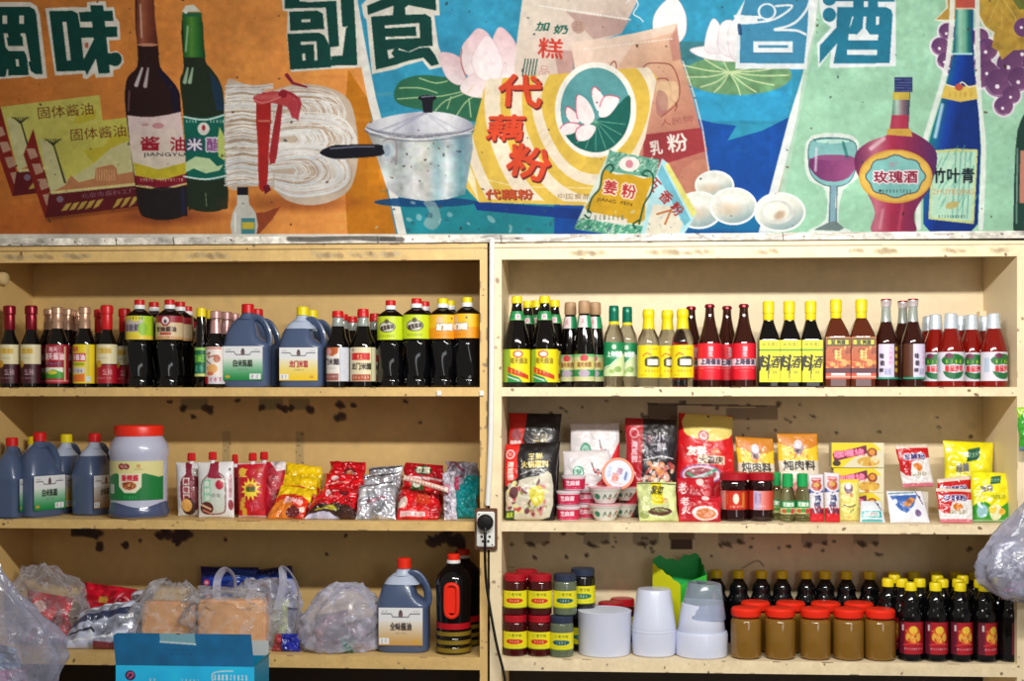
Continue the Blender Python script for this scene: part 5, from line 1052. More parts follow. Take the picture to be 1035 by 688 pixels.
place('vinA', 341.5, F1, 1, 'vinegar bottle with white label and red cap beside yellow-capped jug', SB)
place('vinA', 346.5, F2+.005, 1, 'vinegar bottle close behind the white labelled one', SB, s=.98)
place('vinA', 356, F3, 1, 'red-capped bottle seen between the white and the cream labelled vinegars', SB, s=.97)
place('vinB', 367, F1+.002, 1, 'vinegar bottle with cream label crossed by a red band', SB)
place('vinB', 379, F2+.012, 1, 'vinegar bottle behind the cream label one, to its right', SB, s=.965)
place('petA', 394.8, .065, 1, 'big dark bottle with lime green shoulder label, left of the lime pair', SB, s=.98)
place('petA', 421, .062, 1, 'big dark bottle with lime green shoulder label, right of the lime pair', SB, rz=8)
place('petA', 429, .155, 1, 'big dark bottle behind the right lime green labelled one', SB, s=.99)
place('petC', 447.5, .065, 1, 'big dark bottle with orange shoulder label and white lettering, yellow cap', SB, rz=10)
place('petC', 455, .158, 1, 'yellow-capped big bottle behind the orange label ones', SB, rz=30)
place('petC', 472.3, .062, 1, 'orange labelled big bottle against the right post of left unit', SB, rz=-35, s=1.01)
# ------------------------------------------------------------------ top shelf, right unit
place('oyster', 522.5, .065, 1, 'yellow-capped dark bottle with yellow label beside the left post of right unit', SB, rz=12)
place('oyster', 533.5, .16, 1, 'yellow-capped bottle behind the first yellow labelled one of right unit', SB, s=.97)
place('oyster', 550.5, .065, 1, 'yellow-capped dark bottle with green neck collar, nearest the brown-capped ones', SB)
place('oyster', 542.5, .25, 1, 'yellow-capped green-collared bottle at the very back', SB)
place('oyster', 560.5, .16, 1, 'yellow-capped green-collared bottle right of and behind the others', SB, s=.98)
place('corky', 590.5, .058, 1, 'brown-capped dark vinegar bottle with cream green label, middle front one', SB)
place('corky', 576.5, .12, 1, 'brown-capped vinegar bottle to the left of the middle one', SB, rz=-20)
place('corky', 601.5, .125, 1, 'brown-capped vinegar bottle to the right of the middle one', SB, rz=-10)
place('clearG', 620.5, .055, 1, 'clear rice vinegar bottle with green label, left of two teal-capped ones', SB)
place('clearG', 634, .11, 1, 'clear rice vinegar bottle with green label, right of two teal-capped ones', SB, rz=-6)
place('clearY', 655.5, .055, 1, 'clear white vinegar bottle with yellow label standing apart on the left', SB, rz=10)
place('clearY', 674.5, .1, 1, 'clear white vinegar bottle with yellow label, between two others', SB, rz=10)
place('clearY', 690, .052, 1, 'clear white vinegar bottle with yellow label next to red labelled ones', SB)
place('beer', 698.5, .15, 1, 'crown-capped brown bottle peeping behind the last yellow labelled bottle', SB, rz=18)
place('beer', 717.3, .055, 1, 'crown-capped brown bottle with red white label, leftmost full one', SB)
place('beer', 734.8, .14, 1, 'crown-capped red labelled bottle standing behind and between two', SB, rz=12)
place('beer', 751.8, .055, 1, 'crown-capped brown bottle with red white label, rightmost', SB)
for i, (x, w) in enumerate(((776.6, 'leftmost'), (797.6, 'middle'), (819.3, 'rightmost'))):
    place('cookY', x, .06, 1, '%s of three square cooking wine bottles with yellow labels' % w, SB)
place('cookO', 844.8, .06, 1, 'square amber bottle with orange picture label, left of the pair', SB)
place('cookO', 870.4, .06, 1, 'square amber bottle with orange picture label, right of the pair', SB)
place('lilac', 895.6, .055, 1, 'dark bottle with pale lilac label, silver cap, beside the amber bottles', SB)
place('lilac', 912.5, .135, 1, 'silver-capped dark bottle behind and between the two lilac labelled ones', SB, rz=30)
place('lilac', 922.8, .052, 1, 'dark bottle with pale lilac label and brown side strip, beside ketchup', SB, rz=38)
for x, y, l, rz in ((938.5, .19, 'ketchup bottle at the back left corner of the ketchup group', 0), (945.5, .1, 'ketchup bottle beside the lilac labelled bottle, white foil cap', 15), (961, .055, 'ketchup bottle left of the front middle pair', 0), (971, .17, 'ketchup bottle behind, only its foil cap between the front middle pair', 0), (982, .12, 'ketchup bottle right of the front middle pair', 0), (995, .2, 'ketchup bottle at the back near the right corner', 0), (1004.3, .06, 'ketchup bottle at the right end of top shelf', -28)):
    place('ketchup', x, y, 1, l, SB, 'ketchup bottles at the right end', rz=-rz)
# ------------------------------------------------------------------ second shelf: jugs, jars, small bottles
place('jugG', 12, .065, 2, 'dark jug with red cap at the far left end of second shelf', 'jug', rz=95, s=.96)
place('jugG', 40, .105, 2, 'dark jug with red cap, green label turned aside, second shelf', 'jug', rz=66, s=1.02)
place('jugY', 34, .25, 2, 'yellow-capped jug behind the green labelled one, second shelf', 'jug', rz=80, s=.95)
place('jugY', 67, .255, 2, 'yellow-capped jug with white and yellow label, second shelf', 'jug', rz=75, s=.98)
place('jugB', 95.5, .185, 2, 'dark jug with red cap and grey brown label beside big jar', 'jug', rz=74, s=1.0)
place('bigjar', 140.5, .1, 2, 'large milky plastic jar with red lid and green label', 'jar')
place('darkjar', 742, .1, 2, 'dark chilli jar with red lid and orange red label', 'jar')
place('darkjarP', 769, .1, 2, 'dark chilli jar with red lid and pink violet label', 'jar')
for x, y, l in ((784, .13, 'left'), (796, .07, 'middle'), (811, .08, 'right')): place('greensmall', x, y, 2, '%s one of three little clear oil bottles with green caps' % l, SB)
# ------------------------------------------------------------------ bottom shelf
place('jugO', 408.5, .1, 3, 'slate blue jug with red cap and tan label on bottom shelf', 'jug', s=1.1)
place('handlejug', 458.5, .075, 3, 'tall dark keg bottle with red handle and gold bands, front one', SB)
place('handlejug', 468.5, .2, 3, 'dark keg bottle behind the red-handled one, only cap and shoulder showing', SB)
kk = 1/S(544, .06)
def stack(kind, px, Y, lev, label, cat='jar', rz=0, s=1): return place(kind, px, Y, 3, label, cat, None, rz, z=SH[3]+lev*41*kk, s=s)
stack('jarRed', 520.8, .055, 0, 'red-lidded chilli jar next to the post, bottom layer'); stack('jarRed', 520.8, .055, 1, 'red-lidded chilli jar next to the post, top of its pair')
stack('jarRed', 545.5, .055, 0, 'red-lidded chilli jar, second from post, bottom layer'); stack('jarRed', 545.8, .055, 1, 'red-lidded chilli jar, second from post, top of its pair')
stack('jarBlue', 567.5, .045, 0, 'grey-lidded pickle jar in front, beneath the other grey-lidded one', rz=0); stack('jarBlue', 571, .062, 1, 'grey-lidded pickle jar in third column, top of its pair')
stack('jarRed', 531, .145, 0, 'red-lidded jar in the back row behind the post-side pair, lower', rz=10); stack('jarRed', 532, .147, 1, 'red-lidded jar in the back row behind the post-side pair, upper', rz=10)
stack('jarDark', 588, .14, 0, 'dark pickle jar holding up another at the back', s=1.0); stack('jarDark', 589, .14, 1, 'dark-lidded jar with yellow label, tallest at the back of the jars', s=1.06)
stack('jarDark', 600, .075, 0, 'dark pickle jar with grey lid right behind the wide plastic container', s=1.14) if 0 else None
for x, y, l in ((596.5, .215, 'back dark-lidded jar beside the tall yellow labelled stack'),): stack('jarBlue', x+8, y, 0, l)
stack('jarRed', 617, .215, 0, 'red-lidded jar just behind the wide plastic container', s=1.12); stack('jarRed', 629, .295, 0, 'red-lidded jar further back between the container and the plastic tubs', s=1.12)
for i, x in enumerate((754, 788.5, 824, 857.5, 889.5)):
    place('peanut', x, .055, 3, '%s of five sesame paste jars in the front row' % ('leftmost', 'second from left', 'middle', 'second from right', 'rightmost')[i], 'jar', 'sesame paste jars with red lids', s=.96)
for i, x in enumerate((763.5, 799, 834.5, 868)):
    place('peanut', x, .165, 3, '%s of four sesame paste jars in the back row' % ('leftmost', 'second from left', 'second from right', 'rightmost')[i], 'jar', 'sesame paste jars with red lids', s=.97)
for i, x in enumerate((724, 746.5, 769.5, 790.5, 815, 834, 855.5, 879)):
    place('plaincap', x, .29, 3, '%s dark yellow-capped bottle from the left in the back row behind paste jars' % ('first', 'second', 'third', 'fourth', 'fifth', 'sixth', 'seventh', 'eighth')[i], SB, 'yellow-capped bottles behind the paste jars')
fr = [(920.5, .05, 'leftmost'), (945.5, .05, 'second from left'), (970.5, .05, 'third from left'), (995, .05, 'fourth from left')]
for i, (x, y, l) in enumerate(fr): place('redlab', x, y, 3, '%s of the front red labelled yellow-capped soy bottles' % l, SB, 'red labelled soy bottles', rz=(0, 6, 14, 30)[i])
place('redlab', 1020, .06, 3, 'yellow-capped dark bottle in the right corner below the hanging bag', SB, 'red labelled soy bottles', rz=70)
bk = [(897.5, .13), (911.5, .125), (929.5, .13), (952.5, .125), (968.5, .13), (990.5, .125), (904, .215), (924, .29), (947.5, .21), (946, .293), (973, .21), (985, .29), (903, .29), (966, .293), (1010, .2)]
nm = ['left end of second file, beside paste jars', 'second file, behind and left of leftmost front one', 'second file, behind and right of leftmost front one', 'second file, behind second front one', 'second file, behind third front one', 'second file, behind fourth front one', 'third file, near the paste jars', 'last file, behind leftmost front one', 'third file, behind second front one', 'last file, behind second front one', 'third file, behind third front one', 'last file, far right', 'last file, nearest the paste jars', 'last file, behind third front one', 'third file, under the hanging bag']
last = []
for (x, y), l in zip(bk, nm):
    last.append(place('redlab', x, y, 3, 'yellow-capped soy bottle, '+l, SB, 'red labelled soy bottles', rz=-20))
# ------------------------------------------------------------------ soft packets, pouches, cartons
foilm = cmat('printed_film', .26, coat=.4, bump=.35, bscale=55); mattem = cmat('printed_matte_film', .42, coat=.2, bump=.25, bscale=50); cardm = cmat('printed_card', .5, coat=.1); silverm = cmat('silver_film', .3, metal=.45, bump=.5, bscale=45)
def art(W, H, bg, fn, res=1.7):
    c = Cv(0, 0, W, H, res, bg); fn(c, W, H); return c
def sheet_geo(cor, cv, thick, seed, crump, serr, back, fx=3., cup=.45):
    """pillow pack spanned by four world corners TL TR BR BL"""
    im = cv.out(); h, w = im.shape[:2]; TL, TR, BR, BL = [np.array(q) for q in cor]
    u = np.linspace(0, 1, w)[None, :, None]; v = np.linspace(0, 1, h)[:, None, None]
    base = (TL*(1-u)+TR*u)*(1-v)+(BL*(1-u)+BR*u)*v
    n = np.cross(TR-TL, BL-TL); n = n/np.linalg.norm(n); n = n if n[1] < 0 else -n
    b = (np.clip(4*u*(1-u), 0, 1)**cup)*(np.clip(4*v*(1-v), 0, 1)**cup)
    nz = np.zeros((h, w, 1)); ex = np.zeros((h, w, 1))
    asp = np.linalg.norm(TL-BL)/max(np.linalg.norm(TR-TL), 1e-4)
    for j in range(h):
        for i in range(w):
            q = Vector((i/(w-1)*fx, j/(h-1)*fx*asp, seed*7.3))
            nz[j, i, 0] = (abs(noise.noise(q))*2-.5)+.5*(abs(noise.noise(q*2.3))*2-.4)
            ex[j, i, 0] = noise.noise(q*.8+Vector((9, 3, 1)))
    m = b**.7
    wob = (TR-TL)*ex*.035*crump*4*(1-b)+(BL-TL)*np.roll(ex, 5, 1)*.0
    fr = base+n*(thick*b+crump*.02*nz*m)+wob; bk = base-n*(thick*b*.8)+wob
    # crimped seals
    zz = np.sin(u*w*1.3)*.0006; fr = fr+n*zz*(np.abs(v-.5) > .46)
    V = fr.reshape(-1, 3).tolist()+bk.reshape(-1, 3).tolist(); i = (np.arange(h-1)[:, None]*w+np.arange(w-1)[None]).ravel(); o = h*w
    Fc = np.stack([i, i+w, i+w+1, i+1], 1).tolist()+(np.stack([i+1, i+w+1, i+w, i], 1)+o).tolist()
    E_ = [j*w for j in range(h)]; R_ = [j*w+w-1 for j in range(h)]; T_ = list(range(w)); B_ = [(h-1)*w+i for i in range(w)]
    for L_, fl in ((E_, 0), (R_, 1), (T_, 1), (B_, 0)):
        for a, b_ in zip(L_[:-1], L_[1:]): Fc.append((a, a+o, b_+o, b_) if fl == 0 else (b_, b_+o, a+o, a))
    cols = np.concatenate([im.reshape(-1, 3), np.tile(np.array(back)/255, (h*w, 1))])
    return V, Fc, cols
def bag(name, cor, Yb, Yt, row, cv, label, cat='packet', thick=9, seed=1, crump=.25, m=None, back=(200, 190, 180), group=None, root=None, part='', fx=3., cup=.45, dY=None):
    """cor: photo pixels TL TR BR BL; bottom edge at depth Yb, top edge at depth Yt"""
    Y4 = (Yt, Yt, Yb, Yb) if dY is None else tuple(a+b for a, b in zip((Yt, Yt, Yb, Yb), dY))
    W = [P(x, y, Y) for (x, y), Y in zip(cor, Y4)]; k = 1/S(cor[0][0], Yb)
    if row:
        for q in W[2:]: q.z = SH[row]+.0015
    V, Fc, cols = sheet_geo(W, cv, thick*k, seed, crump, 0, back, fx, cup)
    V = np.array(V)
    if row: V[:, 2] = np.maximum(V[:, 2], SH[row]+.001); V[:, 1] = np.minimum(V[:, 1], DPT-.004)
    x0 = V[:, 0].mean(); y0 = V[:, 1].mean(); z0 = V[:, 2].min()
    zt = (SH[row] if row else z0)+.001; V -= [x0, y0, z0]
    me = mesh(name if root is None else part, V, Fc, cols)
    if root is None:
        o = link(name, me, m or foilm, None, 60); tag(o, label, cat, group); o.location = (x0, y0, zt); return o
    root.location = (x0, y0, zt); tag(root, label, cat, group); return link(part, me, m or foilm, root, 60)
def pouch(cor, capx, capy, Yb, Yt, cv, label, seed, capcol=None):
    root = empty('spout_pouch'); bag('x', cor, Yb, Yt, 2, cv, label, 'pouch', 8, seed, .08, mattem, (225, 225, 225), None, root, 'pouch_body', cup=.6)
    q = P(capx, capy, Yt); k = 1/S(capx, Yt); zb = cor[0][1]-capy
    x, y, z = q.x-root.location.x, Yt-root.location.y, q.z-root.location.z
    # keep the cap on the pouch top whatever the resting shift was
    top = max(v.co.z for v in root.children[0].data.vertices)
    o = lathe('spout', [(-2, 2.6), (3, 2.4)], whp, root, k, n=16); o.location = (x, y, top)
    o = lathe('cap', [(1.5, 3.4), (2, 4.2), (8, 4), (9.5, 3.4)] if zb < 12 else [(1.5, 2.5), (2, 3.2), (10, 2.9), (11, 2.2)], redp, root, k, n=8); o.location = (x, y, top); return root
WHT = (226, 226, 226)
def pw1(c, W, H):
    c.rect(0, 0, W, H, (222, 222, 224)); c.poly([(11, 0), (17, 0), (18, 12), (26, 18), (26, H-8), (8, H-8), (6, 20), (12, 12)], (130, 24, 50), sm=3)
    for i in range(3): c.rect(9, 16+i*8, 16, 23+i*8, (226, 216, 210)); c.text('美味鲜'[i], 12.5, 19.5+i*8, 5, (150, 50, 60), w=5, bold=.04)
    c.ell(14, 43, 8, 8, (70, 30, 30)); c.ell(12, 42, 6, 6, (226, 170, 90)); c.ell(21, 32, 4, 8, (170, 110, 110), a=.6)
def pw2(c, W, H):
    c.rect(0, 0, W, H, (226, 226, 228)); c.poly([(14, 0), (22, 0), (22, 10), (29, 18), (29, 44), (24, 50), (8, 50), (5, 44), (5, 22), (13, 12)], (206, 214, 206), sm=3); c.line(spline([(14, 0), (13, 12), (5, 22), (5, 44), (8, 50), (24, 50), (29, 44), (29, 18), (22, 10), (22, 0)], 4, False), 1, (120, 40, 60)); c.poly([(14, 0), (22, 0), (23, 12), (27, 17), (12, 16), (14, 10)], (150, 30, 60), sm=2)
    for i in range(3): c.rect(7, 18+i*7, 15, 24.4+i*7, (130, 206, 170)); c.text('金标油'[i], 11, 21.2+i*7, 5, (236, 240, 230), w=6, bold=.06)
    c.ell(24, 23, 4, 4.5, (190, 30, 60)); c.text('蚝油', 20, 33, 4, (110, 110, 110), w=9, bold=.04); c.ell(10, 45, 7, 6, (90, 40, 30)); c.line([(5, 42), (14, 46)], 2, (226, 180, 150)); c.line([(6, 47), (14, 50)], 1.6, (206, 130, 110))
    c.line([(34, 14), (34, 34)], 2.6, (206, 160, 176)); c.tiny(33, 17, 36, 20, (130, 50, 60)); c.tiny(33, 26, 36, 30, (130, 50, 60)); c.ell(34, 42, 2.4, 5, (150, 40, 60)); c.ell(33.5, 8, 1, 1.6, (60, 60, 60))
pouch([(178, 467), (203, 467), (203, 518), (180, 519)], 193.6, 457, .13, .16, art(26, 52, WHT, pw1), 'white spouted pouch with maroon bottle picture, left of the pair', 1)
pouch([(200, 467), (236, 466), (237, 520), (201, 521)], 215, 457, .08, .105, art(37, 54, WHT, pw2), 'white spouted pouch with pale green bottle picture, right of the pair', 2)
def pr(c, W, H):
    c.rect(0, 0, W, H, (196, 12, 36)); c.noise(.06, 5); pts = []
    for i in range(24): r = (12 if i % 2 else 7)*(1 if i % 3 else .85); t = i*PI/12; pts.append((15+r*math.cos(t)*.9, 26+r*math.sin(t)))
    c.ell(6, 9, 4, 4, (236, 190, 60)); c.text('红', 7, 10, 8, (240, 200, 70), w=8, bold=.06); c.poly(pts, (246, 224, 60)); c.ell(15, 25, 5, 4, (206, 100, 60), a=.8); c.text('麻辣', 15, 26, 5, (60, 90, 40), w=9, bold=.05)
    for i in range(5): c.text('酱', 4+RNG.random()*4, 36+i*3.5, 5, (230, 180, 60), w=5, bold=.05)
    c.text('火锅', 18, 42, 9, (220, 130, 150), w=9, rot=-20, bold=.02); c.rect(0, H-2, W, H, (226, 190, 190)); c.rect(0, 0, W, 1.5, (226, 200, 210)); c.ell(22, 8, 3, 3, (190, 60, 40))
pouch([(234, 472), (252, 470), (252, 518), (236, 519)], 237.6, 457, .20, .225, art(20, 50, WHT, lambda c, W, H: c.rect(0, 0, W, H, (150, 24, 50))), 'red spouted pouch at the back, its cap left of the others', 3)
pouch([(258, 467), (289, 466), (284, 514), (260, 515)], 267, 456, .15, .19, art(29, 50, WHT, lambda c, W, H: (c.rect(0, 0, W, H, (176, 16, 44)), c.poly([(14, 0), (W, 0), (W, 8), (22, 10)], (226, 216, 222)), c.text('辣', 8, 8, 8, (226, 200, 210), w=8), c.rect(4, 30, 9, 44, (200, 180, 210), .7), c.noise(.1, 5))), 'red spouted pouch behind the sunburst one, its cap at right', 4)
pouch([(240, 468), (269, 467), (269, 520), (241, 520)], 255.5, 457, .09, .11, art(29, 53, WHT, pr), 'red spouted pouch with yellow sunburst, in front', 5)
# yellow and orange seasoning bags
def yo(c, W, H):
    c.rect(0, 0, W, H, (238, 200, 20)); c.poly([(0, H*.45), (W*.5, H*.3), (W, H*.5), (W, H), (0, H)], (214, 50, 20), sm=3); c.poly([(0, H*.6), (W*.4, H*.5), (W*.7, H), (0, H)], (232, 130, 40), sm=3); c.text('酸辣粉', W*.55, H*.52, H*.2, (240, 190, 190), w=W*.5, rot=5, bold=.06); c.ell(W*.65, H*.85, W*.2, H*.13, (110, 30, 36)); c.ell(W*.85, H*.75, 3, 3, (230, 210, 200)); c.noise(.06, 6)
bag('seasoning_packet', [(289, 467), (326, 472), (322, 512), (284, 512)], .17, .24, 2, art(40, 46, WHT, yo), 'yellow and orange seasoning packet leaning at the back of its pile', thick=7, seed=6, crump=.5, back=(220, 160, 30))
bag('seasoning_packet', [(286, 479), (322, 483), (318, 516), (281, 514)], .12, .19, 2, art(38, 40, WHT, yo), 'yellow and orange seasoning packet between two others in the pile', thick=6, seed=16, crump=.5, back=(220, 160, 30))
bag('seasoning_packet', [(285, 490), (319, 495), (308, 522), (271, 519)], .05, .13, 2, art(40, 31, WHT, yo), 'yellow and orange seasoning packet lying lowest at the front', thick=6, seed=7, crump=.5, back=(220, 160, 30))
def rd(c, W, H):
    c.rect(0, 0, W, H, (204, 10, 26)); c.ell(W*.35, H*.3, 3, 2.5, (226, 200, 200)); c.ell(W*.7, H*.25, 5, 3, (96, 20, 30)); c.line([(2, H*.5), (W*.6, H*.42)], 1.3, (240, 150, 140), .7); c.poly([(0, H*.75), (W*.4, H*.62), (W, H*.7), (W, H), (0, H)], (60, 34, 30), sm=3); c.ell(W*.4, H*.78, W*.25, H*.06, (190, 180, 40)); c.poly([(0, H*.9), (W*.5, H*.88), (W*.7, H), (0, H)], (190, 190, 220)); c.noise(.12, 5)
bag('chilli_bean_packet', [(333, 466), (370, 467), (366, 505), (328, 506)], .17, .25, 2, art(40, 44, WHT, lambda c, W, H: (c.rect(0, 0, W, H, (196, 12, 28)), c.ell(W*.6, H*.25, 7, 4, (120, 24, 30)), c.ell(W*.6, H*.25, 4, 2, (196, 120, 80)), c.noise(.12, 5))), 'glossy red packet at the top back of the red pile', thick=9, seed=8, crump=.8, back=(170, 10, 24))
bag('chilli_bean_packet', [(329, 478), (368, 480), (364, 512), (321, 513)], .12, .18, 2, art(42, 38, WHT, lambda c, W, H: (c.rect(0, 0, W, H, (206, 14, 28)), c.line([(4, 12), (26, 9)], 1.5, (240, 160, 150)), c.ell(12, 6, 4, 2.5, (230, 200, 200)), c.noise(.12, 5))), 'glossy red packet in the middle of the red pile', thick=9, seed=9, crump=.8, back=(170, 10, 24))
bag('chilli_bean_packet', [(323, 494), (362, 494), (358, 523), (309, 524)], .045, .12, 2, art(45, 36, WHT, rd), 'glossy red packet with dark picture, front of the red pile', thick=9, seed=10, crump=.8, back=(170, 10, 24))
def sv(tx):
    def f(c, W, H): c.rect(0, 0, W, H, (196, 198, 208)); c.noise(.12, 6); c.line([(1, 3), (W-2, 1.5)], 1.3, (60, 60, 70)); c.text(tx, W*.5, H*.5, 4, (170, 60, 80), w=W*.5, rot=-8)
    return f
bag('silver_packet', [(374, 472), (407, 470), (402, 505), (372, 506)], .17, .23, 2, art(34, 38, WHT, sv('豆豉')), 'silver packet at the top back of the silver stack', thick=5, seed=11, crump=.7, m=silverm)
bag('silver_packet', [(368, 480), (403, 477), (400, 512), (366, 513)], .11, .17, 2, art(34, 38, WHT, sv('豆豉')), 'silver packet in the middle of the silver stack', thick=5, seed=12, crump=.7, m=silverm)
bag('silver_packet', [(363, 491), (399, 486), (400, 522), (360, 525)], .045, .10, 2, art(39, 38, WHT, sv('郫县豆瓣')), 'flat silver packet with faint red print, front of the silver stack', thick=5, seed=13, crump=.6, m=silverm)
def rg(c, W, H): c.rect(0, 0, W, H, (204, 14, 24)); c.noise(.1, 6); c.poly([(W*.25, H*.1), (W*.5, H*.05), (W*.6, H*.3), (W*.3, H*.35)], (40, 90, 30)); c.ell(W*.4, H*.2, 4, 2.5, (226, 220, 210)); c.ell(W*.6, H*.55, 8, 6, (206, 60, 30)); c.ell(W*.13, H*.68, 6, 4, (230, 210, 200), rot=-30); c.rect(W*.1, H*.84, W*.68, H*.95, (226, 200, 200)); c.tiny(W*.13, H*.87, W*.64, H*.92, (190, 60, 60))
bag('seasoning_packet', [(410, 467), (447, 470), (446, 505), (408, 505)], .18, .25, 2, art(38, 40, WHT, lambda c, W, H: (c.rect(0, 0, W, H, (176, 14, 30)), c.ell(W*.5, 6, 9, 4, (30, 60, 30)), c.text('豆腐', W*.5, 6, 5, (230, 226, 200), w=14, bold=.06), c.line([(2, 12), (W-2, 13)], 2, (220, 190, 190)), c.noise(.1, 6))), 'red packet with dark green emblem, back of its pile', thick=7, seed=14, crump=.7, back=(170, 20, 30))
bag('seasoning_packet', [(405, 481), (446, 489), (443, 523), (399, 524)], .05, .13, 2, art(44, 42, WHT, rg), 'red packet with white strip along its foot, front of its pile', thick=8, seed=15, crump=.7, back=(170, 20, 30))
bag('rolled_packet', [(408, 480), (453, 493), (452, 498), (407, 485)], .035, .04, 0, art(44, 5, WHT, lambda c, W, H: (c.rect(0, 0, W, H, (226, 206, 196)), c.tiny(3, 1, W-3, 4, (206, 90, 60)))), 'thin white and red rolled packet lying across the red packet', thick=3, seed=17, crump=.2, back=(220, 190, 180))
bag('frozen_food_bag', [(450, 466), (484, 468), (484, 520), (449, 522)], .1, .2, 2, art(36, 54, WHT, lambda c, W, H: (c.rect(0, 0, W, H, (150, 146, 160)), c.noise(.2, 8), c.poly([(W*.4, 30), (W, 14), (W, H), (W*.3, H)], (10, 140, 144), sm=2), c.line([(2, 8), (10, 2), (16, 12), (26, 10)], 1.6, (120, 30, 60), sm=3), c.line([(4, 16), (14, 20), (20, 16)], 1.3, (120, 30, 60)), c.poly([(9, 20), (15, 18), (16, 32), (8, 34)], (190, 60, 100)), c.poly([(5, 32), (10, 26), (10, H), (4, H)], (196, 200, 214), .8), c.noise(.08, 4))), 'grey and teal crinkly bag against the right post of left unit', 'bag', thick=12, seed=18, crump=1., back=(150, 150, 160))
bag('frozen_food_bag', [(447, 478), (459, 476), (462, 523), (449, 524)], .045, .08, 2, art(14, 46, WHT, lambda c, W, H: (c.rect(0, 0, W, H, (206, 200, 214)), c.noise(.15, 5), c.rect(2, 12, 8, 22, (190, 90, 120), .7))), 'narrow white packet tucked in front of the grey and teal bag', 'packet', thick=4, seed=19, crump=.6, back=(190, 190, 200))
# ------------------------------------------------------------------ second shelf, right unit
def hot1(c, W, H):
    c.rect(0, 0, W, H, (18, 16, 20)); c.poly([(0, 0), (18, 0), (14, 20), (20, 26), (16, 42), (0, 44)], (206, 30, 24), sm=2); c.ell(8, 16, 5, 4.5, (120, 26, 40)); c.ell(8, 16, 5, 4.5, (206, 150, 150), a=.4); c.text('海底捞', 7, 22, 4, (236, 220, 220), w=10, bold=.06); c.text('三鲜', 31, 18, 6, (206, 190, 120), w=14, bold=.05); c.text('火锅蘸料', 33, 25, 6, (222, 206, 130), w=26, bold=.05); c.poly([(16, 15), (22, 17), (28, 13), (44, 16), (42, 19), (20, 20)], (90, 86, 90), .6)
def hot2(c, W, H):
    c.rect(0, 0, W, H, (16, 14, 18)); c.poly([(0, 0), (16, 0), (13, 14), (14, 36), (8, 40), (0, 44)], (214, 34, 26), sm=2); c.ell(6, 12, 4.5, 5, (236, 220, 220)); c.ell(6, 12, 3.3, 3.8, (206, 40, 40)); c.text('捞', 6, 12, 4.5, (240, 226, 226), w=4)
    for i in range(3): c.text('海底捞'[i], 6.5, 23+i*6.5, 6, (240, 226, 220), w=6, bold=.05)
    c.text('三鲜', 31, 16, 7, (222, 200, 110), w=14, bold=.06); c.text('火锅蘸料', 31, 24, 7, (226, 206, 120), w=27, bold=.06); c.tiny(22, 29, 42, 30.5, (190, 170, 90)); c.line([(17, 34), (28, 30), (42, 30)], 1, (206, 206, 206), .7, sm=2)
    c.poly([(0, 54), (6, 46), (18, 39), (34, 36), (48, 34), (48, H-3), (2, H-3)], (206, 200, 180), sm=3)
    for _ in range(90):
        x, y = 2+44*RNG.random(), 42+33*RNG.random(); c.ell(x, y, 1+3*RNG.random(), 1+2*RNG.random(), [(190, 60, 70), (226, 200, 190), (206, 120, 120), (90, 40, 50), (230, 226, 210), (150, 150, 80), (226, 226, 150)][int(RNG.random()*7)], rot=RNG.random()*180, a=.8)
    c.poly([(26, 50), (38, 46), (42, 60), (32, 66)], (216, 206, 40), .8, sm=3); c.ell(10, 52, 5, 6, (80, 30, 50), a=.8); c.rect(0, 70, 11, 78, (30, 70, 30)); c.text('清真', 5.5, 74, 5, (180, 200, 60), w=8, bold=.05)
bag('hotpot_dip_bag', [(514, 417), (567, 418), (563, 490), (515, 492)], .2, .25, 2, art(50, 72, WHT, hot1), 'black and red dipping sauce bag standing behind its twin', 'bag', 9, 20, .2, mattem, (20, 16, 20))
bag('hotpot_dip_bag', [(510.5, 449), (566, 446), (560, 524), (510.5, 523)], .05, .1, 2, art(54, 79, WHT, hot2), 'black and red dipping sauce bag with food photo beside the left post', 'bag', 13, 21, .22, mattem, (20, 16, 20))
def wr(c, W, H): c.rect(0, 0, W, H, (216, 210, 212)); c.noise(.03, 8); c.ell(W*.32, H*.33, 5.8, 5.4, (30, 140, 100)); c.ell(W*.32, H*.33, 4.6, 4.2, (150, 196, 180)); c.text('川', W*.32, H*.33, 4, (20, 110, 80), w=4, bold=.05); c.poly([(W*.78, H*.45), (W, H*.2), (W, H), (W*.55, H), (W*.3, H*.75)], (214, 24, 44)); c.line([(W*.6, H*.2), (W*.66, H*.35), (W*.72, H*.3), (W*.8, H*.4)], 1.3, (50, 30, 34), sm=3); c.ell(W*.72, H*.35, 1.6, 1.6, (206, 40, 60)); c.ell(W*.64, H*.3, 1.4, 1.4, (206, 40, 60)); c.line([(0, H*.5), (W*.5, H*.52)], 1.2, (206, 30, 60))
bag('soup_base_packet', [(576, 428), (626, 427), (625, 475), (577, 476)], .21, .255, 2, art(50, 48, WHT, wr), 'white and red packet with round green emblem, back one', thick=6, seed=22, crump=.12, m=mattem, back=(210, 205, 208))
bag('soup_base_packet', [(569, 456), (616, 454), (622, 512), (570, 512)], .15, .19, 2, art(49, 57, WHT, wr), 'white and red packet with round green emblem behind the pink tubs', thick=6, seed=23, crump=.12, m=mattem, back=(210, 205, 208))
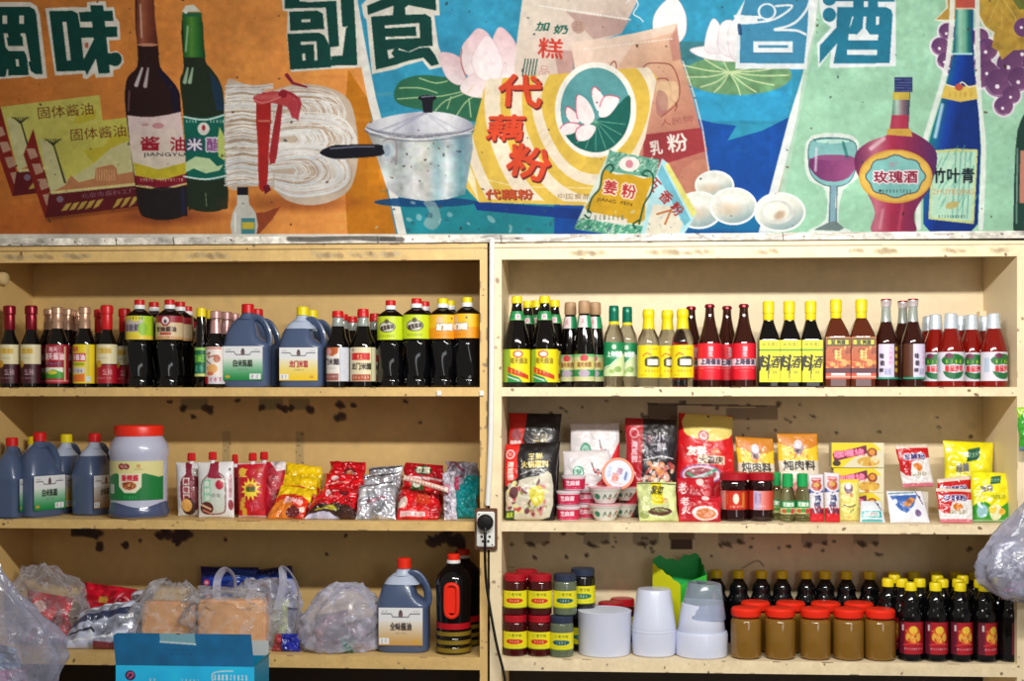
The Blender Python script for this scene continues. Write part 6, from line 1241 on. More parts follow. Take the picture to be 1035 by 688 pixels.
def rb(c, W, H):
    c.rect(0, 0, W, H, (22, 18, 24)); c.poly([(0, 0), (18, 0), (16, 60), (6, H), (0, H)], (176, 16, 36)); c.ell(9, 14, 4.5, 4.5, (220, 170, 176)); c.ell(9, 14, 3.4, 3.4, (176, 20, 40))
    for i in range(3): c.text('海底捞'[i], 9, 24+i*6.5, 6, (236, 190, 200), w=6, bold=.05)
    c.text('原', 24, 20, 7, (160, 40, 60), w=7); c.text('小', 34, 17, 8, (230, 226, 230), w=9, bold=.05); c.text('鲜', 36, 26, 8, (230, 226, 230), w=9, bold=.04); c.rect(19, 15, 44, 34, (90, 90, 120), .3)
    for _ in range(70): c.ell(16+32*RNG.random(), 40+24*RNG.random(), 1+3*RNG.random(), 1+2*RNG.random(), [(226, 196, 180), (206, 120, 90), (236, 226, 216), (190, 60, 60), (230, 150, 90)][int(RNG.random()*5)], rot=RNG.random()*180, a=.8)
    c.line([(18, 38), (36, 34), (48, 36)], 1, (200, 200, 210))
bag('hotpot_dip_bag', [(632, 422), (685, 424), (682, 512), (633, 512)], .17, .215, 2, art(52, 88, WHT, rb), 'tall red and black bag standing beside the big red bag', 'bag', 9, 24, .2, mattem, (24, 18, 24))
def big(c, W, H):
    c.rect(0, 0, W, H, (210, 14, 26)); c.noise(.05, 10); c.poly([(8, 0), (60, 2), (59, 20), (48, 26), (33, 28), (16, 25), (6, 19)], (222, 204, 110), sm=2); c.ell(27, 23, 6, 5.5, (176, 70, 90)); c.ell(27, 23, 4.5, 4, (226, 190, 190)); c.text('友', 27, 23, 4.5, (176, 30, 50), w=5)
    c.ell(33, 3, 1.3, 1.2, (60, 50, 30)); c.text('友联', 20, 38, 9, (240, 236, 226), w=20, bold=.07); c.poly([(34, 40), (38, 35), (42, 35), (46, 40)], (230, 110, 40)); c.tiny(33, 40, 47, 42, (226, 150, 60)); c.rect(21, 42.5, 49, 51, (232, 206, 176)); c.text('大重庆', 35, 46.8, 7, (70, 30, 26), w=25, bold=.05)
    c.ell(25, 61, 21, 10, (150, 90, 150)); c.ell(25, 61, 19, 8.4, (226, 200, 210)); c.ell(24, 61, 16, 6.5, (150, 60, 70)); c.line([(11, 60), (22, 64), (40, 56)], 2.6, (80, 160, 130), sm=3); c.line([(14, 66), (30, 60)], 2, (190, 190, 200)); c.ell(55, 46, 2, 1.2, (240, 120, 120))
bag('hotpot_base_bag', [(686, 417), (740, 420), (744, 520), (682, 520)], .2, .25, 2, art(60, 102, WHT, big), 'big red bag with pale gold top and white lettering, tallest on the shelf', 'bag', 12, 25, .2, mattem, (190, 16, 30))
def sea(c, W, H): c.rect(0, 0, W, H, (196, 206, 140)); c.noise(.06, 7); c.poly([(W*.35, 0), (W*.62, 0), (W*.66, H*.6), (W*.36, H*.6)], (222, 206, 20)); c.text('紫菜', W*.5, H*.25, 10, (70, 60, 20), w=12, rot=8, sh=.2, bold=.04); c.line([(1, H*.05), (W-1, H*.08)], 1.2, (40, 40, 30)); c.ell(W*.55, H*.78, W*.3, H*.1, (90, 50, 44)); c.ell(W*.55, H*.76, W*.2, H*.05, (120, 120, 70)); c.ell(W*.15, H*.85, 5, 4, (150, 160, 90)); c.text('汤', W*.68, H*.5, 6, (190, 60, 30), w=7)
bag('seaweed_packet', [(646, 478), (672, 474), (684, 512), (647, 516)], .13, .19, 2, art(38, 40, WHT, sea), 'pale green packet behind its twin, yellow strip on top', thick=5, seed=26, crump=.3, m=mattem, back=(190, 200, 140))
bag('seaweed_packet', [(644, 487), (683, 487), (685, 527), (646, 528)], .045, .09, 2, art(40, 42, WHT, sea), 'pale green packet with yellow strip and dark print, front one', thick=6, seed=27, crump=.3, m=mattem, back=(190, 200, 140))
def smr(c, W, H): c.rect(0, 0, W, H, (186, 14, 36)); c.noise(.06, 6); c.text('老', 6, 8, 8, (230, 206, 206), w=8, bold=.04); c.text('火', 7, 17, 7, (230, 206, 206), w=8, bold=.04); c.ell(W*.62, 4, 4, 2.6, (230, 200, 196)); c.ell(W*.62, H*.72, 13, 7, (230, 214, 214)); c.ell(W*.64, H*.74, 10, 5, (206, 120, 70)); c.tiny(14, 10, 34, 13, (206, 120, 90), a=.6)
bag('chilli_packet', [(684, 483), (721, 482), (722, 512), (684, 514)], .14, .18, 2, art(38, 30, WHT, smr), 'small dark red packet with white script, behind its twin', thick=5, seed=28, crump=.25, m=mattem, back=(170, 14, 30))
bag('chilli_packet', [(686, 499), (729, 502), (728, 528), (686, 525)], .045, .08, 2, art(42, 27, WHT, smr), 'small dark red packet with white script, front one near dark jars', thick=6, seed=29, crump=.25, m=mattem, back=(170, 14, 30))
def ort(c, W, H): c.rect(0, 0, W, H, (240, 200, 40)); c.poly([(0, 0), (W, 0), (W, 9), (W*.6, 13), (0, 8)], (206, 130, 30), sm=2); c.rect(0, H*.33, W, H, (222, 210, 190)); c.ell(W*.5, 12, 5, 5.4, (150, 110, 120)); c.ell(W*.5, 9, 4, 3.6, (220, 210, 220)); c.rect(W*.5-2.5, 13, W*.5+2.5, 16, (70, 50, 50)); c.text('王守义', W*.52, 17.5, 2.8, (206, 40, 60), w=12, bold=.06); c.text('炖肉料', W*.5, H*.385, 7.5, (26, 26, 22), w=W*.78, bold=.03); c.specks(8, (0, 4, W, 20), .6, 1.3, [(230, 90, 30)]); c.poly([(W*.1, H*.7), (W*.4, H*.58), (W*.8, H*.6), (W, H*.7)], (206, 110, 110), .8, sm=2)
bag('stew_spice_packet', [(743, 441), (781, 443), (786, 505), (750, 505)], .19, .235, 2, art(39, 60, WHT, ort), 'orange topped spice packet with black characters, left of the two', thick=6, seed=30, crump=.12, m=mattem, back=(226, 190, 60))
bag('stew_spice_packet', [(785, 438), (826, 438), (830, 508), (790, 508)], .19, .235, 2, art(41, 66, WHT, ort), 'orange topped spice packet with black characters, right of the two', thick=6, seed=31, crump=.12, m=mattem, back=(226, 190, 60))
def slim(c, W, H): c.rect(0, 0, W, H, (220, 214, 222)); c.rect(3, 4, W-3, 8, (190, 30, 40)); c.rect(3.5, 5, W-3.5, 6, (230, 220, 220)); c.ell(W*.5, 12, 5, 5, (176, 60, 40)); c.ell(W*.5, 11, 3, 2.5, (200, 150, 60)); c.poly([(0, 14), (W*.5, 20), (W, 15), (W, 18), (0, 19)], (60, 80, 150)); c.text('鸡', W*.55, 24, 6, (50, 60, 110), w=6, bold=.04); c.text('精', W*.5, 30, 5, (50, 60, 110), w=6, bold=.04); c.rect(0, H-13, W, H, (206, 16, 34)); c.poly([(2, H-11), (5, H-17), (7, H-11), (10, H-18), (12, H-11), (14, H-12), (14, H-8), (2, H-8)], (110, 30, 60)); c.line([(4, H-14), (6, H-8)], 1, (230, 220, 230))
bag('seasoning_sachet', [(817, 479), (832, 479), (833, 524), (819, 525)], .055, .09, 2, art(15, 46, WHT, slim), 'slim red and white upright sachet, left of the twins', 'sachet', 4, 32, .1, mattem, (200, 190, 200))
bag('seasoning_sachet', [(833, 477), (848, 478), (849, 524), (834, 525)], .05, .085, 2, art(15, 46, WHT, slim), 'slim red and white upright sachet, right of the twins', 'sachet', 4, 33, .1, mattem, (200, 190, 200))
bag('seasoning_sachet', [(845, 484), (868, 484), (869, 521), (848, 522)], .1, .13, 2, art(23, 38, WHT, lambda c, W, H: (c.rect(0, 0, W, H, (226, 216, 120)), c.rect(0, 0, W, 4, (236, 206, 60)), c.ell(W*.5, 9, 4.5, 5, (120, 90, 110)), c.ell(W*.5, 7, 3, 3, (220, 210, 220)), c.text('五香', W*.5, 15, 3.4, (206, 60, 80), w=9, bold=.05), c.line([(6, 24), (12, 26), (18, 24)], 1.1, (70, 60, 40), sm=2), c.line([(12, 31), (16, 28)], 1, (90, 120, 40)), c.tiny(4, 34, 14, 36, (200, 90, 80)))), 'pale yellow sachet with small cook figure, beside the slim twins', 'sachet', 4, 34, .1, mattem, (220, 200, 120))
def cardbox(name, px0, py0, px1, py1, Y, dep, cv, label, cat, row=2, side=(220, 210, 180), z=None, rz=0):
    im = cv.out(); h, w = im.shape[:2]; k = 1/S((px0+px1)/2, Y); W, H = (px1-px0)*k, (py1-py0)*k
    X, Z = np.meshgrid(np.linspace(-W/2, W/2, w), np.linspace(H, 0, h))
    V = np.stack([X, np.zeros_like(X), Z], -1).reshape(-1, 3).tolist(); i = (np.arange(h-1)[:, None]*w+np.arange(w-1)[None]).ravel(); Fc = np.stack([i, i+w, i+w+1, i+1], 1).tolist(); o = len(V)
    bv, bf = box_geo(-W/2, 0, 0, W/2, dep, H); bf = [f for f in bf if f != (0, 1, 5, 4)]; V += bv; Fc += [tuple(q+o for q in f) for f in bf]
    ob = link(name, mesh(name, V, Fc, im.reshape(-1, 3).tolist()+[tuple(np.array(side)/255)]*8), cardm, None, None)
    ob.location = (P((px0+px1)/2, HZ, Y).x, Y, (SH[row] if z is None else z)+.0006); ob.rotation_euler = (0, 0, math.radians(rz)); tag(ob, label, cat); return ob
def crk(c, W, H): c.rect(0, 0, W, H, (236, 214, 40)); c.poly([(W*.2, H), (W*.5, H*.5), (W, H*.3), (W, H), (0, H)], (226, 220, 190), sm=2); c.poly([(W*.78, 0), (W, 0), (W, H*.4)], (230, 226, 190)); c.poly([(1, H*.45), (W*.66, H*.1), (W*.68, H*.42), (3, H*.75)], (110, 40, 70)); c.text('咖喱块', W*.34, H*.42, 7, (240, 150, 190), w=W*.56, rot=-7, bold=.08, ol=(.7, (206, 30, 80))); c.ell(W*.77, H*.4, 5, 5, (150, 70, 40)); c.ell(W*.77, H*.38, 3, 3, (226, 150, 60)); c.ell(W*.1, H*.82, 4, 3, (70, 50, 40)); c.ell(W*.7, H*.75, 11, 5, (216, 170, 70)); c.specks(10, (W*.5, H*.6, W*.9, H), 1, 2.4, [(230, 190, 60), (190, 120, 60), (236, 226, 190)])
zb = SH[2]+25*1/S(867, .21)
cardbox('curry_box', 841, 468, 893, 493, .21, .05, art(52, 26, WHT, crk), 'yellow curry box, lower of the two stacked by the back', 'box', z=SH[2]+.0)
cardbox('curry_box', 843, 468, 893, 493, .215, .05, art(52, 26, WHT, crk), 'yellow curry box in the middle of the stack', 'box', z=zb+.0008)
cardbox('curry_box', 841, 443, 893, 468, .21, .05, art(52, 26, WHT, crk), 'yellow curry box with pink lettering, topmost of its stack', 'box', z=zb+25/S(867, .21)+.0016)
def teal(c, W, H): c.rect(0, 0, W, H, (214, 218, 226)); c.rect(2, 10, W-3, 16, (30, 160, 160)); c.rect(4, 11, W-5, 15, (190, 226, 222)); c.text('小苏打', W*.48, 13, 3, (206, 60, 90), w=13, bold=.04); c.line([(W-8, 1), (W-2, 9)], 1, (60, 60, 70)); c.ell(W-5, 4, 1.3, 1.3, (70, 70, 80)); c.rect(2, 17.5, W-3, 19, (60, 170, 170))
bag('baking_soda_packet', [(870, 506), (890, 506), (895, 526), (869, 526)], .045, .07, 2, art(25, 20, WHT, teal), 'tiny white packet with teal band standing at the shelf edge', thick=3, seed=35, crump=.1, m=mattem, back=(210, 214, 220))
cardbox('small_box', 906, 494, 938, 522, .15, .05, art(32, 28, WHT, lambda c, W, H: c.rect(0, 0, W, H, (206, 200, 190))), 'plain small box behind the blue wedge packet, under the propped sachet', 'box')
def blu(c, W, H): c.rect(0, 0, W, H, (222, 222, 232)); c.poly([(3, 5), (W-7, 4), (W*.66, 14), (W*.45, 20), (W*.25, 17)], (40, 90, 170)); c.line([(2, 3), (W-10, 2)], 1, (40, 120, 140)); c.ell(8, 10, 2.4, 2.2, (220, 226, 236)); c.poly([(15, 13), (26, 6), (31, 8), (22, 15)], (206, 130, 50)); c.ell(23, 10, 3, 2, (150, 90, 50)); c.ell(W*.74, 20, 3.4, 3, (110, 80, 130)); c.line([(W-8, 1), (W-3, 12)], 1.1, (70, 60, 90)); c.ell(W-5, 6, 1.2, 1.2, (60, 50, 60))
bag('yeast_packet', [(896, 496), (931, 496), (940, 524), (900, 524)], .045, .085, 2, art(41, 28, WHT, blu), 'flat white packet with blue wedge and biscuit picture', thick=3, seed=36, crump=.1, m=mattem, back=(214, 214, 224))
def rw(c, W, H): c.rect(0, 0, W, H, (226, 222, 222)); c.poly([(0, 4), (W, 4), (W, H*.32), (W*.4, H*.42), (W*.3, H*.75), (0, H*.6)], (196, 22, 32), sm=2); c.rect(0, 0, W, 4, (222, 206, 190)); c.text('发酵粉', W*.5, H*.3, 6, (60, 50, 120), w=W*.68, bold=.09, ol=(.6, (236, 230, 240))); c.ell(W*.55, H*.55, 5, 4, (214, 120, 30)); c.text('GOLD', W*.55, H*.7, 3.4, (120, 110, 40), w=W*.5, bold=.04); c.rect(0, H-4, W, H, (206, 90, 110), .8); c.ell(W*.2, H*.5, 5, 4, (190, 20, 30))
bag('yeast_sachet', [(905, 450), (937, 449), (944, 492), (913, 493)], .165, .2, 0, art(34, 43, WHT, rw), 'red and white sachet propped high behind the blue wedge packet', 'sachet', 4, 37, .2, foilm, (220, 214, 214))
bag('yeast_sachet', [(947, 484), (981, 480), (984, 515), (950, 516)], .11, .15, 2, art(34, 40, WHT, rw), 'red and white sachet behind its twin beside the yellow bags', 'sachet', 4, 38, .25, foilm, (220, 214, 214))
bag('yeast_sachet', [(946, 493), (982, 494), (983, 527), (950, 525)], .045, .08, 2, art(35, 38, WHT, rw), 'red and white sachet in front, at the shelf edge', 'sachet', 4, 39, .25, foilm, (220, 214, 214))
def yl(c, W, H): c.rect(0, 0, W, H, (232, 222, 20)); c.noise(.04, 8); c.poly([(W*.45, H*.12), (W*.7, H*.08), (W*.68, H*.24), (W*.43, H*.28)], (20, 90, 70)); c.text('太太乐', W*.56, H*.18, 3.6, (196, 220, 190), w=10, rot=-6, bold=.04); c.text('味精', W*.35, H*.36, 6, (110, 110, 130), w=12, bold=.07, rot=-5); c.text('鸡精汤', W*.62, H*.52, 4.4, (110, 130, 20), w=17, bold=.03, rot=-3); c.poly([(0, H*.72), (W*.3, H*.62), (W*.6, H*.75), (W, H*.6), (W, H), (0, H)], (50, 150, 40), sm=3); c.ell(W*.25, H*.8, 6, 6, (150, 196, 206)); c.ell(W*.6, H*.82, 7, 7, (226, 230, 190)); c.ell(W*.5, H*.76, 4, 4, (240, 200, 60)); c.ell(W*.76, H*.8, 4, 3, (240, 180, 60)); c.rect(0, H-2, W, H, (220, 226, 220), .6)
bag('chicken_powder_bag', [(954, 445), (1004, 447), (1003, 496), (953, 495)], .18, .22, 2, art(50, 50, WHT, yl), 'bright yellow seasoning bag with dark green label, back one', 'bag', 8, 40, .25, foilm, (226, 214, 30))
bag('chicken_powder_bag', [(981, 476), (1023, 478), (1020, 523), (982, 522)], .08, .12, 2, art(43, 47, WHT, yl), 'bright yellow seasoning bag with dark green label, front one', 'bag', 8, 41, .25, foilm, (226, 214, 30))
# tubs and bowls
pinkt = cmat('tub_print', .4, coat=.2); clearlid = mat('milky_lid', (226, 206, 214), .2, coat=.4)
@maker
def tub():
    k = K(574, .08); r = empty('sauce_tub'); lathe('cup', [(0, 9.5), (.6, 10.4), (12, 11.6), (12.6, 12.2), (13.2, 12.2)], mat('tub_white', (226, 214, 220), .35), r, k)
    def a(c, rr, h): c.rect(-40, 0, 40, h, (200, 20, 70)); c.text('芝麻酱', -1, 4, 4.4, (240, 210, 220), w=14, bold=.06); c.tiny(-9, 7.6, 9, 9, (230, 170, 190)); c.rect(-40, 9.6, 40, h, (226, 190, 200))
    wrap('label', lab(11, 10, 200, (200, 20, 70), a), pinkt, r, 1.2*k, 11.4*k, 10.6*k, 11.6*k, arc=200); lathe('lid', [(13.3, 12.3), (14.2, 12.3), (14.8, 11.2)], clearlid, r, k); return r
hk = 15.2/S(574, .08)
for i in range(2): place('tub', 574.5, .065, 2, '%s tub of the front pink stack beside the black bag' % ('lowest', 'second')[i], 'tub', z=SH[2]+i*hk)
place('tub', 580, .075, 2, 'pink tub sitting on top of the front stack', 'tub', z=SH[2]+2*hk)
for i in range(2): place('tub', 593, .14, 2, '%s pink tub in the stack behind, towards the white bowls' % ('lower', 'upper')[i], 'tub', z=SH[2]+i*hk)
@maker
def bowl():
    k = K(611, .08); r = empty('noodle_bowl'); 
    lathe('bowl_body', [(0, 9), (.8, 10), (2, 10.5), (7, 13), (13, 15.6), (14.4, 17), (15.2, 17.2)], mat('bowl_white', (222, 222, 218), .35, coat=.3), r, k)
    def a(c, rr, h): c.rect(-40, 0, 40, h, (220, 222, 216)); c.ell(-8, 5, 3, 2.6, (40, 130, 100)); [c.line([(x, 7), (x+2, 3), (x+3, 6)], .9, (60, 90, 60)) for x in (-2, 3, 9, 14)]; c.ell(5, 7, 1, 1, (206, 60, 60)); c.ell(12, 3, 1, 1, (206, 60, 60)); c.tiny(-16, 3, -12, 6, (90, 110, 100))
    wrap('label', lab(13, 9, 170, (226, 226, 226), a), pinkt, r, 3*k, 12.5*k, 11.2*k, 15.6*k, arc=170); lathe('lid', [(15.3, 17.4), (16.2, 17.6), (16.8, 16.6), (17, 12)], mat('pink_film_lid', (226, 170, 176), .25, coat=.4), r, k); return r
bk_ = 17.4/S(611, .08)
for i in range(2): place('bowl', 611.5, .075, 2, '%s white bowl tub with pink lid in the front stack' % ('lower', 'upper')[i], 'bowl', z=SH[2]+i*bk_, s=1.0)
for i in range(2): place('bowl', 633, .19, 2, '%s white bowl tub in the stack behind, by the pale green packets' % ('lower', 'upper')[i], 'bowl', z=SH[2]+i*bk_, s=.86)
r = empty('round_tub'); kk_ = 1/S(625, .11)
lathe('rim', [(0, 15.6), (1.5, 16.4), (2.6, 16.3)], mat('orange_plastic', (226, 100, 24), .35), r, kk_, n=40); lathe('cup', [(-9, 9), (-8, 10), (0, 14.6)], mat('peach_cup', (222, 180, 150), .4), r, kk_, n=40)
cvv = Cv(-13.5, -13.5, 13.5, 13.5, 2, (186, 196, 222)); cvv.text('辣', 1, -3, 7, (150, 80, 110), w=6, bold=.04); cvv.text('酱', -2, 4, 8, (206, 90, 60), w=7, bold=.04); cvv.ell(8, 1, 1.5, 5, (50, 80, 150)); cvv.tiny(-10, -6, -7, 6, (130, 140, 180)); cvv.line([(-6, 9), (5, 10)], 1.5, (226, 150, 110)); cvv.ell(-4, -5, 3, 4, (206, 206, 230))
im = cvv.out(); hh, ww = im.shape[:2]; th = np.linspace(0, 2*PI, 49); rr_ = np.linspace(0, 13.6, 16); V, Cc = [], []
for a in rr_:
    for t in th[:-1]:
        x, y = a*math.cos(t), a*math.sin(t); V.append((x*kk_, y*kk_, 2.8*kk_)); Cc.append(im[min(hh-1, int((13.5-y)/27*hh)), min(ww-1, max(0, int((x+13.5)/27*ww)))])
Fc = [(i*48+j, (i+1)*48+j, (i+1)*48+(j+1) % 48, i*48+(j+1) % 48) for i in range(15) for j in range(48)]
link('printed_top', mesh('printed_top', V, Fc, Cc), pinkt, r, None)
r.location = (P(624.5, HZ, .115).x, .105, P(625, 479, .105).z); r.rotation_euler = (math.radians(76), math.radians(12), 0); tag(r, 'round orange-rimmed tub tipped on edge to face forward, on the bowls', 'tub')
# ------------------------------------------------------------------ bottom shelf: tubs, containers, green box
tubm = mat('frosted_plastic', (224, 230, 252), .28, trans=.15, coat=.3, var=.02); tubc = mat('clear_cup_plastic', (206, 216, 236), .12, trans=.75, ior=1.2, coat=.3)
def cupgeo(name, root, prof, m, k): return lathe(name, prof, m, root, k, n=40)
r = empty('plastic_container'); k = 1/S(611, .085); cupgeo('container_wall', r, [(0, 25), (1, 26), (8, 26.4), (42, 27), (43.4, 27.4), (43.8, 26.6), (43, 26.2)], tubm, k); cupgeo('sheet_stack', r, [(42.8, 26), (43.5, 25.8), (43.9, 18), (43.6, 12)], mat('pale_sheets', (206, 214, 234), .6), k)
r.location = (P(611, HZ, .09).x, .09, SH[3]+.0006); tag(r, 'wide frosted plastic container in front of red-lidded jars', 'container')
r = empty('plastic_cup_stack'); k = 1/S(661, .085)
cupgeo('cup', r, [(0, 20), (1.5, 21.6), (18, 22.4), (28, 22.2), (64, 17.2), (66, 16), (66.3, 12)], tubm, k)
for i in range(2): cupgeo('cup_rim', r, [(24+i*3, 22.5-.3*i), (24.8+i*3, 22.6-.3*i), (25.2+i*3, 22.1-.3*i)], tubm, k)
r.location = (P(661, HZ, .085).x, .085, SH[3]+.0006); tag(r, 'stack of frosted plastic cups upside down, left one', 'cups')
r = empty('plastic_cup_stack'); k = 1/S(709, .07)
cupgeo('cup', r, [(0, 25), (1, 26.3), (22, 26.6), (24.5, 25.6)], tubm, k); o = cupgeo('inner_cup', r, [(24.2, 23.6), (25, 24), (38, 22.6), (52, 20.2), (53, 19)], tubm, k); o = cupgeo('top_cup', r, [(38, 23), (39, 23.2), (72, 16.8), (73, 16)], tubc, k); o.rotation_euler = (0, .04, 0)
r.location = (P(709, HZ, .085).x, .085, SH[3]+.0006); tag(r, 'stack of frosted plastic cups with clear top cup, right one', 'cups')
# torn green and yellow carton
k = 1/S(690, .2); bm_ = bmesh.new(); gcol, ycol = (0x20, 0xb0, 0x50), (226, 230, 30)
Wd, Dp, Hh = 34*k, 26*k, 104*k; n = 14; V, Fc, Cc = [], [], []
def wallp(x0, y0, x1, y1, col, f):
    o = len(V)
    for t_ in (0, 1):
        for i in range(n+1):
            t = i/n; x, y = x0+(x1-x0)*t, y0+(y1-y0)*t; nx, ny = (y1-y0), -(x1-x0); L_ = math.hypot(nx, ny); e = .0012*t_; x += nx/L_*e; y += ny/L_*e
            V.append((x, y, 0)); V.append((x, y, f(t))); Cc.extend([tuple(np.array(col)/255)]*2)
    for i in range(n):
        a = o+2*i; b = o+2*(n+1)+2*i; Fc.extend([(a, a+1, a+3, a+2), (b, b+2, b+3, b+1), (a+1, b+1, b+3, a+3)])
q0, q1, q2, q3 = (0, -Dp), (27*k, -.35*Dp), (22*k, .75*Dp), (-26*k, .3*Dp)
wallp(*q3, *q0, (232, 236, 30), lambda t: (83-17*t+.8*math.sin(23*t))*k); wallp(*q0, *q1, (50, 190, 60), lambda t: (66+8*t)*k)
wallp(*q1, *q2, (30, 150, 70), lambda t: (74+15*t+2*math.sin(17*t))*k); wallp(*q2, *q3, (30, 176, 84), lambda t: (90+2.5*math.sin(9*t)+1.4*math.sin(24*t)-3*t)*k)
o = link('torn_carton', mesh('torn_carton', V, Fc, Cc), cardm, None, None); o.location = (P(686.5, HZ, .2).x, .215, SH[3]+.0006); tag(o, 'green and yellow carton with torn top edge behind the plastic cups', 'carton')
# ------------------------------------------------------------------ film bags, slabs, foreground things
film = film_mat('clear_film', (214, 216, 226), .10, .75, .1, .35); filmw = film_mat('milky_film', (206, 206, 226), .36, .95, .16, .45); filmg = film_mat('grey_film', (170, 174, 200), .40, .95, .14, .4)
def sack_geo(rings, n=56, seed=1, fold=.1, crump=.12, zmin=None):
    """rings: (x, y, z, rx, ry) from bottom to top"""
    V, Fc = [], []
    R = [Vector((a, b, c_)) for a, b, c_, *_ in rings]; m = 7; path = []
    for i in range(len(rings)-1):
        for j in range(m):
            t = j/m; a, b, c_, d = [rings[min(max(i+q, 0), len(rings)-1)] for q in (-1, 0, 1, 2)]
            path.append([.5*((2*B)+(-A+C_)*t+(2*A-5*B+4*C_-D)*t*t+(-A+3*B-3*C_+D)*t**3) for A, B, C_, D in zip(a, b, c_, d)])
    path.append(list(rings[-1])); N = len(path)
    for i, (x, y, z, rx, ry) in enumerate(path):
        for k_ in range(n):
            t = 2*PI*k_/n; q = Vector((math.cos(t)*1.6, math.sin(t)*1.6, i/N*4+seed*5.1))
            f = 1+fold*math.sin(9*t+3*noise.noise(Vector((i/N*2, seed, 0))))*(i/N)+crump*(abs(noise.noise(q))*2-.35)+crump*.7*(abs(noise.noise(q*2.7))*2-.35)+crump*.35*noise.noise(q*6)
            zz = z+crump*.12*noise.noise(q*1.7)
            V.append((x+math.cos(t)*max(rx, .001)*f, y+math.sin(t)*max(ry, .001)*f, zz if zmin is None else max(zz, zmin)))
    for i in range(N-1):
        for k_ in range(n): j = (k_+1) % n; Fc.append((i*n+k_, i*n+j, (i+1)*n+j, (i+1)*n+k_))
    Fc.append(tuple(range(n))[::-1]); Fc.append(tuple((N-1)*n+i for i in range(n))); return V, Fc
def sack(name, rings_px, Y, m, label, cat='bag', seed=1, fold=.1, crump=.12, row=3, depth=1., root=None, part=None, tg=True):
    """rings_px: (px, py, halfwidth px [, dY]) bottom to top"""
    z0 = SH[row]+.0015 if row else None; rings = []
    for q in rings_px:
        k = 1/S(q[0], Y); p = P(q[0], q[1], Y); rings.append((p.x, Y+(q[3] if len(q) > 3 else 0), p.z, q[2]*k, q[2]*k*depth))
    V, Fc = sack_geo(rings, seed=seed, fold=fold, crump=crump, zmin=z0)
    V = np.array(V); V[:, 1] = np.minimum(V[:, 1], DPT-.006) if row else V[:, 1]
    ox, oy, oz = (V[:, 0].mean(), Y, V[:, 2].min()); V -= [ox, oy, oz]
    me = mesh(part or name, V, Fc)
    if root is None:
        o = link(name, me, m, None, 80); o.location = (ox, oy, oz); tag(o, label, cat); return o
    root.location = (ox, oy, oz); tag(root, label, cat); return link(part, me, m, root, 80)
def loop(root, pts_px, Y, m, r=3, name='bag_handle', flat=.25):
    k = 1/S(pts_px[0][0], Y); L_ = root.location
    pts = [P(x, y, Y+(q[0] if q else 0))-L_ for x, y, *q in pts_px]
    V, Fc = tube_geo(spl3(pts), r*k, 10, flat); return link(name, mesh(name, V, Fc), m, root)
# left end: clear bag with red packets, red topped foil packs
sack('clear_bag', [(52, 646, 30), (50, 632, 36), (48, 612, 38), (46, 592, 33), (42, 578, 18), (40, 573, 6)], .17, film, 'crumpled clear bag holding a red packet at the left end of bottom shelf', seed=2, crump=.25, depth=.75)
bag('red_packet', [(28, 596), (72, 604), (70, 640), (30, 640)], .14, .2, 3, art(42, 40, WHT, lambda c, W, H: (c.rect(0, 0, W, H, (190, 20, 40)), c.noise(.25, 8), c.ell(14, 12, 6, 5, (226, 190, 190)), c.ell(32, 22, 7, 5, (120, 10, 30)))), 'red packet inside the crumpled clear bag', thick=8, seed=50, crump=.7, back=(160, 20, 30))
bag('dried_goods_pack', [(86, 588), (148, 597), (146, 636), (84, 634)], .19, .27, 3, art(60, 46, WHT, lambda c, W, H: (c.rect(0, 0, W, H, (176, 14, 40)), c.noise(.2, 9), c.poly([(0, H*.5), (W, H*.55), (W, H), (0, H)], (150, 150, 170)), c.rect(18, 12, 26, 18, (196, 150, 60)), c.line([(34, 16), (40, 8)], 2, (236, 150, 170)), c.line([(44, 18), (54, 10)], 2, (236, 170, 190)))), 'red and silver pack lying at the back beside the clear bag', 'pack', 15, 51, .9, foilm, (150, 30, 50))
def slv(c, W, H): c.rect(0, 0, W, H, (170, 176, 200)); c.noise(.2, 9); c.poly([(2, H*.4), (W*.5, H*.25), (W, H*.2), (W, H*.34), (W*.4, H*.44), (3, H*.55)], (40, 50, 84), .9, sm=2); c.line([(4, H*.68), (W*.4, H*.62), (W*.45, H*.7)], 2, (40, 40, 60)); c.line([(8, H*.15), (W*.8, H*.05)], 2, (226, 230, 240)); c.line([(8, H*.85), (W*.8, H*.78)], 2, (226, 230, 240)); c.rect(W*.45, H-5, W, H, (110, 20, 30), .8)
bag('silver_pack', [(78, 618), (140, 606), (134, 656), (66, 658)], .05, .13, 3, art(66, 48, WHT, slv), 'silver film pack with dark blue bands beside the crumpled clear bag', 'pack', 13, 52, .9, foilm, (150, 150, 170))
bag('silver_pack', [(120, 606), (158, 590), (146, 640), (122, 650)], .17, .25, 3, art(40, 46, WHT, lambda c, W, H: (c.rect(0, 0, W, H, (150, 150, 156)), c.noise(.2, 8), c.poly([(0, H*.7), (W*.6, H*.66), (W*.6, H*.9), (0, H)], (60, 110, 50), .8), c.line([(4, H*.25), (W*.9, H*.05)], 4, (206, 206, 220)))), 'grey clear-wrapped pack with green patch behind the blue box', 'pack', 9, 53, .8, foilm, (150, 150, 150))
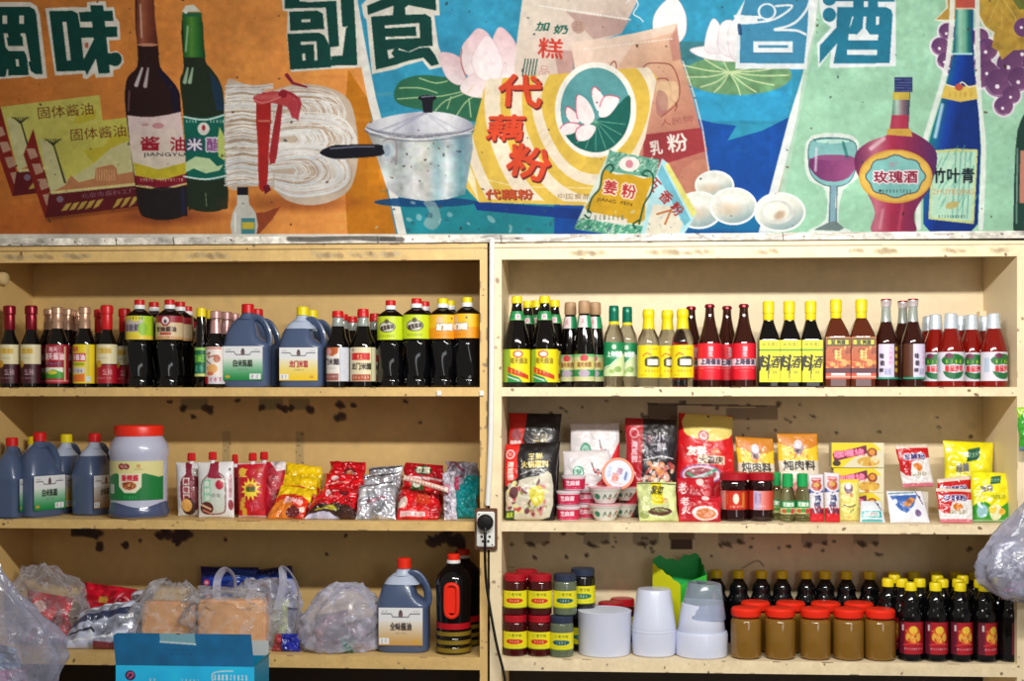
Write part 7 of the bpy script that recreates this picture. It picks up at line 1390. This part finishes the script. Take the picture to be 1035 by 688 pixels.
# slabs of beige food in clear bags
slabm = mat('beige_slab', (230, 172, 112), .55, bump=.6, bscale=40, var=.18)
def slab(px0, py0, px1, py1, Y, dep, label, seed):
    k = 1/S(px0, Y); a = P(px0, py1, Y); b = P(px1, py0, Y); bm = bmesh.new()
    bmesh.ops.create_cube(bm, size=1); bmesh.ops.scale(bm, vec=(b.x-a.x, dep, b.z-a.z), verts=bm.verts); bmesh.ops.bevel(bm, geom=bm.edges[:], offset=.008, segments=2, affect='EDGES'); bmesh.ops.subdivide_edges(bm, edges=bm.edges[:], cuts=4, use_grid_fill=True)
    for v in bm.verts: v.co += v.co.normalized()*(.013*noise.noise(v.co*22+Vector((0, seed, 0)))+.006)*noise.noise(v.co*60+Vector((seed, 0, 0)))
    me = bpy.data.meshes.new('food_slab'); bm.to_mesh(me); bm.free(); h = b.z-a.z
    for v in me.vertices: v.co.z += h/2
    o = link('food_slab', me, slabm, None, 50); o.location = ((a.x+b.x)/2, Y+dep/2, SH[3]+.002); tag(o, label, 'food'); return o
slab(143, 613, 196, 658, .09, .05, 'beige block of food inside the left clear bag behind the blue box', 1)
slab(199, 610, 268, 658, .075, .07, 'larger beige block of food in clear bag, right part', 2)
sack('clear_bag', [(166, 658, 32), (166, 640, 36), (168, 620, 34), (172, 600, 26), (178, 588, 12)], .115, film, 'clear bag round the left beige block behind the blue box', seed=3, crump=.22, depth=.55)
r = empty('clear_bag')
sack('clear_bag', [(236, 658, 38), (236, 640, 44), (234, 618, 44), (230, 602, 36), (224, 596, 20)], .1, film, 'clear bag round the larger beige block, handles standing up', seed=4, crump=.2, depth=.6, root=r, part='bag_body')
loop(r, [(219, 606), (220, 585), (228, 575), (237, 584), (237, 606)], .1, filmw, 4.5, 'bag_handle', .2)
# blue packs and the bag with handles
def bl1(c, W, H): c.rect(0, 0, W, H, (20, 50, 150)); c.noise(.12, 8); c.rect(0, 0, W, 6, (14, 30, 100)); [c.ell(x, y, 3.4, 3.2, (214, 60, 90)) for x, y in ((9, 16), (11, 30))]; [c.ell(x, y, 1.8, 1.6, (230, 190, 210)) for x, y in ((9, 16), (11, 30))]; c.poly([(W*.35, 0), (W, 4), (W, 12), (W*.4, 14)], (30, 70, 160))
bag('tissue_pack', [(202, 572), (262, 573), (262, 640), (204, 640)], .275, .3, 3, art(60, 70, WHT, bl1), 'dark blue pack with small red dots standing at the back', 'pack', 13, 54, .4, foilm, (14, 40, 130))
bag('tissue_pack', [(255, 576), (297, 571), (303, 640), (262, 640)], .275, .3, 3, art(42, 68, WHT, lambda c, W, H: (c.rect(0, 0, W, H, (26, 70, 170)), c.noise(.2, 9), c.rect(0, 0, W, 5, (10, 20, 90)))), 'plain blue pack leaning at the back beside the dotted blue one', 'pack', 12, 55, .7, foilm, (14, 50, 150))
r = empty('carrier_bag')
sack('carrier_bag', [(276, 656, 26), (276, 640, 30), (272, 616, 32), (268, 596, 28), (268, 586, 18)], .18, filmw, 'translucent carrier bag with tall pointed handles beside the beige blocks', seed=5, crump=.25, depth=.5, root=r, part='bag_body')
loop(r, [(250, 612), (256, 596), (264, 590), (272, 596), (272, 618)], .1, filmw, 4.5, 'bag_handle', .2)
loop(r, [(280, 616), (286, 590), (286, 573), (296, 582), (302, 600), (300, 634), (294, 650)], .11, filmw, 4.5, 'bag_handle', .2)
bag('snack_packet', [(266, 606), (292, 606), (288, 645), (268, 645)], .17, .2, 3, art(24, 40, WHT, lambda c, W, H: (c.rect(0, 0, W, H, (190, 206, 110)), c.noise(.2, 6))), 'pale yellow green packet inside the handled carrier bag', thick=5, seed=56, crump=.5, back=(180, 190, 110))
bag('snack_packet', [(278, 640), (300, 640), (304, 652), (275, 654)], .05, .07, 3, art(26, 12, WHT, lambda c, W, H: (c.rect(0, 0, W, H, (24, 40, 160)), c.rect(0, 0, 9, H, (190, 60, 70)), c.noise(.2, 5))), 'small blue and red packet on the board edge by the carrier bag', thick=6, seed=57, crump=.6, back=(24, 40, 140))
r = empty('carrier_bag')
sack('carrier_bag', [(344, 657, 34), (344, 648, 42), (344, 630, 42), (348, 612, 34), (352, 598, 24), (354, 591, 12)], .12, filmw, 'knotted translucent carrier bag sitting beside the slate jug', seed=6, crump=.15, depth=.8, root=r, part='bag_body')
loop(r, [(335, 610, -.03), (342, 595, -.03), (354, 592, -.02), (368, 600, -.02), (376, 614, -.02)], .11, filmw, 4, 'bag_handle', .3); pass
for cor, col, l, s_ in (([(318, 622), (350, 616), (352, 652), (316, 652)], (110, 60, 60), 'dark reddish packet inside the knotted carrier bag', 58), ([(350, 630), (376, 624), (378, 652), (352, 653)], (90, 44, 70), 'dark plum packet inside the knotted carrier bag, right side', 59), ([(344, 644), (358, 643), (358, 654), (345, 655)], (40, 150, 130), 'small teal item at the bottom of the knotted carrier bag', 60)):
    bag('wrapped_food', cor, .1 if s_ < 60 else .045, .14 if s_ < 60 else .05, 3, art(cor[1][0]-cor[0][0], 34 if s_ < 60 else 10, WHT, lambda c, W, H: (c.rect(0, 0, W, H, col), c.noise(.35, 6))), l, 'packet', 7, s_, .7, foilm, col)
# ------------------------------------------------------------------ foreground: blue carton on a small table, hanging bags
YB = -.4; kx = 1/S(187, YB); a = P(117, 672, YB); b = P(257, 672, YB); zt = a.z; Wb = b.x-a.x; hb = .27; db = .16
root = empty('carton', ((a.x+b.x)/2, YB, zt-hb)); tag(root, 'bright blue open carton with flap up, in front of the left unit', 'box')
cy = cmat('cyan_card', .4, coat=.2); c = Cv(0, 0, 140, 104, 1.5, (40, 196, 255))
c.ell(15, 11, 5.2, 5.2, (40, 40, 96)); c.line([(12, 12), (14, 8), (18, 9), (17, 12), (14, 14)], 1.4, (226, 90, 120), sm=3); c.line([(98, 16), (98, 8), (106, 5.5), (118, 5)], 1.3, (206, 232, 240), sm=4); c.tiny(99, 9, 134, 15, (230, 240, 246), n=9, a=.95); c.tiny(34, 14, 42, 18, (206, 232, 240)); c.tiny(66, 14, 86, 18, (206, 232, 240)); c.noise(.02, 20); c.rect(96, 22, 136, 24, (206, 232, 240)); c.rect(10, 40, 60, 90, (40, 170, 220))
W2 = Wb/2; flatlab('front_panel', c, cy, root, -W2, W2, 0, hb, 0)
sidem = mat('cyan_side', (20, 130, 170), .45); inm = mat('grey_card_inside', (190, 196, 196), .7)
def pan(nm, V, m): link(nm, mesh(nm, V, [tuple(range(len(V)))]) , m, root, None)
joinb = lambda nm, bx, m: joinbox(nm, bx, m, root)
joinb('side_panel', [((W2-.002, .001, 0), (W2, db, hb))], sidem); joinb('side_panel', [((-W2, .001, 0), (-W2+.002, db, hb))], sidem); joinb('back_panel', [((-W2, db, 0), (W2, db+.002, hb))], sidem); joinb('bottom_panel', [((-W2, 0, -.002), (W2, db, 0))], sidem)
fh = (672-641)*kx*1.03
c = Cv(0, 0, 142, 32, 1.5, (8, 100, 152)); c.noise(.04, 16); c.poly([(48, 0), (84, 0), (84, 10), (48, 8)], (130, 170, 180), .85); c.line([(48, 8.5), (84, 10.5)], 1.6, (190, 206, 210)); c.ell(67, .5, 2, 1, (30, 40, 50)); c.tiny(60, 15, 84, 17.5, (4, 60, 96), a=.6); c.tiny(58, 19, 80, 21.5, (4, 60, 96), a=.6)  # flap tinted darker than the front: shade from its tilt put into the colour
im = c.out(); h, w = im.shape[:2]; u = np.linspace(0, 1, w)[None]; v = np.linspace(0, 1, h)[:, None]
X = (-W2+Wb*u)-.012*(1-v)*np.ones_like(u); Z = hb+fh*(1-v)*np.ones_like(u); Yg = .012*(1-v)*np.ones_like(u)+.0*u
Z = Z-np.where(u < .03, (1-v)*(.03-u)*.25, 0)
link('raised_flap', gridmesh('raised_flap', np.stack([X, Yg, Z], -1), im), cy, root, None)
joinb('rear_flap', [((-W2+.004, db, hb), (W2-.001, db+.002, hb+.042))], inm)
V = [(W2, .0, hb), (W2, db, hb), (W2+.008, db*.95, hb+.012), (W2+.004, .04, hb+.008)]; V = V+[(x-.0015, y, z) for x, y, z in V]
link('side_flap', mesh('side_flap', V, [(0, 1, 2, 3), (7, 6, 5, 4), (0, 3, 7, 4), (3, 2, 6, 7), (2, 1, 5, 6)]), mat('teal_flap', (20, 140, 150), .45), root, None)
root2 = empty('side_table', (root.location.x, YB+.05, 0)); tag(root2, 'small plain wooden table carrying the blue carton', 'table'); th_ = root.location.z-.0025; dm = mat('table_wood', (110, 80, 50), .6)
box('table_top', (-.3, -.12, th_-.025), (.3, .16, th_), dm, root2)
for sx in (-.27, .24):
    for sy in (-.1, .11): box('leg', (sx, sy, 0), (sx+.03, sy+.03, th_-.0252), dm, root2)
# hanging bag, left edge
r = empty('hanging_bag')
sack('hanging_bag', [(-12, 800, 10), (-12, 770, 44), (-10, 730, 56), (-6, 690, 60), (-2, 660, 64), (-8, 636, 62), (-20, 610, 44), (-28, 580, 32), (-34, 545, 22), (-42, 500, 12), (-46, 470, 5)], -.3, filmg, 'large milky plastic bag hanging in the left foreground', seed=7, crump=.16, fold=.1, row=None, depth=.5, root=r, part='bag_body')
loop(r, [(-46, 474), (-50, 430), (-50, 380), (-44, 430), (-42, 476)], -.3, filmw, 4, 'bag_handle', .4)
bag('wrapped_food', [(-40, 640), (14, 655), (40, 720), (-40, 720)], -.3, -.3, 0, art(60, 70, WHT, lambda c, W, H: (c.rect(0, 0, W, H, (120, 140, 176)), c.noise(.35, 9), c.poly([(W*.45, H*.4), (W, H*.3), (W, H), (W*.4, H)], (206, 150, 190)), c.noise(.2, 6))), 'blue and pink wrapped goods inside the left foreground bag', 'packet', 10, 61, .8, foilm, (130, 130, 160))
# hanging bag, right edge
r = empty('hanging_bag')
sack('hanging_bag', [(1036, 606, 12), (1036, 600, 30), (1036, 582, 44), (1038, 560, 42), (1048, 536, 34), (1058, 512, 24), (1068, 490, 14), (1074, 474, 5)], -.1, filmg, 'knotted plastic bag hanging at the right edge over the bottom shelf', seed=8, crump=.14, fold=.12, row=None, depth=.8, root=r, part='bag_body')
loop(r, [(1073, 478), (1076, 430), (1076, 380), (1080, 430), (1077, 478)], -.1, filmw, 3, 'bag_handle', .4)
bag('wrapped_food', [(1000, 552), (1030, 545), (1034, 590), (1004, 582)], -.12, -.12, 0, art(34, 38, WHT, lambda c, W, H: (c.rect(0, 0, W, H, (190, 190, 206)), c.noise(.3, 7))), 'white crumpled wrap inside the right hanging bag, left part', 'packet', 7, 62, 1., foilm, (190, 190, 200))
bag('wrapped_food', [(1012, 576), (1056, 560), (1060, 598), (1016, 598)], -.08, -.08, 0, art(44, 30, WHT, lambda c, W, H: (c.rect(0, 0, W, H, (176, 110, 150)), c.noise(.4, 7))), 'pink purple wrap inside the right hanging bag, lower part', 'packet', 7, 63, 1., foilm, (170, 110, 150))
bag('green_snack_bag', [(1028, 412), (1064, 410), (1066, 458), (1030, 456)], -.06, -.06, 0, art(38, 46, WHT, lambda c, W, H: (c.rect(0, 0, W, H, (150, 200, 40)), c.poly([(0, 12), (10, 8), (14, 30), (4, 44), (0, 40)], (60, 160, 50), sm=2), c.rect(0, H-5, W, H, (110, 140, 150)))), 'lime green bag hanging at the right edge above the knotted bag', 'bag', 8, 64, .4, foilm, (150, 190, 60))

for x in (444, 487):
    q = P(x, 397, 0); o = box('price_clip', (-.007, -.006, -.009), (.007, 0, .007), pc, None, .002); o.location = (q.x, -.0022, q.z); tag(o, 'tiny white clip stuck on the top shelf edge, %s' % ('below the orange labelled bottles' if x == 444 else 'on the post corner'), 'clip')
# ------------------------------------------------------------------ camera, light, world
cam = bpy.data.cameras.new('camera'); co = bpy.data.objects.new('camera', cam); C.objects.link(co)
cam.sensor_width = 36; cam.lens = F/1035*36; cam.shift_y = (HZ-344)/1035; cam.clip_start = .05; cam.clip_end = 50
co.location = (0, -DIST, EYE); co.rotation_euler = (PI/2, 0, YAW)
bpy.context.scene.camera = co
def area(name, loc, sx, sy, power, col, target):
    l = bpy.data.lights.new(name, 'AREA'); l.shape = 'RECTANGLE'; l.size = sx; l.size_y = sy; l.energy = power; l.color = col
    o = bpy.data.objects.new(name, l); C.objects.link(o); o.location = loc
    o.rotation_euler = (Vector(target)-Vector(loc)).to_track_quat('-Z', 'Y').to_euler(); return o
area('tube_lamp_light', (.38, -1.89, 2.365), 1.9, .07, 66, (1, .975, .93), (.38, .1, 1.5))
area('added_fill_light', (1.7, -4.8, 2.0), 1.0, 1.5, 16, (.93, .97, 1), (.2, 0, 1.4))  # added soft fill with no seen source, for streak highlights on the bottles
w = bpy.data.worlds.new('world'); bpy.context.scene.world = w; w.use_nodes = True
w.node_tree.nodes['Background'].inputs[0].default_value = (1, .90, .74, 1); w.node_tree.nodes['Background'].inputs[1].default_value = .24
vs = bpy.context.scene.view_settings; vs.view_transform = 'Standard'; vs.look = 'None'; vs.gamma = 1; vs.use_curve_mapping = False; vs.exposure = 0
